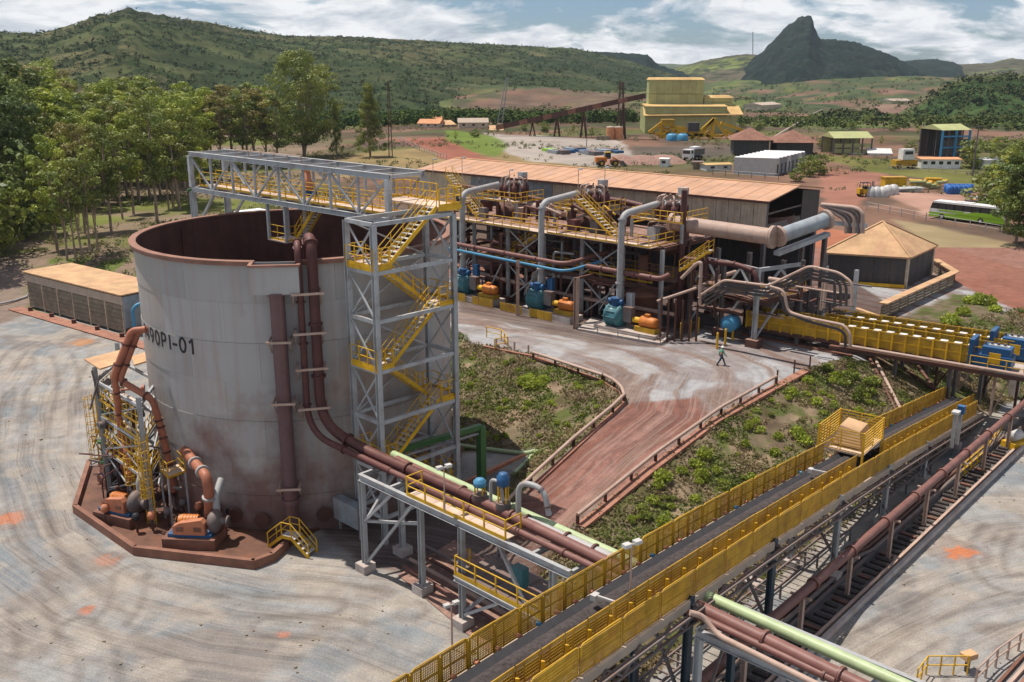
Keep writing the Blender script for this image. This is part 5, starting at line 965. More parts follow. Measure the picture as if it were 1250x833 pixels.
# guard panels: frame with infill of thin bars, one shared mesh per kind
def panel_mesh(w, h, style, KS=0.09):
    mb = MB(); mm = style
    # local x along conveyor, z up, sheared by the slope
    def q(x, z): return (x, 0, z - KS * x)
    def bar(x0, z0, x1, z1, t, d=0.04): mb.beam(q(x0, z0), q(x1, z1), d, t, up=V((0, 1, 0))) if False else mb.hexa([(x0 - (t / 2 if x0 == x1 else 0), -d / 2, q(x0, z0)[2] - (t / 2 if x0 != x1 else 0)), (x1 + (t / 2 if x0 == x1 else 0), -d / 2, q(x1, z0 if x0 == x1 else z1)[2] - (t / 2 if x0 != x1 else 0)), (x1 + (t / 2 if x0 == x1 else 0), d / 2, q(x1, z0 if x0 == x1 else z1)[2] - (t / 2 if x0 != x1 else 0)), (x0 - (t / 2 if x0 == x1 else 0), d / 2, q(x0, z0)[2] - (t / 2 if x0 != x1 else 0)), (x0 - (t / 2 if x0 == x1 else 0), -d / 2, q(x0, z1 if x0 == x1 else z0)[2] + (t / 2 if x0 != x1 else 0)), (x1 + (t / 2 if x0 == x1 else 0), -d / 2, q(x1, z1)[2] + (t / 2 if x0 != x1 else 0)), (x1 + (t / 2 if x0 == x1 else 0), d / 2, q(x1, z1)[2] + (t / 2 if x0 != x1 else 0)), (x0 - (t / 2 if x0 == x1 else 0), d / 2, q(x0, z1 if x0 == x1 else z0)[2] + (t / 2 if x0 != x1 else 0))])
    bar(w * 0.33, 0.0, w * 0.33, h, 0.03); bar(0.03, 0.06, w - 0.03, 0.06, 0.07); bar(0.03, h - 0.04, w - 0.03, h - 0.04, 0.07); bar(0.04, 0.0, 0.04, h, 0.08); bar(w - 0.04, 0.0, w - 0.04, h, 0.08)
    if style == 'mesh':
        bar(0.05, h * 0.5, w - 0.05, h * 0.5, 0.05)
        n = int(w / 0.085)
        for k in range(1, n): bar(w * k / n, 0.05, w * k / n, h - 0.05, 0.034, 0.012)
        for k in range(1, 13): bar(0.05, h * k / 13, w - 0.05, h * k / 13, 0.03, 0.016)
    else:
        n = int(w / 0.075)
        for k in range(1, n): bar(w * k / n, 0.05, w * k / n, h - 0.05, 0.044, 0.012)
        for k in range(1, 9): bar(0.05, h * k / 9, w - 0.05, h * k / 9, 0.03, 0.016)
        bar(0.05, h * 0.5, w - 0.05, h * 0.5, 0.05)
    return mb.mesh('guard_panel', 'yellow_mesh')
pw = 1.5; SL = (0.06, 0.09, 0.12, 0.15); pmf = [panel_mesh(pw - 0.07, 1.25, 'mesh', s_) for s_ in SL]; pmi = [panel_mesh(pw - 0.09, 1.68, 'mesh', s_) for s_ in SL]; pmo = [panel_mesh(pw * 2 - 0.1, 1.2, 'fine', s_) for s_ in SL]; ka = math.atan2(KD.y, KD.x)
CAGE_T = (27.8, 32.0)
def panels(me, n_, w, z, t0=T0, t1=T1_, skip=None):
    t = t0
    while t < t1 - w:
        if not (skip and skip[0] - w < t < skip[1]):
            o = bpy.data.objects.new('guard_panel', me[min(range(4), key=lambda i_: abs(SL[i_] - (kz(t) - kz(t + w)) / w))]); scene.collection.objects.link(o); o.parent = cv; p = kc(t + 0.02, n_, z) - K0; o.location = p; o.rotation_euler = (0, 0, ka)
        t += w
panels(pmf, -0.02, pw, 0.05, skip=CAGE_T); panels(pmi, 2.12, pw, -0.62, skip=(CAGE_T[0], CAGE_T[1] - 1)); panels(pmo, 2.76, pw * 2, -0.5)
mpost = MB().beam((0, 0, 0), (0, 0, 1.22), 0.09, 0.14).mesh('guard_post', 'yellow_paint')
t = T0
while t < T1_ - 1:
    for n_, z_ in ((2.2, -0.62), (-0.1, -0.05)):
        if not CAGE_T[0] - 1.5 < t < CAGE_T[1]: o = bpy.data.objects.new('guard_post', mpost); scene.collection.objects.link(o); o.parent = cv; o.location = kc(t, n_, z_) - K0; o.rotation_euler = (0, 0, ka)
    t += pw
hb = MB(); 
for n_, z_ in ((-0.02, 1.36), (2.76, 0.78)):
    t = T0
    while t < T1_ - 3: hb = MB().tube(fillet([kc(t + 0.1, n_, z_ - 0.5), kc(t + 0.1, n_, z_), kc(t + 2.9, n_, z_), kc(t + 2.9, n_, z_ - 0.5)], 0.18, 4), 0.03, 6); hb.build('handrail', 'yellow_paint', cv); t += 3.0
# trestles
for t in (-22, -14, -6.5, 3.5, 12.5, 22, 31, 40, 48.5):
    zb = 0.0; top_ = kz(t) - 0.4
    for n_ in (0.15, 2.8):
        b_ = K0 + KD * t + KN * n_; b_.z = max(0, gz(b_.x, b_.y)); e_ = kc(t, n_, -0.35)
        MB().ibeam(b_, e_, 0.32, 0.32).build('trestle_leg', 'navy' if t < 20 else 'grey_steel', cv); MB().box(b_ + UP * 0.25, (0.9, 0.9, 0.5), ka).build('footing', 'concrete', cv)
    if top_ > 3:
        MB().beam(kc(t, 0.2, -0.7), V((*(K0 + KD * t + KN * 3.2).xy, 1.0)), 0.14).build('trestle_brace', 'dark_steel', cv); MB().beam(kc(t, 3.2, -0.7), V((*(K0 + KD * t + KN * 0.2).xy, 1.0)), 0.14).build('trestle_brace', 'dark_steel', cv)
    MB().ibeam(kc(t, -0.1, -0.84), kc(t, 3.1, -0.84), 0.25, 0.3).build('trestle_cap', 'dark_steel', cv)
t = T0
while t < T1_ - 2.6:       # lattice under the gallery
    for n_ in (0.12, 3.0):
        MB().beam(kc(t, n_, -0.85), kc(t + 1.25, n_, -1.7), 0.08).beam(kc(t + 1.25, n_, -1.7), kc(t + 2.5, n_, -0.85), 0.08).beam(kc(t, n_, -1.7), kc(t + 2.5, n_, -1.7), 0.12).build('lattice', 'dark_steel', cv)
    MB().beam(kc(t, 0.12, -1.7), kc(t, 3.0, -1.7), 0.08).build('lattice_tie', 'dark_steel', cv)
    t += 2.5
# small lamp arms and sensors on the conveyor
for t, lab in ((-1.5, 'pale lamp arm leaning over the belt near the pale green pipe'), (21.5, 'small dark sampler bracket standing over the belt before the cage')):
    c = kc(t, 2.0, 0.0); lt = thing('belt_sensor', lab, 'sensor', c); MB().cyl(c, c + UP * 1.0, 0.05, 8).build('post', 'tan_pipe', lt); MB().beam(c + UP * 0.95, c + UP * 0.9 - KN * 1.0, 0.09).box(c + UP * 0.85 - KN * 0.9, (0.35, 0.25, 0.25), ka).build('arm', 'galvanised', lt)
# yellow cage over the belt
cg = thing('guard_cage', 'yellow barred cage holding a tan hood above the conveyor belt', 'cage', kc(28.5, 0, 0)); ct0, ct1, cn0, cn1, cz0, cz1 = 27.9, 31.6, -0.9, 2.0, 0.95, 2.35
def kcz(t, n, z): p = K0 + KD * t + KN * n; p.z = kz(29.5) + z; return p
cc = [(ct0, cn0), (ct1, cn0), (ct1, cn1), (ct0, cn1)]
for i in range(4):
    a, b = cc[i], cc[(i + 1) % 4]
    for k in range(8): z = cz0 + (cz1 - cz0) * k / 7; MB().beam(kcz(*a, z), kcz(*b, z), 0.05, 0.06).build('cage_bar', 'yellow_paint', cg)
    MB().beam(kcz(*a, 0.0), kcz(*a, cz1 + 0.05), 0.12).build('cage_post', 'yellow_paint', cg); m_ = ((a[0] + b[0]) / 2, (a[1] + b[1]) / 2); MB().beam(kcz(*m_, cz0), kcz(*m_, cz1), 0.06).build('cage_post', 'yellow_paint', cg)
MB().plate([kcz(ct0, cn0, cz0 - 0.1), kcz(ct0, cn1, cz0 - 0.1), kcz(ct1, cn1, cz0 - 0.1), kcz(ct1, cn0, cz0 - 0.1)][::-1], 0.08).build('cage_floor', 'deck_dust', cg)
MB().hexa([kcz(ct0 + .8, cn0 + .6, cz0), kcz(ct0 + .8, cn1 - .4, cz0), kcz(ct1 - .6, cn1 - .4, cz0), kcz(ct1 - .6, cn0 + .6, cz0), kcz(ct0 + 1.2, cn0 + .9, cz0 + 1.2), kcz(ct0 + 1.2, cn1 - .7, cz0 + 1.0), kcz(ct1 - 1.0, cn1 - .7, cz0 + 1.15), kcz(ct1 - 1.0, cn0 + .9, cz0 + 1.3)]).build('tan_hood', 'roof_dust', cg)
for px_, py_, m_, lab in ((1161, 510, 'galvanised', 'pale grey post with a cap beside the outer fence of the conveyor'), (1177, 505, 'blue_paint', 'post with a blue box beside the outer fence of the conveyor')):
    t_ = (P(px_, py_, 4.6) - K0).dot(KD); c = kc(t_, 3.95, -1.0); o = thing('marker_post', lab, 'post', c); MB().beam(c, c + UP * 2.6, 0.22).build('post', 'grey_pipe', o); MB().box(c + UP * 2.8, (0.5, 0.5, 0.6) if m_ == 'blue_paint' else (0.7, 0.5, 0.18), ka).build('box', m_, o)
# south run of the rack beyond the conveyor
r2 = thing('pipe_rack', 'grey steel pipe rack carrying pipes away from under the conveyor at the photo bottom', 'pipe rack', P(849, 775, 0)); q1, q2 = P(849, 772, 6.2), P(977, 830, 6.2); dq = (q2 - q1).normalized(); nq = V((-dq.y, dq.x, 0))
for n_ in (0, 2.9): MB().ibeam(q1 + nq * n_, q1 + dq * 18 + nq * n_, 0.24, 0.4).build('main_beam', 'grey_steel', r2)
for k in range(8): MB().beam(q1 + dq * (k * 2.4) + nq * 0.1 + UP * 0.05, q1 + dq * (k * 2.4) + nq * 2.8 + UP * 0.05, 0.16, 0.24).build('cross_beam', 'grey_steel', r2)
for k in (0.2, 8, 15):
    for n_ in (0, 2.9): p = q1 + dq * k + nq * n_; MB().ibeam(V((p.x, p.y, 0)), p - UP * 0.2, 0.3, 0.3).build('column', 'grey_steel' if n_ == 0 else 'navy', r2)
    p = q1 + dq * k; MB().beam(V((p.x, p.y, 1)), p + nq * 2.9 - UP * 0.4, 0.12).build('brace', 'dark_steel', r2)
# ------------------------------------------------------------ pipeline on the right with its trench
rp0, rp1 = P(935, 762, 3.0), P(1245, 497, 3.0); rd = (rp1 - rp0).normalized(); rn = V((rd.y, -rd.x, 0))
pl = thing('pipeline', 'long brown pipe on posts running beside the trench on the right', 'pipeline', V((rp0.x, rp0.y, 0))); MB().tube([rp0 - rd * 9, rp1 + rd * 5], 0.26, 14).build('pipe_body', 'red_pipe', pl)
Lr = (rp1 - rp0).length
for k in range(9): c = rp0 + rd * (0.3 + k * 4.9); MB().cyl(c, c + rd * 0.16, 0.36, 14).build('flange', 'red_pipe', pl)
for k in range(8): c = rp0 + rd * (-2 + k * 6.1); c = V((c.x, c.y, 2.75)) + rn * 0.0; MB().ibeam(V((c.x, c.y, 0)), c, 0.22, 0.22).build('post', 'tan_pipe', pl); MB().beam(c - rn * 0.7 - UP * 0.05, c + rn * 0.5 - UP * 0.05, 0.12).build('post_arm', 'tan_pipe', pl)
tr = thing('pipe_trench', 'dark sleeper lined pipe trench with pale kerbs beside the right yard', 'trench', V((rp0.x, rp0.y, 0)))  # inner kerbs, saddles and sleepers coloured dark to hold the trench's shade
o_ = V((rp0.x, rp0.y, 0)) - rd * 9
for off, w_, h_, m_ in ((1.0, 0.22, 0.35, 'concrete'), (0.55, 0.18, 0.2, 'tan_pipe'), (-0.9, 0.18, 0.3, 'dark_steel'), (-2.2, 0.3, 0.2, 'dark_steel')):
    MB().beam(o_ + rn * off + UP * h_ / 2, o_ + rn * off + rd * 52 + UP * h_ / 2, w_, h_).build('kerb', m_, tr)
for k in range(70): MB().box(o_ + rd * (k * 0.72 + 0.4) + rn * (-0.15 + 0.1 * math.sin(k * 2.3)) + UP * 0.09, (0.9 + 0.2 * math.sin(k), 0.3, 0.14), math.atan2(rn.y, rn.x) + 0.05 * math.sin(k * 1.7)).build('sleeper', 'brown_steel' if k % 5 == 0 else 'sleeper_shaded', tr)
for k in range(24): MB().box(o_ + rd * (k * 2.1 + 1) + rn * -1.55 + UP * 0.14, (1.1, 0.12, 0.2), math.atan2(rn.y, rn.x)).build('pipe_saddle', 'dark_steel', tr)
for j, (off, lab, m_) in enumerate(((-1.25, 'dark low pipe nearest the trench sleepers', 'dark_steel'), (-1.6, 'rusty low pipe between two dark ones along the trench', 'brown_steel'), (-1.95, 'dark low pipe farthest left in the trench', 'dark_steel'))):
    pipe('ground_pipe', lab, [o_ + rn * off + UP * 0.36, o_ + rn * off + rd * 24 + UP * 0.36, o_ + rn * (off + 0.3) + rd * 25 + UP * 0.36, o_ + rn * (off + 0.3) + rd * 50 + UP * 0.36], 0.13, m_, bend=0.4)
ct = thing('cable_ladder', 'dark lattice cable tray on short legs under the conveyor', 'cable tray', o_ - rn * 3.4)
for s_ in (-0.45, 0.45): MB().beam(o_ - rn * (3.2 + s_) + UP * 1.0, o_ - rn * (3.2 + s_) + rd * 46 + UP * 1.0, 0.08, 0.16).build('side_rail', 'dark_steel', ct)
me = MB().beam(tuple(rn * -0.42), tuple(rn * 0.42), 0.07).mesh('rung', 'dark_steel')  # rungs coloured dark, carrying the shade below the conveyor
for k in range(76): o = bpy.data.objects.new('rung', me); scene.collection.objects.link(o); o.parent = ct; o.location = o_ - rn * 3.2 + rd * (0.5 + k * 0.6) + UP * 1.0 - V(ct.location)
for k in range(10):
    for s_ in (-0.4, 0.4): p = o_ - rn * (3.2 + s_) + rd * (2 + k * 4.8); MB().beam(p, p + UP * 1.0, 0.1).build('leg', 'dark_steel', ct)
for px_, py_ in ((908, 693), (920, 720)):
    c = P(px_, py_, 0); o = thing('concrete_block', {908: 'pinkish concrete block farther of two below the conveyor', 920: 'pinkish concrete block nearer of two below the conveyor'}[px_], 'block', c); MB().box(c + UP * 0.3, (0.9, 0.9, 0.6), 0.7).build('block', 'concrete', o); MB().beam(c + UP * 0.6, c + UP * 1.6, 0.2).build('stub', 'dark_steel', o)
# yellow low fence piece and machine at the right edge
yf = thing('handrail', 'low yellow handrail beside the far end of the right trench', 'railing', P(1165, 585, 0)); railing(yf, [P(1168, 588, 0), P(1200, 560, 0), P(1225, 520, 0)], sp=1.6, r=0.05)
pr = thing('yard_pump', 'small grey and yellow pump set standing at the right edge of the yard', 'pump', P(1240, 545, 0)); c = P(1240, 545, 0)
MB().box(c + UP * 0.3, (2.2, 1.2, 0.5), 0.5).build('base_frame', 'yellow_paint', pr); MB().lathe(c + UP * 1.0, [(0.01, -0.8), (0.4, -0.8), (0.45, 0.2), (0.2, 0.4), (0.01, 0.5)], 14, V((0.8, 0.5, 0))).build('motor', 'galvanised', pr); MB().lathe(c + UP * 1.0 + V((0.8, 0.5, 0)), [(0.01, 0), (0.6, 0), (0.6, 0.4), (0.01, 0.4)], 14, V((0.8, 0.5, 0))).build('volute', 'dark_steel', pr)
# bottom right: railing, box, walkway
yr = thing('handrail', 'yellow handrail of a stair head at the bottom edge right of centre', 'railing', P(1120, 833, 0)); railing(yr, [P(1118, 840, 0), P(1130, 824, 0), P(1180, 824, 0)], sp=0.8, r=0.035, toe=False)
bxx = thing('junction_box', 'small tan box on a post in the bottom right yard', 'box', P(1180, 815, 0)); c = P(1180, 818, 0); MB().beam(c, c + UP * 0.7, 0.2).build('post', 'dark_steel', bxx); MB().box(c + UP * 0.85, (0.75, 0.5, 0.3), 0.4).build('cover', 'roof_dust', bxx)
sr = thing('drain_railing', 'rusty pipe railing with drain planks at the bottom right corner', 'railing', P(1200, 830, 0))
railing(sr, [P(1190, 840, 0), P(1215, 815, 0), P(1243, 795, 0), P(1270, 775, 0)], m='tan_pipe', sp=1.5, r=0.05, toe=False)
for k in range(3): MB().beam(P(1205 + k * 14, 850, 0.1), P(1250 + k * 14, 800, 0.1), 0.16, 0.2).build('plank', ('brown_steel', 'tan_pipe', 'rust_concrete')[k], sr)
# ------------------------------------------------------------ crash rails, kerbs, people
def crash_rail(lab, pts, sp=3.2, h=0.75):
    t = thing('crash_rail', lab, 'guard rail', pts[0]); top_ = [p + UP * h for p in pts]; MB().tube(fillet(top_, 0.6) if len(top_) > 2 else top_, 0.13, 10).build('rail_pipe', 'tan_pipe', t)
    for a, b in zip(pts, pts[1:]):
        n = max(1, round((b - a).length / sp))
        for k in range(n + 1): p = a.lerp(b, k / n); MB().beam(p - UP * 0.4, p + UP * h, 0.16).build('post', 'brown_steel', t)
    return t
def gl_(pts): return [G(*p) for p in pts]
crash_rail('tan pipe crash rail along the top of the left grass slope', gl_([(651, 440), (735, 468)]))
crash_rail('short tan pipe crash rail rounding the corner of the left grass slope', gl_([(737, 468), (750, 475), (759, 484), (761, 492)]), sp=2)
crash_rail('tan pipe crash rail down the left side of the red road', gl_([(762, 492), (748, 506), (700, 546), (648, 594), (610, 633)]))
crash_rail('tan pipe crash rail down the right side of the red road', gl_([(947, 470), (880, 508), (800, 565), (705, 642)]))
def kerb(lab, pts, w=0.5, h=0.12, m='kerb_red', nm='kerb'):
    t = thing(nm, lab, 'kerb', pts[0])
    for a, b in zip(pts, pts[1:]):
        n = max(1, round((b - a).length / 2.0))
        for k in range(n): p, q = a.lerp(b, k / n), a.lerp(b, (k + 0.985) / n); p.z = gz(p.x, p.y); q.z = gz(q.x, q.y); MB().beam(p + UP * h / 2, q + UP * h / 2, w, h + 0.1).build('kerb_stone', m, t)
    return t
kerb('reddish concrete kerb strip between the red road and the right embankment', gl_([(985, 453), (925, 486), (872, 516), (794, 575), (708, 645)]), 0.75)
kerb('pinkish kerb curving round the left grass slope', gl_([(590, 424), (650, 436), (735, 466), (758, 480), (762, 494), (703, 548), (648, 598)]), 0.3)
kerb('rusty kerb of the pad edge below the yellow conveyors', gl_([(905, 408), (960, 420), (1040, 436)]), 0.5, 0.15, 'rust_concrete')
for k, (a, b) in enumerate((((925, 398), (985, 410)), ((985, 410), (1010, 418)))): pass
for i, q in enumerate(((606, 425), (628, 430), (645, 434))):
    c = G(*q); o = thing('post', ('leftmost', 'middle', 'rightmost')[i] + ' of three thin posts along the top of the left slope', 'post', c, 'thin posts on the slope top'); MB().beam(c, c + UP * 1.0, 0.12).build('post_body', 'tan_pipe', o)
yr2 = thing('handrail', 'small yellow stair handrail at the top of the left grass slope', 'railing', G(600, 430)); railing(yr2, [G(594, 412), G(612, 416), G(620, 425), G(604, 428)], sp=1.4, r=0.04, toe=False)
for i, q in enumerate(((948, 470), (969, 457), (988, 452))): c = G(*q); o = thing('post', ('lowest', 'middle', 'highest')[i] + ' of three thin brown posts along the kerb by the right slope', 'post', c, 'thin posts by the right kerb'); MB().beam(c, c + UP * 1.3, 0.1).build('post_body', 'brown_steel', o)
BOL = [((831, 413), 'leftmost'), ((842, 410), 'second from left'), ((852, 406), 'third from left'), ((875, 426), 'fourth from left'), ((885, 421), 'fifth from left, behind the worker,'), ((894, 416), 'rightmost')]
b0 = None
for q, w_ in BOL:
    c = P(*q, 4.0); lab = w_ + ' of six yellow bollards before the plant'
    if b0 is None: b0 = thing('bollard', lab, 'bollard', c, 'yellow bollards'); MB().cyl(c, c + UP * 1.5, 0.11, 12).build('post', 'yellow_paint', b0); MB().lathe(c, [(0.11, 1.5), (0.09, 1.57), (0.01, 1.6)], 12).build('cap', 'yellow_paint', b0)
    else: copy_tree(b0, c, label=lab)
def person(lab, base, face, stride=0.32, s=1.0):
    base = V3(base); t = thing('person', lab, 'person', base); f = V((math.cos(face), math.sin(face), 0)); l = V((-f.y, f.x, 0))
    def p(x, y, z): return f * x * s + l * y * s + UP * z * s
    J = {'pel': (p(0, 0, 0.95), 0.15), 'wai': (p(0, 0, 1.1), 0.135), 'che': (p(0.03, 0, 1.33), 0.17), 'nek': (p(0.04, 0, 1.5), 0.065), 'hed': (p(0.07, 0, 1.63), 0.1), 'top': (p(0.07, 0, 1.71), 0.085)}
    for sd, k in ((1, 'l'), (-1, 'r')):
        st = stride * sd; J['hip' + k] = (p(0, 0.1 * sd, 0.88), 0.1); J['kne' + k] = (p(st * 0.55 + 0.05, 0.11 * sd, 0.5), 0.065); J['ank' + k] = (p(st - (0.08 if st < 0 else 0), 0.11 * sd, 0.09), 0.045); J['toe' + k] = (p(st + 0.13, 0.13 * sd, 0.04), 0.04)
        J['sho' + k] = (p(0.03, 0.19 * sd, 1.42), 0.07); J['elb' + k] = (p(0.02 - st * 0.35, 0.25 * sd, 1.14), 0.045); J['wri' + k] = (p(0.12 - st * 0.6, 0.24 * sd, 0.92), 0.03); J['han' + k] = (p(0.15 - st * 0.65, 0.24 * sd, 0.84), 0.035)
        for q in range(4): J['fin%d%s' % (q, k)] = (p(0.13 - st * 0.65 + 0.03 * q, 0.24 * sd, 0.76 + 0.01 * abs(q - 1)), 0.010)
        J['thu' + k] = (p(0.20 - st * 0.65, 0.21 * sd, 0.83), 0.011)
    E_ = [('pel', 'wai'), ('wai', 'che'), ('che', 'nek'), ('nek', 'hed'), ('hed', 'top')]
    for k in 'lr': E_ += [('pel', 'hip' + k), ('hip' + k, 'kne' + k), ('kne' + k, 'ank' + k), ('ank' + k, 'toe' + k), ('che', 'sho' + k), ('sho' + k, 'elb' + k), ('elb' + k, 'wri' + k), ('wri' + k, 'han' + k), ('han' + k, 'thu' + k)] + [('han' + k, 'fin%d%s' % (q, k)) for q in range(4)]
    names = list(J); me = bpy.data.meshes.new('body'); me.from_pydata([tuple(J[n][0]) for n in names], [(names.index(a), names.index(b)) for a, b in E_], []); me.update()
    o = bpy.data.objects.new('body', me); scene.collection.objects.link(o); o.parent = t
    md = o.modifiers.new('skin', 'SKIN'); me.skin_vertices or None
    bm_ = None
    for i, n in enumerate(names): me.skin_vertices[0].data[i].radius = (J[n][1] * s, J[n][1] * s)
    me.skin_vertices[0].data[0].use_root = True; o.modifiers.new('sub', 'SUBSURF').levels = 1; me.materials.append(MATS['skin'])
    def cloth(nm, keys, edges, grow, m):
        me2 = bpy.data.meshes.new(nm); me2.from_pydata([tuple(J[n][0]) for n in keys], [(keys.index(a), keys.index(b)) for a, b in edges], []); o2 = bpy.data.objects.new(nm, me2); scene.collection.objects.link(o2); o2.parent = t; o2.modifiers.new('skin', 'SKIN')
        for i, n in enumerate(keys): r_ = J[n][1] * s + grow; me2.skin_vertices[0].data[i].radius = (r_, r_)
        me2.skin_vertices[0].data[0].use_root = True; o2.modifiers.new('sub', 'SUBSURF').levels = 1; me2.materials.append(MATS[m])
    cloth('shirt', ['che', 'wai', 'shol', 'shor', 'elbl', 'elbr', 'wril', 'wrir'], [('che', 'wai'), ('che', 'shol'), ('che', 'shor'), ('shol', 'elbl'), ('shor', 'elbr'), ('elbl', 'wril'), ('elbr', 'wrir')], 0.025, 'shirt')
    cloth('trousers', ['pel', 'wai', 'hipl', 'hipr', 'knel', 'kner', 'ankl', 'ankr', 'toel', 'toer'], [('pel', 'wai'), ('pel', 'hipl'), ('pel', 'hipr'), ('hipl', 'knel'), ('hipr', 'kner'), ('knel', 'ankl'), ('kner', 'ankr'), ('ankl', 'toel'), ('ankr', 'toer')], 0.022, 'trousers')
    hc_ = base + J['hed'][0] + UP * 0.05 * s
    MB().lathe(hc_, [(0.17, -0.01), (0.165, 0.005), (0.13, 0.01), (0.125, 0.06), (0.09, 0.11), (0.01, 0.135)], 16).build('helmet', 'white_paint', t)
    fc_ = base + J['hed'][0] + f * 0.1 * s; mb = MB()
    mb.box(fc_ + l * 0.035 + UP * 0.01, (0.02, 0.02, 0.015)).box(fc_ - l * 0.035 + UP * 0.01, (0.02, 0.02, 0.015)).box(fc_ + f * 0.01 - UP * 0.02, (0.03, 0.02, 0.03)).box(fc_ - UP * 0.055, (0.015, 0.045, 0.01)); mb.build('face', 'dark_red_pipe', t)
    return t
person('walking worker in green shirt, dark trousers and white helmet on the pale pad', P(880, 446, 4.0), R(10), 0.38)
# ------------------------------------------------------------ process plant
A0 = P(568, 362, 4.0); A2 = P(752, 402, 4.0); PD = (A2 - A0).normalized(); PN = V((-PD.y, PD.x, 0))
if PN.y < 0: PN = -PN
def pl_(u, n, z): return V((A0.x, A0.y, 0)) + PD * u + PN * n + UP * z
def RP(px, py, n):               # point seen at (px, py) on the vertical plane n metres behind the pump line
    a = (px - 625) / FPX; b = -(py - 416.5) / FPX; d = V((a, cP + b * sP, -sP + b * cP)); o = V((0, 0, CAM_H)); q = pl_(0, n, 0)
    return o + d * ((q - o).dot(PN) / d.dot(PN))
def UN(p): q = V((p.x - A0.x, p.y - A0.y, 0)); return q.dot(PD), q.dot(PN), p.z
ps = thing('process_structure', 'dark steel process building of open floors, columns and crossing pipes', 'plant building', pl_(0, 1, 4))
us = [-5.5, 0, 5.2, 10.4, 15.6, 20.8, 25.5]; ns = [1.6, 6.2, 11]; lvls = [8.4, 12.4]
for iu, u_ in enumerate(us):
    for n_ in ns:
        MB().ibeam(pl_(u_, n_, 4), pl_(u_, n_, 12.4), 0.32, 0.32).build('column', 'grey_steel' if n_ < 2 else 'brown_steel', ps)
        MB().box(pl_(u_, n_, 4.3), (0.8, 0.8, 0.6), math.atan2(PD.y, PD.x)).build('footing', 'brown_concrete', ps)
for z_ in lvls:
    for n_ in ns:
        for a, b in zip(us, us[1:]): MB().ibeam(pl_(a + .16, n_, z_), pl_(b - .16, n_, z_), 0.25, 0.4).build('beam', 'dark_steel' if n_ > 2 else 'brown_steel', ps)
    for u_ in us:
        for a, b in zip(ns, ns[1:]): MB().ibeam(pl_(u_, a + .16, z_), pl_(u_, b - .16, z_), 0.25, 0.4).build('beam', 'brown_steel', ps)
for i, (a, b) in enumerate(zip(us, us[1:])):
    for z0, z1 in ((4.2, 8.2), (8.6, 12.2)):
        if (i + int(z0)) % 2 == 0: MB().beam(pl_(a, 1.6, z0), pl_(b, 1.6, z1), 0.13).build('brace', 'grey_steel', ps); MB().beam(pl_(b, 1.7, z0), pl_(a, 1.7, z1), 0.13).build('brace', 'grey_steel', ps)
    MB().plate([pl_(a + .1, 1.8, 12.65), pl_(b - .1, 1.8, 12.65), pl_(b - .1, 10.8, 12.65), pl_(a + .1, 10.8, 12.65)], 0.06).build('floor_plate', 'brown_concrete', ps)
    if i > 0: MB().plate([pl_(a + .1, 4.0, 8.65), pl_(b - .1, 4.0, 8.65), pl_(b - .1, 10.8, 8.65), pl_(a + .1, 10.8, 8.65)], 0.06).build('floor_plate', 'brown_concrete', ps)
# walkway in front of the upper floor with its yellow rails
for k in range(20): MB().plate([pl_(-6 + k * 1.55, 0.2, 12.62), pl_(-4.5 + k * 1.55, 0.2, 12.62), pl_(-4.5 + k * 1.55, 1.75, 12.62), pl_(-6 + k * 1.55, 1.75, 12.62)], 0.06).build('walkway_plate', 'deck_dust', ps)
railing(ps, [pl_(-6, 0.2, 12.7), pl_(9.5, 0.2, 12.7)], sp=1.3, r=0.035); railing(ps, [pl_(12, 0.2, 12.7), pl_(24.8, 0.2, 12.7), pl_(24.8, 6, 12.7)], sp=1.3, r=0.035); railing(ps, [pl_(4.5, 3.2, 12.7), pl_(11, 3.2, 12.7)], sp=1.3, r=0.03)
rr_ = random.Random(3)
for k in range(90):         # service pipes of the lower floors
    n_ = rr_.uniform(2.0, 9); z_ = rr_.choice([5.2, 6.0, 7.1, 7.8, 9.2, 10.4, 11.5]); a = rr_.uniform(-5, 18); b = a + rr_.uniform(3, 9); m_ = rr_.choice(['brown_steel', 'tan_pipe', 'dark_red_pipe', 'grey_pipe', 'red_pipe', 'dark_steel'])
    if k % 3 == 0: pts = [pl_(a, n_, z_), pl_(b, n_, z_), pl_(b, n_, z_ - rr_.uniform(1, 2.5))]
    elif k % 3 == 1: pts = [pl_(a, n_, z_ + 1.5), pl_(a, n_, z_), pl_(a, n_ + 2, z_)]
    else: pts = [pl_(a, 2.0, 4.2), pl_(a, 2.0, z_), pl_(a + 2.5, 2.4, z_)]
    MB().tube(fillet(pts, 0.5), rr_.choice([0.09, 0.14, 0.2]), 8).build('service_pipe', m_, ps)
for k in range(46):        # equipment and pipes on the upper deck
    n_ = rr_.uniform(2.6, 10.3); a = rr_.uniform(-5, 23); m_ = rr_.choice(['brown_steel', 'tan_pipe', 'dark_red_pipe', 'grey_pipe', 'yellow_paint', 'dark_steel', 'red_pipe']); z_ = 12.75
    if k % 4 == 0: MB().box(pl_(a, n_, z_ + 0.6), (rr_.uniform(0.6, 1.6), rr_.uniform(0.5, 1.2), 1.2), 0.7).build('equipment_box', m_, ps)
    elif k % 4 == 1: MB().cyl(pl_(a, n_, z_), pl_(a, n_, z_ + rr_.uniform(1, 2.6)), rr_.uniform(0.12, 0.5), 12).build('vessel', m_, ps)
    else: MB().tube(fillet([pl_(a, n_, z_), pl_(a, n_, z_ + rr_.uniform(0.8, 2.8)), pl_(a + rr_.uniform(1, 4), n_, z_ + 1.6)], 0.4), rr_.choice([0.07, 0.12, 0.18]), 8).build('service_pipe', m_, ps)
for n_ in (2.2, 6.0): railing(ps, [pl_(0.4, n_, 8.72), pl_(24, n_, 8.72)], sp=1.6, r=0.03)
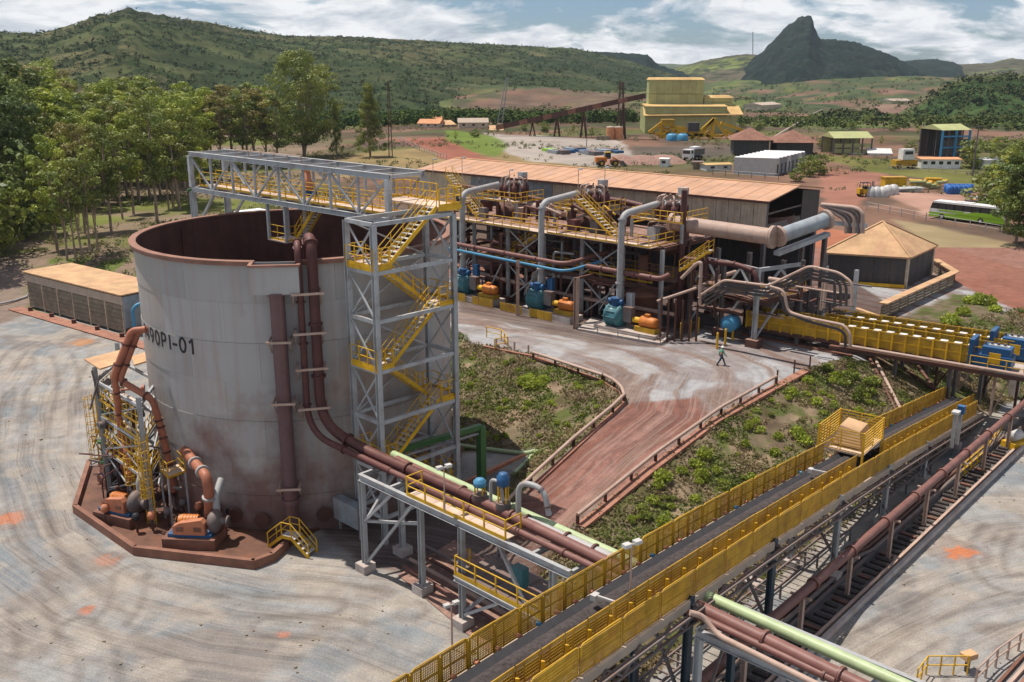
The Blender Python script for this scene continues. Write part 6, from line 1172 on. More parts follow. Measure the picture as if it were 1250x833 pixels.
for u_ in (-2.5, 2.6, 7.8, 13, 18.2): MB().beam(pl_(u_, 1.4, 5.2), pl_(u_ + 1.8, 1.4, 8.2), 0.12).beam(pl_(u_ - 1.2, 3, 4.2), pl_(u_ - 1.2, 3, 12.2), 0.2).build('brace', 'grey_steel', ps)
# slurry risers with a cyclone cluster each
def cyclones(lab, c, nn=8, s=1.0):
    c = V3(c); t = thing('cyclone_cluster', lab, 'cyclones', c, None)
    MB().lathe(c, [(0.01, -0.2), (1.9 * s, -0.2), (1.9 * s, -1.4), (1.2 * s, -2.4), (0.3, -3.2), (0.01, -3.2)][::-1], 20).build('launder', 'brown_steel', t)
    MB().lathe(c, [(0.5, 0.3), (0.62, 1.9), (0.62, 2.4), (0.01, 2.5)], 16).build('distributor', 'brown_steel', t)
    cone = MB().lathe((0, 0, 0), [(0.01, 2.3), (0.14, 2.3), (0.14, 2.05), (0.3, 2.0), (0.3, 1.5), (0.09, 0.2), (0.01, 0.15)][::-1], 12).mesh('cyclone', 'dark_red_pipe'); arm = MB().tube(fillet([(0.5, 0, 2.1), (0.9, 0, 2.45), (1.35, 0, 1.85)], 0.4), 0.1, 8).mesh('feed_arm', 'grey_pipe')
    ov = MB().tube(fillet([(1.45, 0, 2.2), (1.45, 0, 2.9), (0.75, 0, 3.0)], 0.35), 0.09, 8).mesh('overflow_pipe', 'tan_pipe')
    for k in range(nn):
        a = 2 * math.pi * k / nn
        for me, off in ((cone, 1.45), (arm, 0), (ov, 0)):
            o = bpy.data.objects.new(me.name, me); scene.collection.objects.link(o); o.parent = t; o.location = (math.cos(a) * off * s, math.sin(a) * off * s, 0); o.rotation_euler = (0, 0, a); o.scale = (s, s, s)
    rg = [c + V((math.cos(2 * math.pi * k / 12) * 2.3 * s, math.sin(2 * math.pi * k / 12) * 2.3 * s, -0.2)) for k in range(13)]
    return t
RZ = [(566, 'left', 15.9), (660, 'middle', 15.9), (755, 'right', 15.7)]
for i, (px_, w_, zt_) in enumerate(RZ):
    b_ = RP(px_, (372, 388, 398)[i], -0.3); b_.z = 4; u_, n_, _ = UN(b_); top_ = pl_(u_, -0.3, zt_); e_ = pl_(u_ + 0.4, 5.2, zt_ + 0.5)
    pipe('riser_pipe', w_ + ' of three tall grey riser pipes turning over into the plant', [pl_(u_, -0.3, 6.6), top_, e_], 0.33, 'grey_pipe', bend=1.1, flanges=(0.05, 0.16, 0.6), n=14)
    cyclones(w_ + ' cyclone cluster at the end of its grey riser pipe', pl_(u_ + 1.0, 7.3, 14.2) if i < 2 else pl_(u_ + 1.2, 6.6, 14.0), 8, 1.0)
    pf2 = thing('cyclone_platform', w_ + ' yellow railed platform round a cyclone cluster', 'platform', pl_(u_, 5, 15)); uu = u_ + 1.0
    MB().plate([pl_(uu - 3, 4.2, 14.6), pl_(uu + 3, 4.2, 14.6), pl_(uu + 3, 5.3, 14.6), pl_(uu - 3, 5.3, 14.6)], 0.07).build('deck_plate', 'deck_dust', pf2); railing(pf2, [pl_(uu - 3, 9, 14.65), pl_(uu - 3, 4.2, 14.65), pl_(uu + 3, 4.2, 14.65), pl_(uu + 3, 9, 14.65)], sp=0.9, r=0.035)
    for a in (-3, 3):
        for n2 in (4.3, 9): MB().ibeam(pl_(uu + a, n2, 12.7), pl_(uu + a, n2, 14.6), 0.25, 0.25).build('column', 'grey_steel', pf2)
    MB().box(pl_(uu + 0.5, 8.2, 17.3), (0.9, 0.7, 0.7), 0.7).build('control_box', 'grey_steel', pf2)
def plant_pump(lab, u_, first=None):
    c = pl_(u_, -0.6, 4.0); t = thing('plant_pump', lab, 'pump', c); rz = math.atan2(PD.y, PD.x)
    def l(x, y, z): return c + PD * x + PN * y + UP * z
    MB().box(l(1.6, 0, 0.3), (7.2, 2.2, 0.6), rz).build('plinth', 'concrete', t)
    MB().lathe(l(-0.9, 0, 1.65), [(0.01, 0), (1.05, 0), (1.15, 0.1), (1.15, 0.22), (1.02, 0.3), (1.02, 1.35), (1.15, 1.42), (1.15, 1.58), (0.75, 1.75), (0.3, 1.8), (0.3, 2.1), (0.01, 2.1)], 28, PD).build('casing', 'teal_paint', t)
    mb = MB()
    for k in range(12): a = 2 * math.pi * k / 12; d = PN * math.cos(a) * 1.08 + UP * math.sin(a) * 1.08; mb.cyl(l(-0.98, 0, 1.65) + d, l(0.75, 0, 1.65) + d, 0.045, 6)
    mb.build('tie_rods', 'teal_paint', t)['kind'] = 'stuff'
    MB().cyl(l(-0.1, 0, 2.6), l(-0.1, 0, 3.4), 0.42, 14).cyl(l(-0.1, 0, 3.25), l(-0.1, 0, 3.45), 0.55, 14).cyl(l(-0.95, 0, 3.05), l(0.75, 0, 3.05), 0.3, 12).build('discharge_head', 'blue_paint', t)
    MB().box(l(1.5, 0, 2.0), (1.0, 0.7, 1.5), rz).build('gearbox', 'dark_steel', t); MB().box(l(1.3, 0.5, 3.3), (0.7, 0.5, 1.5), rz).build('lube_tank', 'blue_paint' if u_ < 15 else 'blue_grey_wall', t)
    MB().cyl(l(2.1, 0, 1.6), l(3.0, 0, 1.6), 0.3, 12).build('coupling', 'yellow_paint', t)
    MB().lathe(l(2.9, 0, 1.6), [(0.01, 0), (0.35, 0), (0.52, 0.15), (0.52, 1.6), (0.45, 1.9), (0.01, 1.95)], 18, PD).build('motor', 'orange_motor', t); MB().box(l(3.7, 0, 2.2), (0.5, 0.4, 0.35), rz).build('terminal_box', 'orange_motor', t)
    MB().box(l(3.7, 0, 0.85), (2.4, 1.0, 0.5), rz).build('motor_base', 'yellow_mesh', t)
    return t
u0, u1, u2 = UN(RP(568, 362, -0.6))[0], UN(RP(657, 380, -0.6))[0], UN(RP(752, 400, -0.6))[0]
plant_pump('teal barrel pump with orange motor at the right end of the pump line', u2); plant_pump('teal barrel pump with orange motor in the middle of the pump line', u1); plant_pump('teal barrel pump with orange motor farthest left, behind the stair tower', u0)
ap = thing('pump_apron', 'pale concrete apron with rusty low rail in front of the right pump', 'apron', P(760, 415, 4)); cn = [P(*q, 4.0) for q in ((705, 404), (806, 422), (822, 410), (722, 390))]
MB().prism([(p.x, p.y) for p in cn], 3.9, 4.22).build('slab', 'concrete', ap)
railing(ap, [cn[0] + UP * .2, cn[1] + UP * .2, cn[2] + UP * .2], m='dark_steel', h=0.55, sp=2.5, r=0.03, toe=False)
fe = thing('pump_fence', 'low yellow mesh fence along the foot of the pump line', 'fence', pl_(0, -2, 4))
for k in range(16): u_ = -1 + k * 1.05; MB().plate([pl_(u_, -2.1, 4.05), pl_(u_ + 0.98, -2.1, 4.05), pl_(u_ + 0.98, -2.1, 4.95), pl_(u_, -2.1, 4.95)], 0.05).build('fence_panel', 'yellow_mesh', fe) if k % 4 != 3 else None
# header pipes, located on planes parallel to the pump line
def ppipe(lab, q, n_, r, m, bend=None, fl=(0.2, 0.4, 0.6, 0.8), nm='header_pipe', nn=12): return pipe(nm, lab, [RP(a, b, n_ + (c if len(w) == 3 else 0)) for w in q for a, b, c in [w if len(w) == 3 else (*w, 0)]], r, m, bend=bend, flanges=fl, n=nn)
ppipe('long salmon header pipe passing in front of the risers', ((546, 296), (690, 323, 0), (742, 308, 5)), -1.6, 0.24, 'red_pipe', 1.2)
ppipe('teal pipe running just below the salmon header pipe', ((546, 303), (690, 332, 0), (738, 318, 4)), -1.9, 0.15, 'light_blue', 1.2, ())
ppipe('salmon pipe starting right of the header bend and ending at a flange', ((716, 325), (806, 341), (816, 336, 1)), 0.0, 0.27, 'red_pipe', 0.6)
ppipe('long tan low pipe with yellow stains behind the pumps', ((575, 331), (700, 362), (822, 384)), 2.0, 0.2, 'tan_pipe', 0.6)
ppipe('big rusty duct crossing the upper floor', ((610, 247), (680, 258), (742, 268)), 8.5, 0.6, 'tan_pipe', 1, (0.5,))
ppipe('brown pipe on the top floor behind the left cyclones', ((555, 226), (640, 240), (668, 246)), 9.5, 0.3, 'dark_red_pipe', 1, (0.5,))
ppipe('brown curved pipe behind the middle stair', ((700, 240), (760, 246), (785, 252)), 9.5, 0.35, 'dark_red_pipe', 1, (0.3, 0.7))
ch = RP(828, 392, 4.6); ch.z = 4; ct_ = ch + UP * (hz(ch, 231) - 4); st = thing('vent_stack', 'tall thin dark brown stack rising in front of the long roof', 'stack', ch); MB().cyl(ch, ct_, 0.29, 14).build('stack_pipe', 'dark_red_pipe', st); MB().cyl(ct_ - UP * 0.1, ct_ + UP * 0.12, 0.34, 14).build('cap_ring', 'tan_pipe', st)
# stairs of the plant
def pstair(lab, q0, q1, n_, w=1.1):
    a, b = RP(*q0, n_), RP(*q1, n_); 
    if a.z > b.z: a, b = b, a
    t = thing('plant_stair', lab, 'stair', V((a.x, a.y, a.z))); stair(t, a, b, w, PN, step=0.3); return t
pstair('yellow stair descending right from the middle cyclone platform', (757, 294), (707, 243), 3.6)
pstair('yellow stair descending right from the left cyclone platform', (592, 272), (548, 214), 3.6)
pstair('yellow stair under the walkway between left and middle risers', (622, 312), (658, 286), 2.6, 0.9)
pstair('yellow stair in the dark right of the stack', (832, 330), (868, 306), 3, 0.9)
# brown sump tanks under the cyclones
for i, (px_, py_, lab) in enumerate(((783, 376, 'right'), (690, 360, 'middle'), (610, 344, 'left'))):
    c = RP(px_, py_, 4.2); c.z = 4; t = thing('sump_tank', lab + ' brown sump tank with a neck pipe on the plant floor', 'tank', c)
    MB().lathe(c, [(1.75, 0), (1.75, 2.9), (1.9, 2.9), (1.9, 3.1), (0.9, 3.5), (0.5, 3.6), (0.5, 7.0), (0.01, 7.0)], 22).build('vessel', 'rust_concrete' if i == 0 else 'brown_steel', t); MB().cyl(c + UP * 1.5, c + UP * 1.62, 1.82, 22).build('band', 'brown_steel', t)
for i, q in enumerate(((533, 418), (703, 400), (632, 392))):       # free pipe posts in front of the pumps
    c = RP(q[0], q[1], -2.6) if i else None
    if c is None: continue
    c.z = 4.0; o = thing('pipe_support', ('', 'heavy square post with a base left of the right pump', 'thin post left of the middle pump')[i], 'support', c); MB().ibeam(c, c + UP * (5.3 if i == 1 else 6.0), 0.45 if i == 1 else 0.25, 0.4 if i == 1 else 0.25).build('post', 'tan_pipe', o); MB().beam(c + UP * 5.2 - PN * 0.2, c + UP * 5.2 + PN * 3, 0.2).build('arm', 'brown_steel', o)
# ------------------------------------------------------------ right part: duct gantry
ga = thing('duct_gantry', 'grey truss gantry holding the long tan duct right of the stack', 'gantry', RP(872, 395, 5)); gq = [(842, 383), (872, 388), (925, 403), (966, 395)]
topz = 11.6; gp = [RP(842, 380, 5.0), RP(880, 388, 5.0), RP(921, 402, 3.6), RP(975, 380, 9)]
for i, p in enumerate(gp): p.z = 4; MB().ibeam(p, p + UP * 7.6, 0.38, 0.38).build('column', 'grey_steel' if i == 2 else 'dark_steel', ga); MB().box(p + UP * 0.35, (1.2, 1.2, 0.8), -0.7).build('footing', 'brown_concrete', ga); MB().ibeam(p + PN * 5, p + PN * 5 + UP * 7.6, 0.38, 0.38).build('column', 'dark_steel', ga)
for a, b in zip(gp, gp[1:]):
    MB().ibeam(a + UP * 7.4, b + UP * 7.4, 0.25, 0.35).build('beam', 'grey_steel', ga); MB().ibeam(a + UP * 4.2, b + UP * 4.2, 0.25, 0.35).build('beam', 'brown_steel', ga); m_ = (a + b) / 2
    MB().beam(a + UP * 4.4, m_ + UP * 7.2, 0.18).build('brace', 'grey_steel', ga); MB().beam(b + UP * 4.4, m_ + UP * 7.2, 0.18).build('brace', 'grey_steel', ga); MB().beam(a + UP * 0.6, m_ + UP * 4.0, 0.16).build('brace', 'grey_steel', ga)
    MB().plate([a + UP * 4.45, b + UP * 4.45, b + PN * 4.8 + UP * 4.45, a + PN * 4.8 + UP * 4.45], 0.06).build('floor_plate', 'brown_concrete', ga); railing(ga, [a + UP * 4.5 + PN * 1, b + UP * 4.5 + PN * 1], sp=1.5)
d0, d1 = RP(820, 272, 5.5), RP(946, 290, 5.5); pipe('long_duct', 'long wide tan duct lying along the gantry in front of the roof wall', [d0, d1], 0.78, 'tan_pipe', flanges=(0.02, 0.98), n=18, cat='duct')
e1 = RP(946, 290, 5.5) + PN * 0.5; e2 = RP(1012, 267, 12.5); pipe('blue_duct', 'wide blue grey duct sloping up and away from the tan duct end', [e1, e1.lerp(e2, 0.98)], 0.72, 'blue_grey_wall', flanges=(0.02, 0.95), n=18, fm='tan_pipe', cat='duct')
bt = thing('duct_bridge', 'light grey box beam below the blue grey duct', 'beam', e1 - UP * 2); MB().beam(e1 - UP * 1.6, e2 - UP * 1.5, 0.7, 0.4).build('beam', 'grey_steel', bt)
for f_ in (0.5, 0.95): p = e1.lerp(e2, f_); MB().ibeam(V((p.x, p.y, 4)), p - UP * 1.7, 0.4, 0.4).build('column', 'dark_steel', bt)
ppipe('brown pipe crossing the gantry and dropping beside its column', ((836, 316), (900, 323), (922, 332), (925, 352)), 3.2, 0.25, 'dark_red_pipe', 0.8)
ppipe('tan bent pipe with flanges hanging in the dark left of the gantry', ((832, 340), (850, 322), (856, 320), (854, 372)), 1.5, 0.17, 'tan_pipe', 0.6, (0.3, 0.6, 0.9))
for j in range(4):
    o_ = j * 0.45
    ppipe(('nearest', 'second', 'third', 'farthest')[j] + ' of four bent dark pipes stepping over towards the hut', ((856 + j * 2, 360 + j * 4), (884 + j * 1, 342 + j * 4.5), (938 + j, 349 + j * 4.5), (988, 325 + j * 4.5), (1024 - j * 2, 333 + j * 4), (1040 - j * 7, 345 + j * 2), (1040 - j * 7, 374)), 0.6 + j * 0.12, 0.12, 'pipe_dark' if j else 'tan_pipe', 0.45, (0.3, 0.7))
for j in range(2):
    ppipe(('outer', 'inner')[j] + ' of two pipes bending down and out along the yellow conveyor', ((940, 350 + j * 4), (957 - j * 4, 355 + j * 4), (962 - j * 4, 381), (985, 388 + j * 4), (1030 - j * 6, 397 + j * 5), (1038 - j * 6, 408), (1038 - j * 6, 424)), -0.6 + j * 0.2, 0.13, ('tan_pipe', 'pipe_dark')[j], 0.5, (0.5,))
for k in range(44):        # dark pipework and frames filling the gantry bays
    a = RP(rr_.uniform(838, 1010), rr_.uniform(340, 392), rr_.uniform(2.5, 9)); d = rr_.choice([PD, PD, PN, UP]) * rr_.uniform(1.5, 5); a.z = max(a.z, 4.3)
    MB().tube([a, a + d], rr_.choice([0.08, 0.14, 0.22]), 8).build('service_pipe', rr_.choice(['pipe_dark', 'brown_steel', 'brown_steel', 'dark_red_pipe', 'tan_pipe']), ga)
for k in range(7):
    a = RP(930 + k * 14, 372, 11); a.z = 4; MB().beam(a, a + UP * rr_.uniform(3, 6), 0.22).beam(a + UP * 2.4, a + PD * 2.2 + UP * 3.0, 0.16).build('frame_post', rr_.choice(['brown_steel', 'dark_steel']), ga)
tb = thing('teal_motor', 'teal motor glimpsed in the dark under the gantry', 'motor', RP(896, 395, 4)); c = RP(896, 393, 4.5); MB().lathe(c, [(0.01, 0), (0.8, 0), (0.8, 1.2), (0.4, 1.5), (0.01, 1.5)], 16, -PN).build('casing', 'light_blue', tb)
dk = thing('pipe_stands', 'row of thin brown rods and rails in the dark behind the left bollards', 'railing', RP(815, 385, 1))
for k in range(6): p = RP(806 + k * 9, 404 - k * 3.2, -1.0 + k * 0.5); p.z = 4; MB().beam(p, p + UP * (4.4 - k * 0.1), 0.16).build('post', 'brown_steel', dk)
p0, p1 = RP(802, 368, -1), RP(850, 352, 1.5); MB().tube([p0, p1], 0.14, 8).build('rail', 'tan_pipe', dk)
# ------------------------------------------------------------ long roofed building
E0, E1 = P(515, 207, 16), P(937, 246, 16); ED = (E1 - E0).normalized(); EN = V((-ED.y, ED.x, 0)); EN = EN if EN.y > 0 else -EN; EL = (E1 - E0).length
lb = thing('long_shed', 'very long shed with dusty orange roof and streaked tan cladding', 'shed', V((E0.x, E0.y, 4)))
def eb_(u, n, z): return E0 + ED * u + EN * n + UP * (z - 16)
ovh = 0.5
nrs = 30
for k in range(nrs):
    a, b = -0.5 + (EL + 0.9) * k / nrs, -0.5 + (EL + 0.9) * (k + 1) / nrs - 0.004; dz_ = 0.006 * (k % 2)
    for n0_, z0_, n1_, z1_ in ((-ovh, 15.95, 7.2, 16.85), (7.2, 16.85, 14.2, 15.95)): MB().plate([eb_(a, n0_, z0_ + dz_), eb_(b, n0_, z0_ + dz_), eb_(b, n1_, z1_ + dz_), eb_(a, n1_, z1_ + dz_)], 0.12).beam(eb_(b, n0_, z0_ + 0.13), eb_(b, n1_, z1_ + 0.13), 0.06, 0.04).build('roof_sheet', 'roof_dust_red', lb)
MB().beam(eb_(-0.5, 7.2, 17.0), eb_(EL + 0.4, 7.2, 17.0), 0.5, 0.1).build('ridge_cap', 'roof_dust', lb)
MB().beam(eb_(-0.5, -ovh - 0.05, 15.95), eb_(EL + 0.4, -ovh - 0.05, 15.95), 0.12, 0.25).build('gutter', 'brown_steel', lb)
npn = 34
for k in range(npn):
    a, b = EL * k / npn + 0.02, EL * (k + 1) / npn - 0.02; mb = MB(); m_ = 8
    for j in range(m_):
        x0 = a + (b - a) * j / m_; x1 = a + (b - a) * (j + 1) / m_; o_ = 0.04 if j % 2 else 0.0
        mb.plate([eb_(x0, -o_, 12.9), eb_(x1, -o_, 12.9), eb_(x1, -o_, 15.9), eb_(x0, -o_, 15.9)], 0.03)
    mb.build('cladding_panel', 'blue_grey_wall' if 6 <= k < 15 else 'tan_wall', lb)
MB().plate([eb_(EL - 0.02, 9, 12.9), eb_(EL - 0.02, 13.8, 12.9), eb_(EL - 0.02, 13.8, 15.8), eb_(EL - 0.02, 9, 16.3)], 0.06).build('gable_panel', 'dark_cladding', lb)
MB().plate([eb_(0, 14, 4), eb_(EL, 14, 4), eb_(EL, 14, 15.8), eb_(0, 14, 15.8)], 0.06).build('rear_wall', 'dark_cladding', lb)
MB().beam(eb_(EL - 0.1, 0, 12.9), eb_(EL - 0.1, 14, 12.9), 0.25, 0.3).beam(eb_(EL - 0.1, 0, 14.6), eb_(EL - 0.1, 14, 14.6), 0.15).build('gable_beam', 'dark_steel', lb)
for k in range(9):
    for n_ in (0.2, 13.7): MB().ibeam(eb_(EL * k / 8 - (0.2 if k == 8 else -0.1), n_, 4), eb_(EL * k / 8 - (0.2 if k == 8 else -0.1), n_, 15.8), 0.4, 0.4).build('column', 'dark_steel', lb)
    MB().beam(eb_(EL * k / 8 - 0.2, 0.2, 13.2), eb_(EL * k / 8 - 0.2, 13.8, 13.2), 0.3, 0.5).build('roof_beam', 'dark_steel', lb)
th = thing('thickener_bin', 'dark round bin inside the open end of the long shed', 'bin', eb_(EL - 3, 5, 12)); MB().lathe(eb_(EL - 3.5, 6.5, 9.5), [(0.01, 0), (1.5, 0.5), (3.6, 2.6), (3.6, 4.2), (3.5, 4.2), (3.4, 2.6), (1.4, 0.8), (0.01, 0.4)], 22).build('bowl', 'brown_steel', th)
for i, px_ in enumerate((530, 565, 622, 705, 737, 566)):
    if i == 5: break
    n_ = 4.0; b_ = RP(px_, 270, n_); b_.z = 14.6; lamp_post(('leftmost', 'second from left', 'middle', 'fourth from left', 'rightmost')[i] + ' of five thin lamp poles standing before the long roof', b_, hz(b_, (195, 193, 208, 207, 205)[i]) - 14.6, 0.05, 1, 'tan_pipe')
# ------------------------------------------------------------ hut with the tent roof and the slatted enclosure
hl, hf, hr = P(1003, 345, 4), P(1105, 352, 4), P(1136, 336, 4); hzt = hz(hf, 314); hb_ = hl + hr - hf
hut = thing('tent_roof_hut', 'dark clad square hut with dusty pyramid roof beside the red road', 'hut', hf)
for i, (a, b) in enumerate(((hl, hf), (hf, hr), (hr, hb_), (hb_, hl))):
    n = 5; 
    for k in range(n): p, q = a.lerp(b, (k + 0.01) / n), a.lerp(b, (k + 0.99) / n); MB().plate([p + UP * 0.1, q + UP * 0.1, q + UP * (hzt - 4), p + UP * (hzt - 4)], -0.08).build('cladding_panel', 'dark_cladding', hut)
    MB().beam(a, a + UP * (hzt - 4), 0.3).build('corner_post', 'tan_wall', hut)
cen = (hl + hr) / 2; apx = V((cen.x, cen.y, 0)); apx.z = hz(apx, 270); ev = [cen + (p - cen) * 1.07 for p in (hl, hf, hr, hb_)]; ev = [V((p.x, p.y, hzt)) for p in ev]
for i in range(4): a, b = ev[i], ev[(i + 1) % 4]; MB().add([a, b, apx, a - UP * 0.2, b - UP * 0.2, apx - UP * 0.2], [(0, 1, 2), (5, 4, 3), (3, 4, 1, 0)]).build('roof_face', 'roof_dust', hut)
for i in range(4): MB().beam(ev[i] + UP * 0.03, apx + UP * 0.03, 0.25, 0.08).build('hip_ridge', 'roof_dust', hut)
MB().beam(hl + UP * 0.25 - PN * 0.35, hf + UP * 0.25 - PN * 0.35, 0.3, 0.4).build('plinth_rail', 'yellow_paint', hut)
se = thing('slatted_enclosure', 'weathered slatted wall enclosure with pale top slab beside the hut', 'enclosure', P(1078, 392, 4)); s0, s1, s2 = P(1074, 394, 3.6), P(1163, 352, 3.6), P(1133, 338, 3.6); hw_ = 1.9
s1.z = s0.z = s2.z = 3.6
for a, b in ((s0, s1), (s1, s2 + PN * 1.5)):
    for k in range(6): MB().beam(a + UP * (0.15 + k * 0.32), b + UP * (0.15 + k * 0.32), 0.14, 0.2).build('slat', 'louvre', se)
    n = 9
    for k in range(n + 1): p = a.lerp(b, k / n); MB().beam(p + PN * 0.15, p + PN * 0.15 + UP * hw_, 0.12).build('post', 'brown_steel', se)
    MB().beam(a + UP * (hw_ + 0.1) + PN * 0.3, b + UP * (hw_ + 0.1) + PN * 0.3, 0.9, 0.14).build('top_slab', 'roof_dust', se)
MB().beam(s0 + UP * 0.5, P(1045, 378, 4), 0.5, 0.4).build('top_slab', 'roof_dust', se)
# ------------------------------------------------------------ pair of yellow conveyors on the right
Q0 = V((30.95, 85.16, 5)); QD = (V((41.6, 77.2, 5)) - Q0).normalized(); QN = V((-QD.y, QD.x, 0)); QN = QN if QN.y > 0 else -QN
def qq_(u, n, z=0): return Q0 + QD * u + QN * n + UP * z
gm = None
def yconv(lab, n0, u0, u1, hgt, w=2.3):
    t = thing('yellow_conveyor', lab, 'conveyor', qq_(u0, n0)); n = int((u1 - u0) / 1.15)
    for s_ in (0, w):
        MB().beam(qq_(u0, n0 + s_, 0), qq_(u1, n0 + s_, 0), 0.2, 0.3).build('stringer', 'brown_steel', t)
        MB().beam(qq_(u0, n0 + s_, hgt), qq_(u1, n0 + s_, hgt), 0.08, 0.08).beam(qq_(u0, n0 + s_, hgt * 0.55), qq_(u1, n0 + s_, hgt * 0.55), 0.08, 0.1).build('guard_rail', 'yellow_paint', t)
        for k in range(n):
            a, b = u0 + k * 1.15, u0 + k * 1.15 + 1.1; MB().plate([qq_(a, n0 + s_, 0.2), qq_(b, n0 + s_, 0.2), qq_(b, n0 + s_, hgt * 0.95), qq_(a, n0 + s_, hgt * 0.95)], 0.03).build('guard_panel', 'yellow_mesh', t)
            MB().beam(qq_(a, n0 + s_ - 0.08, 0.1), qq_(a, n0 + s_ - 0.08, hgt + 0.1), 0.14).build('panel_post', 'yellow_paint', t)
    MB().plate([qq_(u0, n0 + 0.4, 0.7), qq_(u1, n0 + 0.4, 0.7), qq_(u1, n0 + w - 0.4, 0.7), qq_(u0, n0 + w - 0.4, 0.7)], 0.04).build('belt', 'rubber', t)
    for k in range(n): MB().box(qq_(u0 + k * 1.15 + 0.6, n0 + w * 0.5, hgt - 0.25), (0.62, w * 0.3, 0.1), math.atan2(QD.y, QD.x)).build('cover_plate', 'white_paint', t)
    for k in range(0, n, 4):
        for s_ in (0, w): p = qq_(u0 + k * 1.15 + 0.5, n0 + s_); g_ = gz(p.x, p.y); MB().ibeam(V((p.x, p.y, g_)), p, 0.3, 0.3).build('support_leg', 'dark_steel', t) if p.z - g_ > 0.4 else None
    return t
yconv('nearer of two yellow guarded conveyors running towards the blue drives', 0.6, -10.5, 11.0, 1.7)
yconv('farther of two yellow guarded conveyors, behind the nearer one', 4.2, -4.0, 12.5, 1.7)
for i, (n_, u_) in enumerate(((0.5, 11.6), (4.4, 12.4))):
    c = qq_(u_, n_ + 0.6, 0.2); t = thing('belt_drive', ('nearer', 'farther')[i] + ' of two dark blue drive units ending the yellow conveyors', 'drive', c); rz = math.atan2(QD.y, QD.x)
    MB().box(c + UP * 0.5, (3.0, 1.9, 1.0), rz).build('gearbox', 'blue_paint', t); MB().box(c + UP * 1.35 + QD * 0.2, (2.2, 1.6, 0.7), rz).build('upper_case', 'blue_paint', t); MB().box(c + UP * 1.1 - QD * 1.7, (0.35, 2.1, 2.2), rz).build('flange_plate', 'blue_paint', t)
    MB().box(c + UP * 1.74 + QD * 0.3, (1.6, 0.5, 0.1), rz).build('lid', 'galvanised', t); MB().box(c + UP * 0.85 - QN * 1.0 + QD * 0.2, (0.9, 0.08, 0.9), rz).build('guard_sign', 'yellow_paint', t)
    for k in range(4): MB().cyl(c + UP * 1.7 + QD * (k * 0.5 - 0.8), c + UP * 2.0 + QD * (k * 0.5 - 0.8), 0.12, 8).build('breather', 'dark_steel', t)
wf = thing('service_walkway', 'pale pipe and walkway edge running below the nearer yellow conveyor', 'walkway', qq_(0, -0.4)); MB().tube([qq_(-1.0, -0.3, 0.15), qq_(15.5, -0.3, 0.15)], 0.15, 10).build('pipe_line', 'tan_pipe', wf); MB().beam(qq_(-2, -0.1, -0.25), qq_(16, -0.1, -0.25), 0.5, 0.3).build('edge_beam', 'brown_steel', wf)
MB().plate([qq_(11, -0.2, -0.1), qq_(20, -0.2, -0.1), qq_(20, 6.5, -0.1), qq_(11, 6.5, -0.1)], 0.1).build('deck_plate', 'concrete', wf); railing(wf, [qq_(10, -0.2, 0), qq_(14.2, -0.2, 0)], sp=1.4, r=0.04); MB().beam(qq_(14.2, -0.2, 0.6), qq_(15.5, 3.2, 0.9), 0.15, 0.9).build('side_panel', 'yellow_mesh', wf)
for i, (px_, py_) in enumerate(((1163, 478), (1236, 486), (1205, 470))):
    c = P(px_, py_, 0); c.z = gz(c.x, c.y); o = thing('concrete_pier', ('left square pier under the yellow conveyors beside the belt head', 'right square pier under the yellow conveyors', 'middle pier in the shade under the yellow conveyors')[i], 'pier', c); MB().beam(c, V((c.x, c.y, 4.55)), 0.75, 0.75).build('shaft', 'concrete', o)
for i, (a, b, lab) in enumerate((((1060, 438, 4), (1102, 522, 0.6), 'pair of rusty drain pipes running down the right slope'), ((1120, 450, 3), (1160, 505, 0.8), 'dark drain pipe under the yellow conveyor nearest the belt'), ((1085, 440, 3.4), (1170, 500, 0.8), 'brown drain pipe in the middle of the slope under the conveyor'))):
    A_, B_ = G(a[0], a[1]), G(b[0], b[1]); t = thing('drain_pipe', lab, 'pipe', A_); MB().tube([A_ + UP * 0.25, B_ + UP * 0.25], 0.16, 8).build('pipe_body', 'brown_steel', t)
    if i == 0: MB().tube([A_ + UP * 0.25 + V((0.5, 0.2, 0)), B_ + UP * 0.25 + V((0.5, 0.2, 0))], 0.14, 8).build('pipe_body', 'tan_pipe', t)
for i in range(10):       # clutter of stored frames under the conveyors
    c = qq_(2 + i * 1.6, 3 + (i % 3) * 1.5); c.z = gz(c.x, c.y); o = thing('support_frame', 'rusty prop frame under the yellow conveyors, %s from the plant end' % ('first', 'second', 'third', 'fourth', 'fifth', 'sixth', 'seventh', 'eighth', 'ninth', 'tenth')[i], 'frame', c, 'prop frames under the yellow conveyors')
    MB().beam(c, c + UP * (4.6 - c.z), 0.2).beam(c, c + QD * 1.4 + UP * (4.4 - c.z), 0.14).build('prop', 'brown_steel' if i % 2 else 'tan_pipe', o)
cf = thing('cable_bridge', 'grey lattice pipe bridge between the blue duct and the hut', 'pipe bridge', RP(1020, 300, 14)); a, b = RP(1012, 272, 14), RP(1058, 276, 14)
MB().beam(a, b, 0.3, 0.4).build('beam', 'grey_steel', cf)
for k in range(5): o_ = UP * (-0.5 * k) + PD * (-0.9 * k); MB().tube(fillet([RP(1003, 250, 14), RP(1045 - k * 4, 254 + k * 3, 14), RP(1053 - k * 5, 260 + k * 3, 14), RP(1053 - k * 5, 285, 14)], 1.2), 0.22, 8).build('pipe_line', 'tan_pipe' if k % 2 == 0 else 'dark_steel', cf)
for px_ in (1012, 1050): p = RP(px_, 290, 14); MB().beam(V((p.x, p.y, 4)), V((p.x, p.y, 10.5)), 0.35).build('column', 'grey_steel', cf)
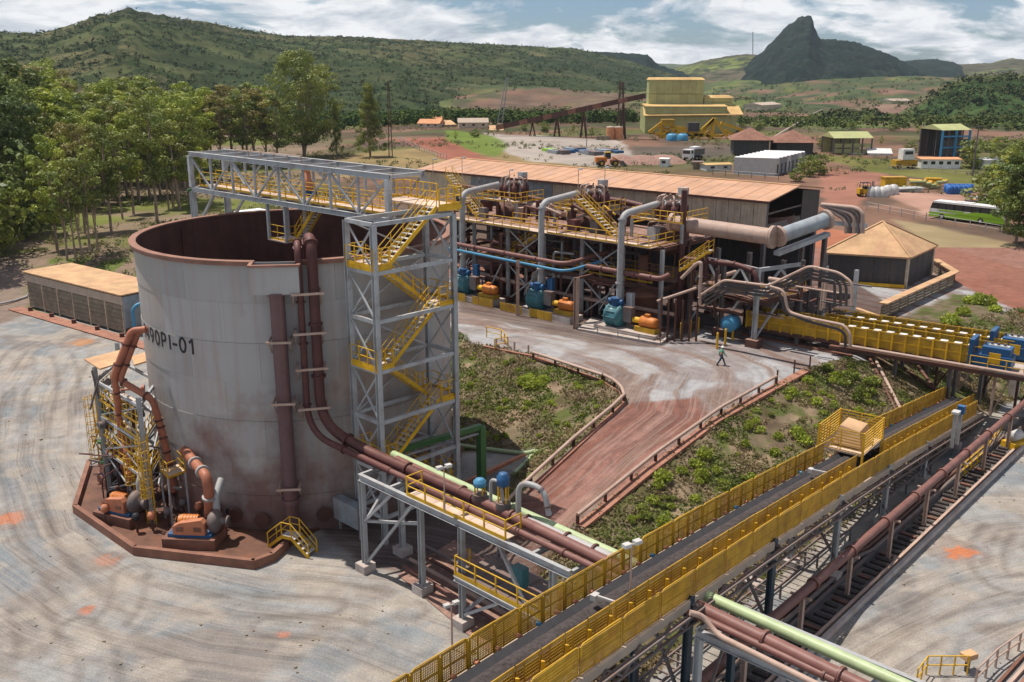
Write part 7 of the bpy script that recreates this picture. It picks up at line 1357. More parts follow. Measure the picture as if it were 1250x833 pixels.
# ------------------------------------------------------------ louvred shed on the left
l0, l1 = P(37, 376, 0), P(154, 409, 0); lh = 4.6; lD = (l1 - l0).normalized(); lN = V((-lD.y, lD.x, 0)); lN = lN if lN.y > 0 else -lN; LL = (l1 - l0).length
sh = thing('louvred_shed', 'long low shed with flat dusty roof and louvred side left of the tank', 'shed', l0)
def ls(u, n, z): return l0 + lD * u + lN * n + UP * z
dp = 6.0
MB().hexa([ls(0, 0.15, 0), ls(LL, 0.15, 0), ls(LL, dp, 0), ls(0, dp, 0), ls(0, 0.15, lh), ls(LL, 0.15, lh), ls(LL, dp, lh), ls(0, dp, lh)]).build('wall', 'dark_cladding', sh)
for j in range(6):
    for k in range(7):
        u_ = 0.15 + (LL - 0.3) * k / 6.0
        if k < 6: MB().plate([ls(u_ + 0.1, -0.05, 0.3 + j * 0.52), ls(u_ + (LL - 0.3) / 6 - 0.1, -0.05, 0.3 + j * 0.52), ls(u_ + (LL - 0.3) / 6 - 0.1, 0.1, 0.74 + j * 0.52), ls(u_ + 0.1, 0.1, 0.74 + j * 0.52)], 0.04).build('louvre_slat', 'louvre', sh)
for k in range(7): MB().beam(ls(0.15 + (LL - 0.3) * k / 6, 0, 0), ls(0.15 + (LL - 0.3) * k / 6, 0, 3.5), 0.16).build('mullion', 'tan_wall', sh)
MB().beam(ls(-0.1, 0, 3.95), ls(LL + 0.1, 0, 3.95), 0.2, 0.95).build('fascia', 'trim_tan', sh)
MB().beam(ls(LL + 0.1, -0.05, 2.6), ls(LL + 0.1, dp, 2.6), 0.12, 3.7).build('end_wall', 'blue_grey_wall', sh)
MB().hexa([ls(-0.3, -0.3, lh), ls(LL + 0.3, -0.3, lh), ls(LL + 0.3, dp + 0.3, lh), ls(-0.3, dp + 0.3, lh), ls(-0.3, -0.3, lh + 0.15), ls(LL + 0.3, -0.3, lh + 0.15), ls(LL + 0.3, dp + 0.3, lh + 0.15), ls(-0.3, dp + 0.3, lh + 0.15)]).build('roof', 'roof_dust', sh)
fp = thing('footpath', 'salmon concrete footpath strip along the louvred shed', 'path', ls(0, -1, 0))
for k in range(14): u_ = -1 + k * 2.4; MB().plate([ls(u_, -2.3, 0.06), ls(u_ + 2.36, -2.3, 0.06), ls(u_ + 2.36, -0.6, 0.06), ls(u_, -0.6, 0.06)], 0.08).build('slab', 'kerb_red', fp)
for k in range(5): c = ls(2 + k * 5, -1.0, 0.1); o = thing('path_light', 'small brown box on the salmon footpath edge, %s from the left' % ('first', 'second', 'third', 'fourth', 'last')[k], 'box', c, 'boxes along the footpath'); MB().box(c + UP * 0.25, (0.5, 0.4, 0.45), 0.4).build('box_body', 'brown_steel', o)
pipe('blue_pipe', 'upright blue pipe standing against the left edge of the tank', [P(172, 400, 1.0) + V((0, 3, 0)), P(172, 400, 1.0) + V((0, 3, 9))], 0.4, 'light_blue', cat='pipe')
pipe('blue_pipe', 'blue hooked pipe at the right end wall of the louvred shed', [ls(LL + 1, 0.5, 0.2), ls(LL + 1, 0.5, 3.4), ls(LL + 1.8, 3.0, 3.9)], 0.2, 'light_blue', bend=0.9)
pipe('green_hose', 'pale green hose pipe lying on the ground left of the louvred shed', [P(-20, 352, 0.3), P(10, 345, 0.3), P(36, 340, 0.5)], 0.2, 'pale_green', bend=2)
pipe('grey_hose', 'grey hose curving over the ground at the left edge', [P(-20, 375, 0.3), P(15, 368, 0.3), P(34, 362, 0.3), P(37, 352, 1.4)], 0.14, 'grey_pipe', bend=1.5)
# ------------------------------------------------------------ vegetation
def leaf_mesh(name, P_, N_, S_, C_, m='leaf', flat=0.0):
    """many small leaf faces: positions, facing directions (or None for random), half sizes, colours"""
    n = len(P_); nn = rng.normal(size=(n, 3)) if N_ is None else N_ + rng.normal(size=(n, 3)) * 0.38; nn /= np.linalg.norm(nn, axis=1)[:, None] + 1e-9
    u = np.cross(nn, rng.normal(size=(n, 3))); u /= np.linalg.norm(u, axis=1)[:, None] + 1e-9; v = np.cross(nn, u)
    a = u * S_[:, None]; b = v * (S_ * 0.62)[:, None]
    vs = np.stack([P_ - a, P_ - b * 0.9 + a * 0.1, P_ + a, P_ + b * 0.9 - a * 0.1], 1).reshape(-1, 3)
    me = bpy.data.meshes.new(name); me.vertices.add(4 * n); me.vertices.foreach_set('co', vs.astype(np.float32).ravel()); me.loops.add(4 * n); me.loops.foreach_set('vertex_index', np.arange(4 * n, dtype=np.int32))
    me.polygons.add(n); me.polygons.foreach_set('loop_start', np.arange(n, dtype=np.int32) * 4); me.polygons.foreach_set('loop_total', np.full(n, 4, np.int32)); me.update(calc_edges=True)
    at = me.color_attributes.new('tint', 'FLOAT_COLOR', 'POINT'); c = np.repeat(C_, 4, axis=0); at.data.foreach_set('color', np.concatenate([c, np.ones((4 * n, 1))], 1).astype(np.float32).ravel()); me.materials.append(MATS[m]); return me
GREENS = {'lime': ((0.36, 0.385, 0.045), (0.18, 0.235, 0.035)), 'olive': ((0.26, 0.275, 0.05), (0.125, 0.165, 0.035)), 'dark': ((0.16, 0.2, 0.042), (0.085, 0.125, 0.03)), 'brownish': ((0.27, 0.22, 0.06), (0.16, 0.15, 0.04))}
def make_tree(H, rad, base_f, shape, tone, ncl, nlf, lsz, trunk_r, seed, multi=1):
    r_ = np.random.default_rng(seed); tb = MB(); cs = []
    for q in range(multi):
        a = r_.uniform(0, 6.28); lean = V((math.cos(a), math.sin(a), 0)) * H * 0.03 * (1 + q); pts = [V((0.2 * q, 0.1 * q, -0.3)), V((0, 0, H * 0.3)) + lean * 0.5, V((0, 0, H * 0.62)) + lean, V((0, 0, H * 0.9)) + lean * 1.4]
        tb.tube(pts, trunk_r, 7, radii=[trunk_r, trunk_r * 0.75, trunk_r * 0.5, trunk_r * 0.15])
    for k in range(ncl):
        f = base_f + (1 - base_f) * (k + r_.uniform(0, 1)) / ncl; g = (f - base_f) / (1 - base_f)
        w = {'cone': rad * (1 - g) ** 0.75 + 0.3, 'round': rad * math.sqrt(max(0.02, 1 - (2 * g - 1) ** 2)), 'umbrella': rad * (0.35 + 0.65 * math.sin(min(1, g * 1.1) * math.pi * 0.62))}[shape]
        a = r_.uniform(0, 6.28); d = w * math.sqrt(r_.uniform(0.05, 1)); c = np.array((math.cos(a) * d, math.sin(a) * d, f * H - 0.04 * H * (d / rad))); cs.append((c, (0.13 * rad + 0.5) * r_.uniform(0.75, 1.35)))
        if k % max(1, ncl // 9) == 0: z0 = max(0.12, f - 0.22) * H; tb.tube([V((0, 0, z0)), V((c[0] * 0.5, c[1] * 0.5, (z0 + c[2]) / 2 + 0.2)), V(tuple(c))], 0.1, 5, radii=[trunk_r * 0.35, trunk_r * 0.22, trunk_r * 0.08])
    PP, SS, CC, NN = [], [], [], []; hi, lo = GREENS[tone]
    for c, rr2 in cs:
        d = r_.normal(size=(nlf, 3)); d /= np.linalg.norm(d, axis=1)[:, None]; rad_ = rr2 * r_.uniform(0.35, 1, nlf)[:, None] ** 0.5; PP.append(c + d * rad_ * np.array((1.15, 1.15, 0.72))); NN.append(d + np.array((0, 0, 0.25))); SS.append(r_.uniform(0.6, 1.25, nlf) * lsz)
        t = r_.uniform(0, 1); col = np.array(lo) * (1 - t) + np.array(hi) * t; CC.append(col * r_.uniform(0.75, 1.25, (nlf, 1)))
    return tb.mesh('trunk', 'bark'), leaf_mesh('crown', np.concatenate(PP), np.concatenate(NN), np.concatenate(SS), np.concatenate(CC)), H
TV = {}
def tree(kind, name, label, base, height, rz=None, group=None, cat='tree', wide=1.0):
    tm, cm, H = TV[kind]; s = height / H; t = thing(name, label, cat, base, group); rz = random.uniform(0, 6.28) if rz is None else rz
    for nm, me in (('trunk', tm), ('crown', cm)):
        o = bpy.data.objects.new(nm, me); scene.collection.objects.link(o); o.parent = t
    t.rotation_euler = (0, 0, rz); t.scale = (s * wide, s * wide, s); return t
for i, (tone, shp, ra, bf) in enumerate((('olive', 'umbrella', 3.2, 0.34), ('lime', 'umbrella', 3.0, 0.3), ('olive', 'round', 3.4, 0.3), ('brownish', 'umbrella', 3.4, 0.38), ('lime', 'round', 2.6, 0.36), ('lime', 'round', 3.2, 0.26))):
    TV['e%d' % i] = make_tree(19, ra * 1.1, bf, shp, tone, 36, 150, 0.21, 0.26, 100 + i)
TV['slim'] = make_tree(13, 1.5, 0.5, 'umbrella', 'olive', 14, 60, 0.22, 0.16, 130); TV['dense'] = make_tree(17, 4.4, 0.12, 'round', 'dark', 64, 150, 0.23, 0.3, 131)
TV['big'] = make_tree(27, 9.2, 0.16, 'round', 'olive', 165, 150, 0.25, 0.45, 132, 3); TV['cone'] = make_tree(19, 4.6, 0.14, 'cone', 'olive', 75, 140, 0.22, 0.3, 133, 2); TV['bush'] = make_tree(4, 2.0, 0.1, 'round', 'olive', 16, 70, 0.2, 0.1, 134, 2)
def tree_at(kind, bx, by, ty, label, group=None, name='eucalyptus_tree', wide=1.0):
    b = G(bx, by, 4); return tree(kind, name, label, b, max(2.0, hz(b, ty) - b.z), group=group, wide=wide)
tree_at('big', 372, 193, 64, 'huge round dark green tree behind the truss bridge', wide=1.05)
tree_at('cone', 452, 192, 104, 'lone conical green tree right of the huge round tree', wide=0.95)
tree_at('e1', 238, 212, 112, 'bright lime tree just left of the truss bridge end', wide=0.9)
tree_at('cone', 411, 190, 128, 'lower slim tree at the right flank of the huge round tree', wide=0.6)
near_t = [(82, 318, 196, 'slim'), (93, 322, 205, 'slim'), (101, 316, 192, 'slim'), (110, 312, 178, 'slim'), (121, 308, 188, 'slim'), (136, 283, 150, 'e0'), (150, 268, 160, 'slim'), (163, 262, 138, 'e4'), (192, 272, 116, 'e0'), (206, 256, 150, 'slim'), (216, 246, 136, 'e1'), (70, 306, 168, 'e5'), (104, 286, 150, 'e3')]
words = ['leftmost thin tree of the clump by the dirt road', 'slender young tree, second from the left in the clump by the dirt road', 'slim tree in the middle of the clump by the dirt road', 'slim tree leaning over the louvred shed roof, fourth in its clump', 'thin tree at the right of the clump behind the louvred shed', 'umbrella tree behind the clump by the shed', 'thin tree between the shed roof and the tank', 'lime green round tree left of the tank rim', 'tall bare trunked tree standing closest to the tank rim', 'slim tree just left of the truss bridge column', 'yellow green tree near the left end of the truss bridge', 'dense olive tree above the bend of the dirt road', 'brownish tree rising behind the clump by the shed']
for (bx, by, ty, k), w_ in zip(near_t, words): tree_at(k, bx, by, ty, w_)
for i, (bx, by, ty, k) in enumerate([(-30, 300, 110, 'dense'), (-8, 285, 96, 'dense'), (12, 268, 92, 'dense'), (28, 262, 108, 'dense'), (44, 250, 98, 'e2'), (-22, 262, 84, 'dense'), (5, 248, 80, 'e2'), (32, 240, 76, 'dense'), (56, 236, 88, 'dense'), (-60, 330, 110, 'dense'), (60, 255, 130, 'e2'), (22, 290, 190, 'bush'), (44, 275, 200, 'bush'), (-4, 310, 215, 'bush')]):
    tree_at(k, bx, by, ty, 'dark %s in the shady thicket at the left edge, %s' % ('bush' if k == 'bush' else 'dense tree', ('cut by the frame', 'lower left of its front', 'third in its front row', 'with a domed crown', 'above the dirt road bend', 'tall at its back left', 'tallest at the edge', 'tall behind the domed one', 'at its right end', 'nearest at the frame edge', 'small at its right foot', 'low on the road side', 'low right by the road', 'low at the frame edge')[i]), 'dark trees of the left thicket', 'broadleaf_tree', 1.05)
ORD = 'first second third fourth fifth sixth seventh eighth ninth tenth eleventh twelfth thirteenth fourteenth fifteenth sixteenth seventeenth eighteenth nineteenth twentieth twenty-first twenty-second twenty-third twenty-fourth twenty-fifth twenty-sixth twenty-seventh twenty-eighth twenty-ninth thirtieth thirty-first thirty-second thirty-third'.split(); ROWN = {}
tr_ = random.Random(11); kinds = ['e0', 'e1', 'e2', 'e3', 'e4', 'e5']
for row, (by0, by1, x0, x1, st, sk) in enumerate(((236, 256, 62, 236, 15, 28), (222, 234, 40, 240, 12, 14), (208, 220, -30, 245, 11, 4), (198, 207, 20, 345, 11, 0))):
    x = x0
    while x < x1:
        sky_ = float(np.interp(x, [-40, 0, 40, 75, 92, 110, 150, 183, 205, 235, 262, 280, 300, 330, 350], [84, 78, 76, 72, 96, 98, 92, 88, 106, 94, 108, 98, 100, 104, 112])) + sk + tr_.uniform(0, 14)
        kd = tr_.choice(kinds); oc = ROWN.get(row, 0); ROWN[row] = oc + 1
        tree_at(kd, x + tr_.uniform(-4, 4), tr_.uniform(by0, by1), sky_, '%s eucalyptus, %s from the left in the %s row of the plantation' % ({'e0': 'olive', 'e1': 'lime green', 'e2': 'broad olive', 'e3': 'brownish', 'e4': 'round lime green', 'e5': 'round olive'}[kd], ORD[min(oc, len(ORD) - 1)], ('nearest', 'second', 'third', 'farthest')[row]), 'plantation trees', wide=1.25)
        x += st * tr_.uniform(0.8, 1.2)
for i, (bx, by, ty, k, w_) in enumerate([(1212, 262, 206, 'bush', 'low bushy tree behind the rear of the bus'), (1228, 284, 178, 'e5', 'olive tree leaning over the rear of the bus'), (1240, 296, 168, 'e0', 'tall olive tree at the right edge above the red road'), (1252, 300, 176, 'dense', 'dense tree at the frame edge right of the bus'), (1256, 290, 172, 'e3', 'brownish tree cut by the right edge of the photo'), (1218, 245, 200, 'bush', 'small bush left of the trees at the right edge'), (1186, 205, 172, 'bush', 'bushy tree beside the pole on the right'), (1213, 206, 168, 'e5', 'round tree behind the white cabin on the right'), (1232, 232, 170, 'e2', 'dark green tree between the right edge trees'), (1246, 210, 178, 'dense', 'dense dark tree far at the right edge'), (985, 216, 192, 'bush', 'bush left on the red bank behind the long roof'), (1000, 214, 190, 'bush', 'bush at the foot of the haul road by the containers'), (972, 222, 206, 'bush', 'small bush next to the corner of the white containers')]):
    tree_at(k, bx, by, ty, w_, name='roadside_tree', wide=1.25)
for i, (bx, by, ty) in enumerate(((905, 163, 150), (926, 160, 148), (1004, 182, 168), (1075, 178, 166), (1112, 186, 174), (1132, 184, 170), (700, 162, 152), (665, 162, 150), (640, 160, 151), (722, 168, 156), (1205, 186, 172), (580, 168, 158), (556, 172, 160), (1090, 160, 150), (1040, 158, 149), (965, 160, 150), (990, 150, 141), (1060, 150, 141), (1120, 165, 154), (1225, 182, 168), (1170, 150, 140), (1010, 165, 156), (948, 150, 142), (1150, 172, 160))): tree_at('bush' if i % 3 else 'e5', bx, by, ty, 'rounded green tree scattered in the middle distance, %s from the left' % ORD[sorted((905, 926, 1004, 1075, 1112, 1132, 700, 665, 640, 722, 1205, 580, 556, 1090, 1040, 965, 990, 1060, 1120, 1225, 1170, 1010, 948, 1150)).index(bx)], 'scattered trees in the middle distance', 'field_tree', 1.5)
# shrubs on the slopes
def shrub_mesh(seed, r, h, n, tone):
    r_ = np.random.default_rng(seed); a = r_.uniform(0, 6.28, n); d = r * np.sqrt(r_.uniform(0, 1, n)); z = h * r_.uniform(0.1, 1, n) * (1 - 0.5 * (d / r) ** 2); hi, lo = GREENS[tone]; t = r_.uniform(0, 1, (n, 1))
    return leaf_mesh('foliage', np.stack([np.cos(a) * d, np.sin(a) * d, z], 1), None, r_.uniform(0.08, 0.17, n), (np.array(lo) * (1 - t) + np.array(hi) * t) * 1.15)
SM = [shrub_mesh(200 + i, 0.62, 0.75, 260, ('lime', 'lime', 'olive', 'dark')[i]) for i in range(4)]
stem = MB().tube([(0, 0, -0.2), (0, 0, 0.4)], 0.04, 5).mesh('stem', 'bark')
def shrub(c, s, k, label, group):
    t = thing('shrub', label, 'shrub', c, group); t.scale = (s, s, s * random.uniform(0.8, 1.2)); t.rotation_euler = (0, 0, random.uniform(0, 6))
    for nm, me in (('foliage', SM[k]), ('stem', stem)): o = bpy.data.objects.new(nm, me); scene.collection.objects.link(o); o.parent = t
sr_ = random.Random(5)
def pip(x, y, poly): return bool(inpoly(np.array([x]), np.array([y]), poly)[0])
rpoly = [(905, 505), (985, 462), (1045, 445), (1085, 500), (1060, 520), (1010, 560), (960, 570), (800, 650), (765, 640), (800, 585)]
cnt = 0
while cnt < 95:
    x, y = sr_.uniform(760, 1090), sr_.uniform(445, 650)
    if pip(x, y, rpoly): dens = 1.0 if (y > 500) else 0.6; cnt += 1; shrub(G(x, y, 3), sr_.uniform(0.35, 0.9) * (1.15 if sr_.random() < 0.3 else 0.8), sr_.choice([0, 0, 1, 1, 2]), 'green shrub growing on the embankment between red road and conveyor', 'shrubs on the right embankment')
for x, y in ((1010, 452), (1022, 460), (1030, 470), (1040, 462), (1052, 480), (1066, 470), (1046, 488)): shrub(G(x, y, 3), sr_.uniform(0.8, 1.1), 2, 'larger bush beside the drain pipes on the right embankment', 'bushes by the drain pipes')
lpoly = [(562, 425), (650, 440), (735, 470), (750, 492), (655, 545), (560, 540)]; cnt = 0
while cnt < 70:
    x, y = sr_.uniform(560, 750), sr_.uniform(425, 545)
    if pip(x, y, lpoly): cnt += 1; shrub(G(x, y, 3), sr_.uniform(0.22, 0.55), sr_.choice([0, 1, 2]), 'small green shrub on the left grass slope below the pad', 'shrubs on the left slope')
for x, y in ((645, 465), (652, 468), (658, 472), (648, 474), (664, 466), (640, 470)): shrub(G(x, y, 3), sr_.uniform(0.8, 1.2), 0, 'bright green bush in the middle of the left grass slope', 'bright bushes mid slope')
for x, y in ((1195, 365), (1205, 372), (1185, 370), (1215, 380), (1175, 385), (1160, 395)): shrub(G(x, y, 4), sr_.uniform(1.0, 1.8), 0, 'bright green bush on the mound beside the slatted enclosure', 'bushes on the mound')
# grass tufts (uncountable)
gm_ = (np.maximum(gl, gr) > 0.6); jj, ii = np.nonzero(gm_[:-1, :-1]); pk = rng.integers(0, len(jj), 52000); gxx = GX[jj[pk], ii[pk]] + rng.uniform(0, ST, 52000); gyy = GY[jj[pk], ii[pk]] + rng.uniform(0, ST, 52000)
kp = (gyy < 118) & (fbm(gxx * 0.5, gyy * 0.5 + 3, 3) > 0.36); gxx, gyy = gxx[kp], gyy[kp]
fx = (gxx + 75) / ST; fy = (gyy - 15) / ST; gzz = ZN[fy.astype(int), fx.astype(int)]; n_ = len(gxx)
tt = sstep(0.46, 0.66, fbm(gxx * 0.35 + 5, gyy * 0.35, 3))[:, None]; cc = np.array((0.26, 0.20, 0.10)) * (1 - tt) + np.array((0.15, 0.18, 0.035)) * tt; cc = cc * rng.uniform(0.6, 1.3, (n_, 1))
rep = 3; PX = np.repeat(np.stack([gxx, gyy, gzz + 0.1], 1), rep, 0) + rng.normal(size=(n_ * rep, 3)) * np.array((0.14, 0.14, 0.05))
gr_o = bpy.data.objects.new('dry_grass', leaf_mesh('dry_grass', PX, None, rng.uniform(0.06, 0.16, n_ * rep), np.repeat(cc, rep, 0))); scene.collection.objects.link(gr_o); tag(gr_o, 'dry brown and green grass covering the slopes round the pad', 'grass', kind='stuff')
# undergrowth on the forest floor and roadsides
def scatter(nm, label, n, gen, size, cols, rep=10, spread=1.0, hgt=1.0, cat='undergrowth'):
    x, y = gen(n); z = ground_h(x, y); m = len(x); s_ = rng.uniform(0.6, 1.4, m); dr = rng.normal(size=(m, rep, 3)); dr /= np.linalg.norm(dr, axis=2)[..., None]; off = dr * np.array((spread, spread, hgt * 0.5)) * s_[:, None, None] * rng.uniform(0.6, 1, (m, rep, 1)); off[..., 2] += hgt * 0.45 * s_[:, None]
    P_ = (np.stack([x, y, z], 1)[:, None] + off).reshape(-1, 3); t = rng.uniform(0, 1, (m, 1, 1)); c = np.array(cols[0]) * (1 - t) + np.array(cols[1]) * t; c = (c * rng.uniform(0.8, 1.2, (m, rep, 1))).reshape(-1, 3)
    o = bpy.data.objects.new(nm, leaf_mesh(nm, P_, dr.reshape(-1, 3) + np.array((0, 0, 0.3)), rng.uniform(0.6, 1.2, m * rep) * size, c, 'far_leaf' if size > 0.5 else 'leaf')); scene.collection.objects.link(o); return tag(o, label, cat, kind='stuff')
def g_left(n): y = rng.uniform(128, 330, n); x = -y * rng.uniform(0.16, 0.62, n); k = fbm(x / 14, y / 14, 3) > 0.47; return x[k], y[k]
scatter('undergrowth', 'low green undergrowth between the trunks of the plantation', 5200, g_left, 0.2, ((0.12, 0.14, 0.03), (0.2, 0.17, 0.07)), 16, 0.7, 0.7)
def g_mid(n):
    r = rng.uniform(215, 430, n); a = np.radians(rng.uniform(-9, 32, n)); x, y = r * np.sin(a), r * np.cos(a); k = fbm(x / 25 + 2, y / 25, 4) > 0.53; return x[k], y[k]
scatter('undergrowth', 'sparse scrub on the red banks behind the plant', 3600, g_mid, 0.27, ((0.09, 0.11, 0.03), (0.17, 0.15, 0.06)), 14, 0.9, 0.9)
def g_far(n):
    r = 430 * np.exp(rng.uniform(0, 1.35, n)); a = np.radians(rng.uniform(-34, 34, n)); x, y = r * np.sin(a), r * np.cos(a); k = (fbm(x / 80 + 7, y / 80, 4) > 0.47); return x[k], y[k]
scatter('woodland', 'distant dark woodland spread over the valley floor below the hills', 11000, g_far, 0.8, ((0.045, 0.065, 0.022), (0.095, 0.11, 0.035)), 14, 2.2, 3.6, 'woodland')
def g_band(n):
    r = rng.uniform(430, 560, n); a = np.radians(rng.uniform(-20, 7, n)); return r * np.sin(a), r * np.cos(a)
scatter('woodland', 'belt of dark trees at the foot of the hill behind the small houses', 1300, g_band, 0.8, ((0.04, 0.068, 0.022), (0.085, 0.115, 0.032)), 26, 2.4, 6.0, 'woodland')
for nm_, X_, Y_, Z_, T_, a_, b_ in HILL[:1] + HILL[6:8]:        # scrub and trees on the nearer slopes
    k = (T_ > 0.02) & (T_ < 1.02); px_ = X_[k], Y_[k], Z_[k]; w = sstep(0.44, 0.6, b_[k]) * 1.0 + 0.12; w = w / w.sum(); n_ = 12000 if X_[k].min() < -300 else 5000; i_ = rng.choice(len(w), n_, p=w); rep = 7; sz = rng.uniform(0.8, 2.1, n_)
    dr = rng.normal(size=(n_, rep, 3)); dr /= np.linalg.norm(dr, axis=2)[..., None]; P_ = (np.stack([px_[0][i_] + rng.normal(size=n_) * 5, px_[1][i_] + rng.normal(size=n_) * 5, px_[2][i_] + sz * 0.5], 1)[:, None] + dr * sz[:, None, None] * np.array((1, 1, 0.8))).reshape(-1, 3)
    t = rng.uniform(0, 1, (n_, 1, 1)); c = np.array((0.04, 0.058, 0.022)) * (1 - t) + np.array((0.085, 0.095, 0.037)) * t; o = bpy.data.objects.new('hill_scrub', leaf_mesh('hill_scrub', P_, dr.reshape(-1, 3) + np.array((0, 0, 0.4)), np.repeat(sz, rep) * 0.7, (c * np.ones((n_, rep, 1))).reshape(-1, 3), 'far_leaf')); scene.collection.objects.link(o); tag(o, 'scrub and small trees dotted over the hillside', 'scrub', kind='stuff')
# ------------------------------------------------------------ things behind the plant
def bx(t, name, c, size, rz, m): return MB().box(c, size, rz).build(name, m, t)
# bus
bw, bf_ = G(1133, 267, 4), G(1218, 277, 4); bd = (bw - bf_); bd.z = 0; BL_ = 12.6; bd.normalize(); bnn = V((-bd.y, bd.x, 0)); bnn = bnn if bnn.y < 0 else -bnn     # bd: towards the front, bnn: towards us
bz = max(bw.z, bf_.z) + 0.05; o_ = V((bw.x, bw.y, bz)); bus = thing('bus', 'white and green coach with dark windows driving on the road behind the hut', 'bus', o_)
def bq(x, y, z): return o_ - bd * x - bnn * y + UP * z       # x from the front backwards, y from the near side
def slab(x0, x1, y0, y1, z0, z1, sl=0.0): return MB().hexa([bq(x0, y0, z0), bq(x1, y0, z0), bq(x1, y1, z0), bq(x0, y1, z0), bq(x0 + sl, y0, z1), bq(x1, y0, z1), bq(x1, y1, z1), bq(x0 + sl, y1, z1)])
slab(0, BL_, 0, 2.55, 0.4, 1.15).build('lower_body', 'bus_green', bus); slab(0.02, BL_, 0.01, 2.54, 1.15, 1.75, 0.05).build('upper_body', 'white_paint', bus); slab(0.12, BL_ - 0.02, 0.04, 2.5, 1.75, 2.75, 0.3).build('window_band', 'glass', bus); slab(0.45, BL_ - 0.05, 0.02, 2.53, 2.75, 3.05, 0.1).build('roof', 'white_paint', bus); slab(4, 7, 0.7, 1.9, 3.05, 3.2).build('roof_unit', 'white_paint', bus)
MB().hexa([bq(4.5, -0.02, 1.15), bq(BL_, -0.02, 1.15), bq(BL_, 0.0, 1.15), bq(4.5, 0.0, 1.15), bq(8.0, -0.02, 1.85), bq(BL_, -0.02, 1.85), bq(BL_, 0.0, 1.85), bq(8.0, 0.0, 1.85)]).build('side_stripe', 'bus_green', bus); MB().hexa([bq(1.6, -0.02, 1.5), bq(5.5, -0.02, 1.3), bq(5.5, 0, 1.3), bq(1.6, 0, 1.5), bq(1.8, -0.02, 1.72), bq(6.2, -0.02, 1.72), bq(6.2, 0, 1.72), bq(1.8, 0, 1.72)]).build('side_stripe', 'bus_green', bus)
for k in range(8): MB().beam(bq(1.4 + k * 1.45, 0.0, 1.75), bq(1.4 + k * 1.45, 0.0, 2.75), 0.07).build('window_pillar', 'black', bus)
for x_ in (2.3, 8.9):
    for y_ in (0.15, 2.4): w = MB().cyl(bq(x_, y_ - 0.18, 0.5), bq(x_, y_ + 0.14, 0.5), 0.5, 18).build('wheel', 'black', bus); MB().cyl(bq(x_, y_ - 0.2, 0.5), bq(x_, y_ - 0.16, 0.5), 0.26, 12).build('rim', 'galvanised', w)
for y_ in (0.3, 2.2): MB().box(bq(-0.01, y_, 0.9), (0.1, 0.35, 0.2), math.atan2(bd.y, bd.x)).build('headlight', 'white_paint', bus)
def vehicle(name, lab, cat, px, py, L_, W_, rz, body, parts, wheels, wr=0.5, scale=1.0, group=None):
    c = G(px, py, 4); t = thing(name, lab, cat, c, group); ca, sa = math.cos(rz), math.sin(rz); q = lambda x, y, z: c + V((x * ca - y * sa, x * sa + y * ca, z)) 
    for nm, (x, y, z), sz, m_ in parts: MB().box(q(x, y, z), sz, rz).build(nm, m_, t)
    ax = V((-sa, ca, 0))
    for x, y in wheels: w = MB().lathe(q(x, y, wr) - ax * 0.25, [(0.01, 0), (wr * 0.8, 0), (wr, 0.08), (wr, 0.42), (wr * 0.8, 0.5), (0.01, 0.5)], 16, ax).build('wheel', 'black', t); MB().cyl(q(x, y, wr) - ax * 0.27, q(x, y, wr) + ax * 0.27, wr * 0.45, 10).build('rim', 'yellow_paint', w)
    return t, q
wl, q = vehicle('wheel_loader', 'yellow wheel loader standing on the pale track behind the long roof', 'loader', 742, 203, 7, 2.6, 0.15, None, [('rear_body', (-1.9, 0, 1.7), (2.8, 2.1, 1.3), 'orange_motor'), ('cab', (-0.2, 0, 2.7), (1.5, 1.6, 1.6), 'glass'), ('cab_roof', (-0.2, 0, 3.55), (1.7, 1.8, 0.14), 'yellow_paint'), ('front_frame', (1.6, 0, 1.2), (2.0, 1.2, 0.8), 'orange_motor')], [(-1.9, -1.2), (-1.9, 1.2), (1.7, -1.2), (1.7, 1.2)], 0.85)
MB().beam(q(1.2, 0.6, 2.2), q(3.6, 0.6, 0.9), 0.3).beam(q(1.2, -0.6, 2.2), q(3.6, -0.6, 0.9), 0.3).build('lift_arm', 'orange_motor', wl); MB().hexa([q(3.5, -1.4, 0.2), q(4.9, -1.4, 0.1), q(4.9, 1.4, 0.1), q(3.5, 1.4, 0.2), q(3.3, -1.4, 1.4), q(3.6, -1.4, 1.5), q(3.6, 1.4, 1.5), q(3.3, 1.4, 1.4)]).build('bucket', 'dark_steel', wl)
fk, q = vehicle('forklift', 'small yellow forklift parked left of the stored goods', 'forklift', 1055, 240, 3, 1.4, 0.1, None, [('body', (0, 0, 1.0), (2.6, 1.4, 1.0), 'yellow_paint'), ('counterweight', (-1.0, 0, 1.1), (0.8, 1.4, 1.1), 'yellow_paint'), ('seat', (0, 0, 1.7), (0.6, 0.6, 0.6), 'black'), ('overhead_guard', (0, 0, 2.75), (1.7, 1.4, 0.1), 'black')], [(-0.9, -0.6), (-0.9, 0.6), (0.9, -0.6), (0.9, 0.6)], 0.4)
for x in (-0.8, 0.8):
    for y in (-.65, .65): MB().beam(q(x, y, 1.4), q(x, y, 2.7), 0.1).build('guard_post', 'black', fk)
MB().beam(q(1.6, 0.3, 0.2), q(1.6, 0.3, 3.0), 0.15).beam(q(1.6, -0.3, 0.2), q(1.6, -0.3, 3.0), 0.15).build('mast', 'dark_steel', fk)
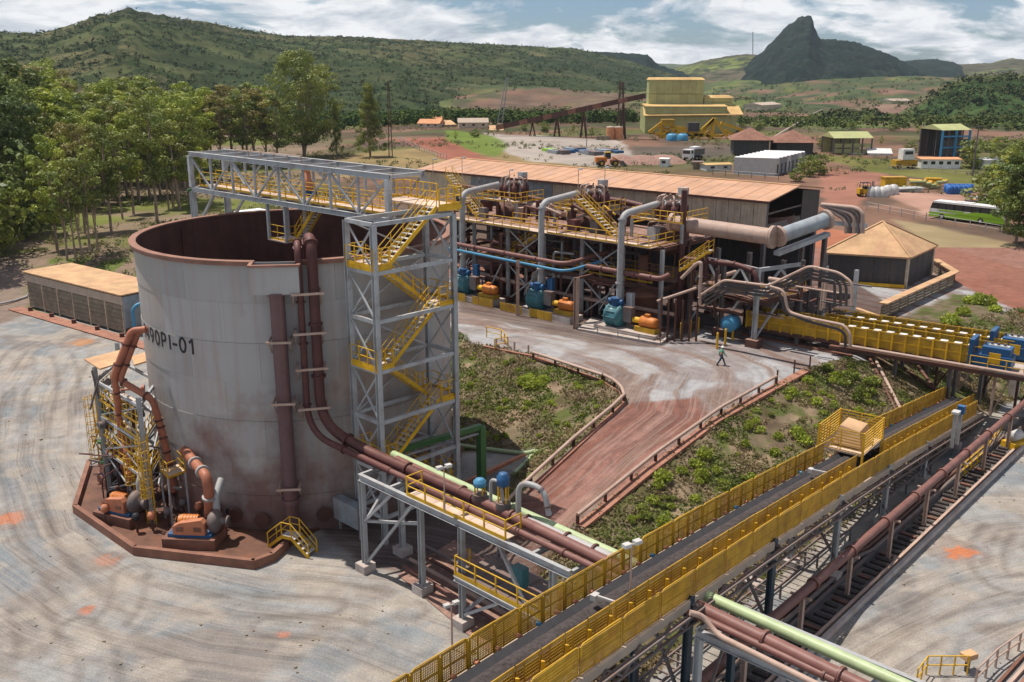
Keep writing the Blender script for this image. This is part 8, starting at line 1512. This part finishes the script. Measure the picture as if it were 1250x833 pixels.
tk, q = vehicle('truck', 'white truck with dark tipping body parked below the yellow building', 'truck', 846, 196, 8, 2.5, 0.9, None, [('cab', (-2.9, 0, 2.0), (2.1, 2.5, 2.4), 'white_paint'), ('windscreen', (-3.98, 0, 2.5), (0.08, 2.2, 0.9), 'glass'), ('side_window', (-2.9, 0, 2.5), (1.2, 2.56, 0.8), 'glass'), ('tipper_body', (1.4, 0, 2.3), (5.6, 2.5, 1.7), 'dark_steel'), ('white_top', (0.8, 0, 3.4), (3.6, 1.6, 0.6), 'white_paint'), ('chassis', (0, 0, 0.95), (8, 1.2, 0.35), 'black')], [(-2.8, -1.1), (-2.8, 1.1), (1.5, -1.1), (1.5, 1.1), (3.0, -1.1), (3.0, 1.1)], 0.55)
gd, q = vehicle('yard_truck', 'yellow based machine with a white cabin on the bank right of the red track', 'machine', 1103, 206, 5, 2.4, 0.2, None, [('chassis', (0, 0, 1.4), (6.0, 2.4, 1.6), 'yellow_mesh'), ('cabin', (0.4, 0, 3.6), (3.2, 2.2, 2.6), 'white_paint'), ('window', (0.4, 0, 4.0), (2.2, 2.26, 0.8), 'glass')], [(-2, -1.1), (-2, 1.1), (2, -1.1), (2, 1.1)], 0.6)
def box_building(name, lab, px0, py0, px1, ytop, depth, wallm, roofm, cat='building', rh=0.5, z0=4, rz=None, wins=0, over=0.3, pyramid=False, open_=False, door=False):
    a, b = G(px0, py0, z0), G(px1, py0, z0); z_ = min(a.z, b.z); h = hz(a, ytop) - z_; d = V((b.x - a.x, b.y - a.y, 0)); w_ = d.length; d.normalize()
    if rz is not None: d = V((math.cos(rz), math.sin(rz), 0)); 
    n = V((-d.y, d.x, 0)); n = n if n.y > 0 else -n; t = thing(name, lab, cat, V((a.x, a.y, z_))); o = V((a.x, a.y, z_)); q = lambda u, v, z: o + d * u + n * v + UP * z
    hw_ = h - rh
    if open_:
        for u in np.linspace(0, w_, 5): 
            for v in (0, depth): MB().beam(q(u, v, 0), q(u, v, hw_), 0.35).build('column', 'dark_steel', t)
        for z_b in (0.12, 0.45): MB().beam(q(0, 0.1, hw_ * z_b + hw_ * 0.1), q(w_, 0.1, hw_ * z_b + hw_ * 0.1), 0.1, hw_ * 0.24).build('side_sheet', wallm, t)
        MB().plate([q(0, depth, 0), q(w_, depth, 0), q(w_, depth, hw_), q(0, depth, hw_)], 0.1).build('rear_wall', wallm, t)
    else:
        k_ = max(2, int(w_ / 4))
        for k in range(k_): MB().hexa([q(w_ * k / k_ + 0.02, -0.02 * (k % 2), 0), q(w_ * (k + 1) / k_ - 0.02, -0.02 * (k % 2), 0), q(w_ * (k + 1) / k_ - 0.02, 0.2, 0), q(w_ * k / k_ + 0.02, 0.2, 0), q(w_ * k / k_ + 0.02, -0.02 * (k % 2), hw_), q(w_ * (k + 1) / k_ - 0.02, -0.02 * (k % 2), hw_), q(w_ * (k + 1) / k_ - 0.02, 0.2, hw_), q(w_ * k / k_ + 0.02, 0.2, hw_)]).build('wall_panel', wallm, t)
        MB().hexa([q(0, 0.2, 0), q(w_, 0.2, 0), q(w_, depth, 0), q(0, depth, 0), q(0, 0.2, hw_), q(w_, 0.2, hw_), q(w_, depth, hw_), q(0, depth, hw_)]).build('wall', wallm, t)
    e = over; r0 = [q(-e, -e, hw_), q(w_ + e, -e, hw_), q(w_ + e, depth + e, hw_), q(-e, depth + e, hw_)]
    if pyramid: ap_ = q(w_ / 2, depth / 2, h); mb = MB(); mb.add([*r0, ap_], [(0, 1, 4), (1, 2, 4), (2, 3, 4), (3, 0, 4), (3, 2, 1, 0)]); mb.build('roof', roofm, t)
    else: c0, c1 = q(-e, depth / 2, h), q(w_ + e, depth / 2, h); mb = MB(); mb.add([*r0, c0, c1], [(0, 1, 5, 4), (2, 3, 4, 5), (1, 2, 5), (3, 0, 4), (3, 2, 1, 0)]); mb.build('roof', roofm, t)
    for k in range(wins): u = w_ * (k + 0.5) / wins; MB().hexa([q(u - 0.5, -0.06, hw_ * 0.45), q(u + 0.5, -0.06, hw_ * 0.45), q(u + 0.5, 0.02, hw_ * 0.45), q(u - 0.5, 0.02, hw_ * 0.45), q(u - 0.5, -0.06, hw_ * 0.78), q(u + 0.5, -0.06, hw_ * 0.78), q(u + 0.5, 0.02, hw_ * 0.78), q(u - 0.5, 0.02, hw_ * 0.78)]).build('window', 'glass', t)
    return t, q, w_, h
# yellow screening building with its stacker
yb, q, w_, h = box_building('screening_building', 'large mustard building with ochre lean-to roof and a tall block on top', 787, 163, 886, 128, 22, 'mustard', 'ochre_roof', rh=0.6, z0=2)
def blk(nm, x0, x1, ytop, ybase, v0, dep, roofh=0.8):
    a = q(0, v0, 0); zt = hz(V((a.x, a.y, 0)), ytop) - yb.location.z; zb_ = hz(V((a.x, a.y, 0)), ybase) - yb.location.z; k = w_ / 99.0; u0_, u1_ = (x0 - 787) * k, (x1 - 787) * k; n = max(2, int((u1_ - u0_) / 3))
    for i in range(n):
        for z0_, z1_ in ((zb_, (zb_ + zt) / 2 - 0.15), ((zb_ + zt) / 2, zt - roofh)): MB().hexa([q(u0_ + (u1_ - u0_) * i / n + .03, v0, z0_), q(u0_ + (u1_ - u0_) * (i + 1) / n - .03, v0, z0_), q(u0_ + (u1_ - u0_) * (i + 1) / n - .03, v0 + dep, z0_), q(u0_ + (u1_ - u0_) * i / n + .03, v0 + dep, z0_), q(u0_ + (u1_ - u0_) * i / n + .03, v0, z1_), q(u0_ + (u1_ - u0_) * (i + 1) / n - .03, v0, z1_), q(u0_ + (u1_ - u0_) * (i + 1) / n - .03, v0 + dep, z1_), q(u0_ + (u1_ - u0_) * i / n + .03, v0 + dep, z1_)]).build('wall_panel', 'mustard', yb)
    MB().hexa([q(u0_ - .3, v0 - .3, zt - roofh), q(u1_ + .3, v0 - .3, zt - roofh), q(u1_ + .3, v0 + dep, zt - roofh), q(u0_ - .3, v0 + dep, zt - roofh), q(u0_ + .6, v0 + 1, zt), q(u1_ - .6, v0 + 1, zt), q(u1_ - .6, v0 + dep - 1, zt), q(u0_ + .6, v0 + dep - 1, zt)]).build('roof', 'ochre_roof', yb)
blk('tall', 793, 861, 95, 134, 9, 10); blk('right', 862, 897, 117, 132, 9, 9)
z0_ = hz(V((*q(0, 0, 0).xy, 0)), 142) - yb.location.z; z1_ = hz(V((*q(0, 9, 0).xy, 0)), 130) - yb.location.z
MB().plate([q(-0.8, -1.5, z0_), q((905 - 787) * w_ / 99, -1.5, z0_ + 0.5), q((905 - 787) * w_ / 99, 9.0, z1_), q(-0.3, 9.0, z1_)], 0.3).build('lean_to_roof', 'ochre_roof', yb); MB().plate([q(0, 0, 0), q((898 - 787) * w_ / 99, 0, 0), q((898 - 787) * w_ / 99, 0, z0_), q(0, 0, z0_)], 0.2).build('front_wall', 'mustard', yb)
sk_ = thing('stacker', 'yellow lattice stacker machine with booms in front of the mustard building', 'stacker', G(850, 170, 4))
def yl(px0, py0, px1, py1, w=0.7, dy=0, m='yellow_paint', nm='boom'): a = AY(px0, py0, SKY_ + dy); b = AY(px1, py1, SKY_ + dy); MB().beam(a, b, w).build(nm, m, sk_)
SKY_ = G(850, 170, 4).y
for a in ((792, 162, 808, 150), (808, 150, 850, 163), (808, 150, 806, 170), (818, 156, 846, 168), (842, 172, 872, 145), (872, 145, 892, 172), (872, 146, 868, 170), (880, 150, 914, 162), (868, 170, 893, 172), (862, 165, 878, 176), (800, 163, 880, 166), (872, 145, 850, 172), (826, 160, 800, 172), (812, 158, 822, 172), (886, 158, 900, 170)): yl(*a, w=1.0)
for k in range(3): yl(806, 152 + k * 4, 850, 158 + k * 4, w=0.5, dy=2)
for k in range(9): yl(796 + k * 12, 162 + (k % 2) * 5, 806 + k * 12, 160 + ((k + 1) % 2) * 6, w=0.7, dy=1, m='yellow_mesh')
cbx = AY(846, 155, SKY_); MB().box(cbx, (4, 3, 3), 0).build('cab', 'dark_cladding', sk_); MB().box(AY(815, 150, SKY_), (4.5, 3, 2.4)).build('counterweight', 'yellow_mesh', sk_)
for i, px_ in enumerate((820, 833)): c = G(px_, 172, 4); o = thing('blue_tank', ('left', 'right')[i] + ' of two blue round tanks below the yellow stacker', 'tank', c); MB().lathe(c, [(1.9, 0), (1.9, 1.9), (1.2, 2.4), (0.01, 2.5)], 16).build('vessel', 'light_blue', o); MB().cyl(c + UP * 2.3, c + UP * 2.7, 0.4, 10).build('lid', 'blue_paint', o)
for i, px_ in enumerate((745, 755)): c = G(px_, 170, 4); o = thing('orange_silo', ('left', 'right')[i] + ' of two orange red silos with pale tops beside the track', 'silo', c); MB().lathe(c, [(1.5, 0), (1.5, 4.0)], 16).build('vessel', 'terracotta', o); MB().lathe(c, [(1.5, 4.0), (1.4, 4.3), (0.01, 4.5)], 16).build('lid', 'trim_tan', o)
c = G(736, 171, 4); o = thing('crate_stack', 'stack of pale wooden crates beside the left orange silo', 'crates', c); [MB().box(c + V((i * 1.6 - 1.6, 0, 0.7)), (1.4, 1.4, 1.3)).build('crate', 'louvre', o) for i in range(3)]
# long conveyor gallery and its pylon
gy = G(757, 168, 4).y - 4; ga_, gb_ = AY(607, 156, gy + 15), AY(788, 117, gy - 5); gal = thing('conveyor_gallery', 'long rusty inclined conveyor gallery climbing into the mustard building', 'conveyor', ga_)
for k in range(18): a, b = ga_.lerp(gb_, k / 18), ga_.lerp(gb_, (k + 0.97) / 18); MB().beam(a, b, 2.6, 1.7).build('gallery_panel', 'brown_steel' if k % 3 else 'rust_concrete', gal)
for f_ in (0.25, 0.42, 0.6, 0.86): p = ga_.lerp(gb_, f_); g_ = gz(p.x, p.y); MB().beam(V((p.x - 1, p.y, g_)), p - UP, 0.5).beam(V((p.x + 1, p.y, g_)), p - UP, 0.5).build('trestle', 'brown_steel', gal)
def pole(lab, px, py, ytop, r=0.25, m='dark_steel', arms=0, lean=0.0, name='utility_pole', lattice=False):
    b = G(px, py, 4); h = hz(b, ytop) - b.z; t = thing(name, lab, 'pole', b); top_ = b + UP * h + V((lean * h, 0, 0))
    if lattice:
        for sx in (-1, 1):
            for sy in (-1, 1): MB().beam(b + V((sx * r * 3, sy * r * 3, 0)), top_ + V((sx * r, sy * r, 0)), r * 0.7).build('leg', m, t)
        n = max(4, int(h / 2.5))
        for k in range(n): f0, f1 = k / n, (k + 1) / n; s0, s1 = r * (3 - 2 * f0), r * (3 - 2 * f1); MB().beam(b.lerp(top_, f0) + V((-s0, -s0, 0)), b.lerp(top_, f1) + V((s1, -s1, 0)), r * 0.4).build('brace', m, t)
    else: MB().cyl(b, top_, r, 8, r * 0.6).build('shaft', m, t)
    for k in range(arms): z = h * (0.97 - 0.09 * k); MB().beam(b + UP * z + V((lean * z - 1.6, 0, 0)), b + UP * z + V((lean * z + 1.6, 0, 0)), 0.2).build('crossarm', m, t)
    return t
pole('rusty lattice pylon with crossarms crossing the conveyor gallery', 757, 165, 100, 0.45, 'brown_steel', 3, lattice=True); pole('grey lattice mast leaning right beside the left end of the gallery', 609, 157, 95, 0.35, 'blue_grey_wall', 0, 0.17, 'lattice_mast', True)
pole('thin rusty lattice mast right of the conical tree', 477, 192, 100, 0.16, 'brown_steel', 0, 0, 'lattice_mast', True); pole('tall dark pole right of the blue tower', 1187, 215, 153, 0.22, 'dark_steel', 1); pole('pole with a lamp left of the mustard building front', 716, 180, 128, 0.12)
an = thing('antenna_mast', 'thin antenna mast on the far ridge left of the peak', 'antenna', AY(919, 68, 2480)); a = V(an.location); MB().beam(a, AY(919, 39, 2480), 1.3).build('mast', 'dark_steel', an)
# houses, huts, containers
for i, (x0, y0, x1, yt, rm) in enumerate(((510, 156, 536, 146, 'terracotta'), (538, 155, 556, 148, 'roof_dust'), (560, 157, 596, 145, 'trim_tan'), (534, 151, 545, 143, 'terracotta'), (598, 159, 614, 154, 'roof_dust'))):
    box_building('house', ('leftmost low house with terracotta roof beyond the trees', 'small tan roofed house between two larger ones', 'widest low house with pale roof at the hill foot', 'small red roofed house peeking behind the others', 'tiny orange roofed shelter at the right of the houses')[i], x0, y0, x1, yt, 9, 'tan_wall', rm, 'house', 1.6, 4, wins=3)
box_building('dark_hut', 'dark walled hut with dusty pyramid roof, left of two behind the containers', 895, 190, 938, 157, 10, 'dark_cladding', 'rust_concrete', 'hut', 3.2, 4, pyramid=True, over=1.2)
box_building('dark_hut', 'dark walled hut with brown pyramid roof, right of two behind the containers', 948, 190, 992, 160, 10, 'dark_cladding', 'rust_concrete', 'hut', 3.2, 4, pyramid=True, over=1.5)
ca_, cb_ = G(895, 212, 4), G(946, 215, 4); cdn = V((cb_.x - ca_.x, cb_.y - ca_.y, 0)); cw_ = cdn.length / 1.0; cdn.normalize(); cnn = V((-cdn.y, cdn.x, 0)); cnn = cnn if cnn.y > 0 else -cnn; ce_ = G(982, 203, 4); clen = (ce_ - cb_).length; cdir = (ce_ - cb_); cdir.z = 0; cdir.normalize()
for k in range(8):
    p = V((cb_.x, cb_.y, min(ca_.z, cb_.z))) + cdir * (k * clen / 8); t = thing('site_container', ('nearest', 'second', 'third', 'fourth', 'fifth', 'sixth', 'seventh', 'farthest')[k] + ' of eight pale site containers set side by side behind the roof', 'container', p, 'pale site containers'); w2 = clen / 8 - 0.12; hh_ = 4.0 - 0.02 * k
    MB().hexa([p, p + cdir * w2, p + cdir * w2 - cdn * cw_, p - cdn * cw_, p + UP * hh_, p + cdir * w2 + UP * hh_, p + cdir * w2 - cdn * cw_ + UP * hh_, p - cdn * cw_ + UP * hh_]).build('body', 'blue_grey_wall' if k % 3 else 'galvanised', t)
    MB().beam(p + cdir * w2 / 2 + UP * (hh_ + 0.08) + cdn * 0.2, p + cdir * w2 / 2 - cdn * (cw_ + 0.2) + UP * (hh_ + 0.08), w2 + 0.05, 0.14).build('roof', 'white_paint', t); MB().beam(p + cdir * w2 * 0.5 + cdn * 0.04 + UP * 0.2, p + cdir * w2 * 0.5 + cdn * 0.04 + UP * 2.6, 0.8, 0.06).build('door', 'dark_cladding', t)
box_building('white_cabin', 'low white cabin with yellow edged roof left of the containers', 862, 209, 893, 200, 4, 'galvanised', 'ochre_roof', 'cabin', 0.3, 4, wins=2); box_building('toilet_cabin', 'small white cabin with dark door near the wheel loader', 805, 204, 815, 193, 3, 'white_paint', 'white_paint', 'cabin', 0.2, 4, wins=1); box_building('toilet_cabin', 'tan box cabin beside the low white cabin', 846, 207, 858, 197, 3, 'louvre', 'dark_steel', 'cabin', 0.2, 4)
yo, *_ = box_building('yellow_shelter', 'open pale yellow shelter with sheet sides on the grassy rise', 1017, 189, 1063, 162, 9, 'mustard', 'mustard', 'shelter', 1.6, 2, open_=True)
for i, (x0, y0, x1, yt) in enumerate(((1040, 189, 1056, 183), (1060, 190, 1088, 182))): box_building('white_tent', ('smaller', 'larger')[i] + ' pale tarpaulin tent at the foot of the yellow shelter', x0, y0, x1, yt, 6, 'white_paint', 'white_paint', 'tent', 1.2, 2)
bt_, q, w_, h = box_building('blue_tower', 'open blue steel tower building with curved pale roof on the right', 1147, 193, 1180, 153, 9, 'dark_cladding', 'mustard', 'tower', 1.4, 2, open_=True)
for z in (0.33, 0.66): MB().beam(q(0, -0.1, h * z), q(w_, -0.1, h * z), 0.4).build('beam', 'light_blue', bt_)
for u in (0, w_ / 2, w_): MB().beam(q(u, -0.15, 0), q(u, -0.15, h - 1.5), 0.55).build('column', 'light_blue', bt_)
MB().plate([q(0.4, 3, 0), q(w_ - 0.4, 3, 0), q(w_ - 0.4, 3, h - 1.6), q(0.4, 3, h - 1.6)], 0.3).build('inner_wall', 'dark_cladding', bt_)
box_building('white_building', 'long low white building with small windows below the blue tower', 1124, 206, 1172, 193, 6, 'white_paint', 'terracotta', 'building', 0.3, 4, wins=5); box_building('white_cabin', 'white cabin among the trees right of the pole', 1201, 207, 1222, 194, 5, 'white_paint', 'white_paint', 'cabin', 0.3, 4, wins=1)
# stored goods
def pile(nm, lab, cat, pts, m, sz, hgt=0.8, lo=3):
    c = G(*pts[0]); t = thing(nm, lab, cat, c)
    for i, p in enumerate(pts): c = G(*p); a = i * 0.7; MB().lathe(c, [(sz, 0), (sz * 0.95, hgt * 0.5), (sz * 0.6, hgt * 0.92), (0.01, hgt)], 9).build('bag' if lo == 3 else 'item', m if i % 3 else m, t)
    return t
pile('white_bags', 'row of white bulk bags beside the forklift', 'bags', ((1063, 240), (1070, 240), (1077, 240), (1083, 238), (1090, 237)), 'galvanised', 1.15, 2.0)
c = G(1090, 229, 4); o = thing('yellow_skip', 'yellow lattice skip standing on the storage pad', 'skip', c); bx(o, 'body', c + UP * 1.1, (4.6, 2.4, 2.0), 0.05, 'yellow_paint'); bx(o, 'rim', c + UP * 2.2, (4.9, 2.7, 0.2), 0.05, 'yellow_mesh')
o = thing('yellow_pipe_heap', 'heap of lemon yellow pipe pieces on the storage pad', 'pipes', G(1125, 229, 4))
for k in range(16): a = G(1112 + k * 2.4, 231 - (k % 3) * 2, 4) + UP * (0.4 + (k % 4) * 0.35); d = V((math.cos(k * 1.1), math.sin(k * 1.1) * 0.5, 0)) * 1.8; MB().cyl(a - d, a + d, 0.35, 8).build('pipe_piece', 'yellow_paint' if k % 3 else 'mustard', o)
o = thing('blue_barrels', 'row of deep blue barrels and tarps at the back of the storage pad', 'barrels', G(1165, 233, 4))
for k in range(11): a = G(1156 + k * 2.7, 235 + (k % 2) * 2, 4); MB().lathe(a, [(0.7, 0), (0.75, 0.9), (0.7, 1.7), (0.01, 1.75)], 10).build('barrel', 'blue_tarp', o)
o = thing('plate_stack', 'grey steel plates stacked left of the lemon yellow pipes', 'plates', G(1105, 234, 4))
for k in range(4): bx(o, 'plate', G(1103, 234, 4) + UP * (0.15 + k * 0.2) + V((k * 0.3, 0, 0)), (6, 3, 0.14), 0.1 * k, 'grey_steel')
o = thing('scrap_heap', 'heap of mixed scrap parts near the rear of the bus', 'scrap', G(1200, 248, 4)); rs = random.Random(9)
for k in range(34): a = G(1182 + rs.uniform(0, 36), rs.uniform(240, 254), 4); MB().box(a + UP * rs.uniform(0.3, 0.9), (rs.uniform(0.6, 2.2), rs.uniform(0.4, 1.2), rs.uniform(0.3, 1.0)), rs.uniform(0, 3)).build('scrap_piece', rs.choice(['terracotta', 'grey_steel', 'galvanised', 'dark_steel', 'mustard', 'brown_steel']), o)
o = thing('sheet_rows', 'rows of dark blue and grey sheets laid out on the pale yard behind the roof', 'sheets', G(700, 187, 4))
for k in range(13): a = G(672 + k * 6.5, 185 + 2.2 * math.sin(k) + k * 0.25, 4); bx(o, 'sheet_stack', a + UP * 0.4, (3.0, 5.5, 0.8 + 0.3 * (k % 3)), 0.5, ('bus_green' if k == 0 else ('blue_paint', 'blue_grey_wall', 'dark_steel')[k % 3]), )
o = thing('spoil_heap', 'dark brown spoil heap right of the wheel loader', 'heap', G(790, 198, 4)); mb = MB(); c = G(785, 200, 4)
for k in range(3): mb.lathe(c + V((k * 6 - 6, k * 1.5, -0.2)), [(7, 0), (5.2, 1.0), (2.6, 2.1), (0.01, 2.7 - k * 0.3)], 14)
mb.build('heap_body', 'brown_concrete', o)['kind'] = 'stuff'
# fences
def post_fence(lab, pts, sp, h, m='concrete', r=0.12, wires=2):
    t = thing('wire_fence', lab, 'fence', pts[0]); me = MB().beam((0, 0, 0), (0, 0, h), r).mesh('post', m); o0 = V(t.location)
    for a, b in zip(pts, pts[1:]):
        n = max(1, int((b - a).length / sp))
        for k in range(n + 1): p = a.lerp(b, k / n); p.z = gz(p.x, p.y); o = bpy.data.objects.new('post', me); scene.collection.objects.link(o); o.parent = t; o.location = p - o0
        for w in range(wires): z = h * (0.5 + 0.45 * w); MB().tube([a + UP * z, a.lerp(b, .5) + UP * z, b + UP * z], 0.03, 4).build('wire', 'galvanised', t)
post_fence('concrete post fence beside the red road in front of the bus', [G(1058, 256), G(1130, 270), G(1222, 286)], 2.6, 1.4)
post_fence('concrete post fence along the red track beyond the trees', [G(486, 172), G(512, 184), G(545, 196)], 3, 1.6)
post_fence('dark post fence on the bank below the containers', [G(870, 214), G(950, 220)], 3, 1.4, 'dark_steel', 0.1)
post_fence('pale fence in front of the low white building', [G(1085, 208), G(1200, 216)], 3, 1.3)
wp = pipe('far_pipeline', 'long white pipeline climbing the green rise left of the peak', [G(944 + 10 * k_, 171 - 6.3 * k_, 0) + UP * 0.8 for k_ in range(7)], 0.4, 'trim_tan', flanges=())
for i, (x, y, lab) in enumerate(((930, 131, 'far pale roofed works building on the plain left of the peak foot'), (1088, 126, 'far dark roofed works building below the forested hill'))): box_building('far_building', lab, x, y, x + 24, y - 5, 20, 'tan_wall', 'trim_tan', 'building', 2, -6)
# stones on the yards
def g_yard(n): x = rng.uniform(-45, 45, n); y = rng.uniform(28, 105, n); k = (ground_h(x, y) < 0.3); return x[k], y[k]
x, y = g_yard(1500); mbs = MB()
for a, b in zip(x, y):
    s = abs(rng.normal()) * 0.03 + 0.02; ang = rng.uniform(0, 3); mbs.box((a, b, s * 0.3), (s * 2, s * 1.4, s), ang)
st_o = mbs.build('loose_stones', 'louvre'); tag(st_o, 'loose stones scattered over the gravel yards', 'stones', kind='stuff')
# ------------------------------------------------------------ air
hm = bpy.data.materials.new('air'); hm.use_nodes = True; hn = hm.node_tree; hn.nodes.clear(); pvv = hn.nodes.new('ShaderNodeVolumePrincipled'); pvv.inputs['Density'].default_value = 0.00005; pvv.inputs['Color'].default_value = (0.72, 0.86, 1.0, 1); pvv.inputs['Anisotropy'].default_value = 0.0
ho = hn.nodes.new('ShaderNodeOutputMaterial'); hn.links.new(pvv.outputs[0], ho.inputs['Volume'])
MATS['air'] = hm; hb = MB().hexa([(-4600, -400, -60), (4600, -400, -60), (4600, 5200, -60), (-4600, 5200, -60), (-4600, -400, 330), (4600, -400, 330), (4600, 5200, 330), (-4600, 5200, 330)]); hz_o = hb.build('haze', 'air'); tag(hz_o, 'thin blue haze filling the air', 'haze', kind='stuff')
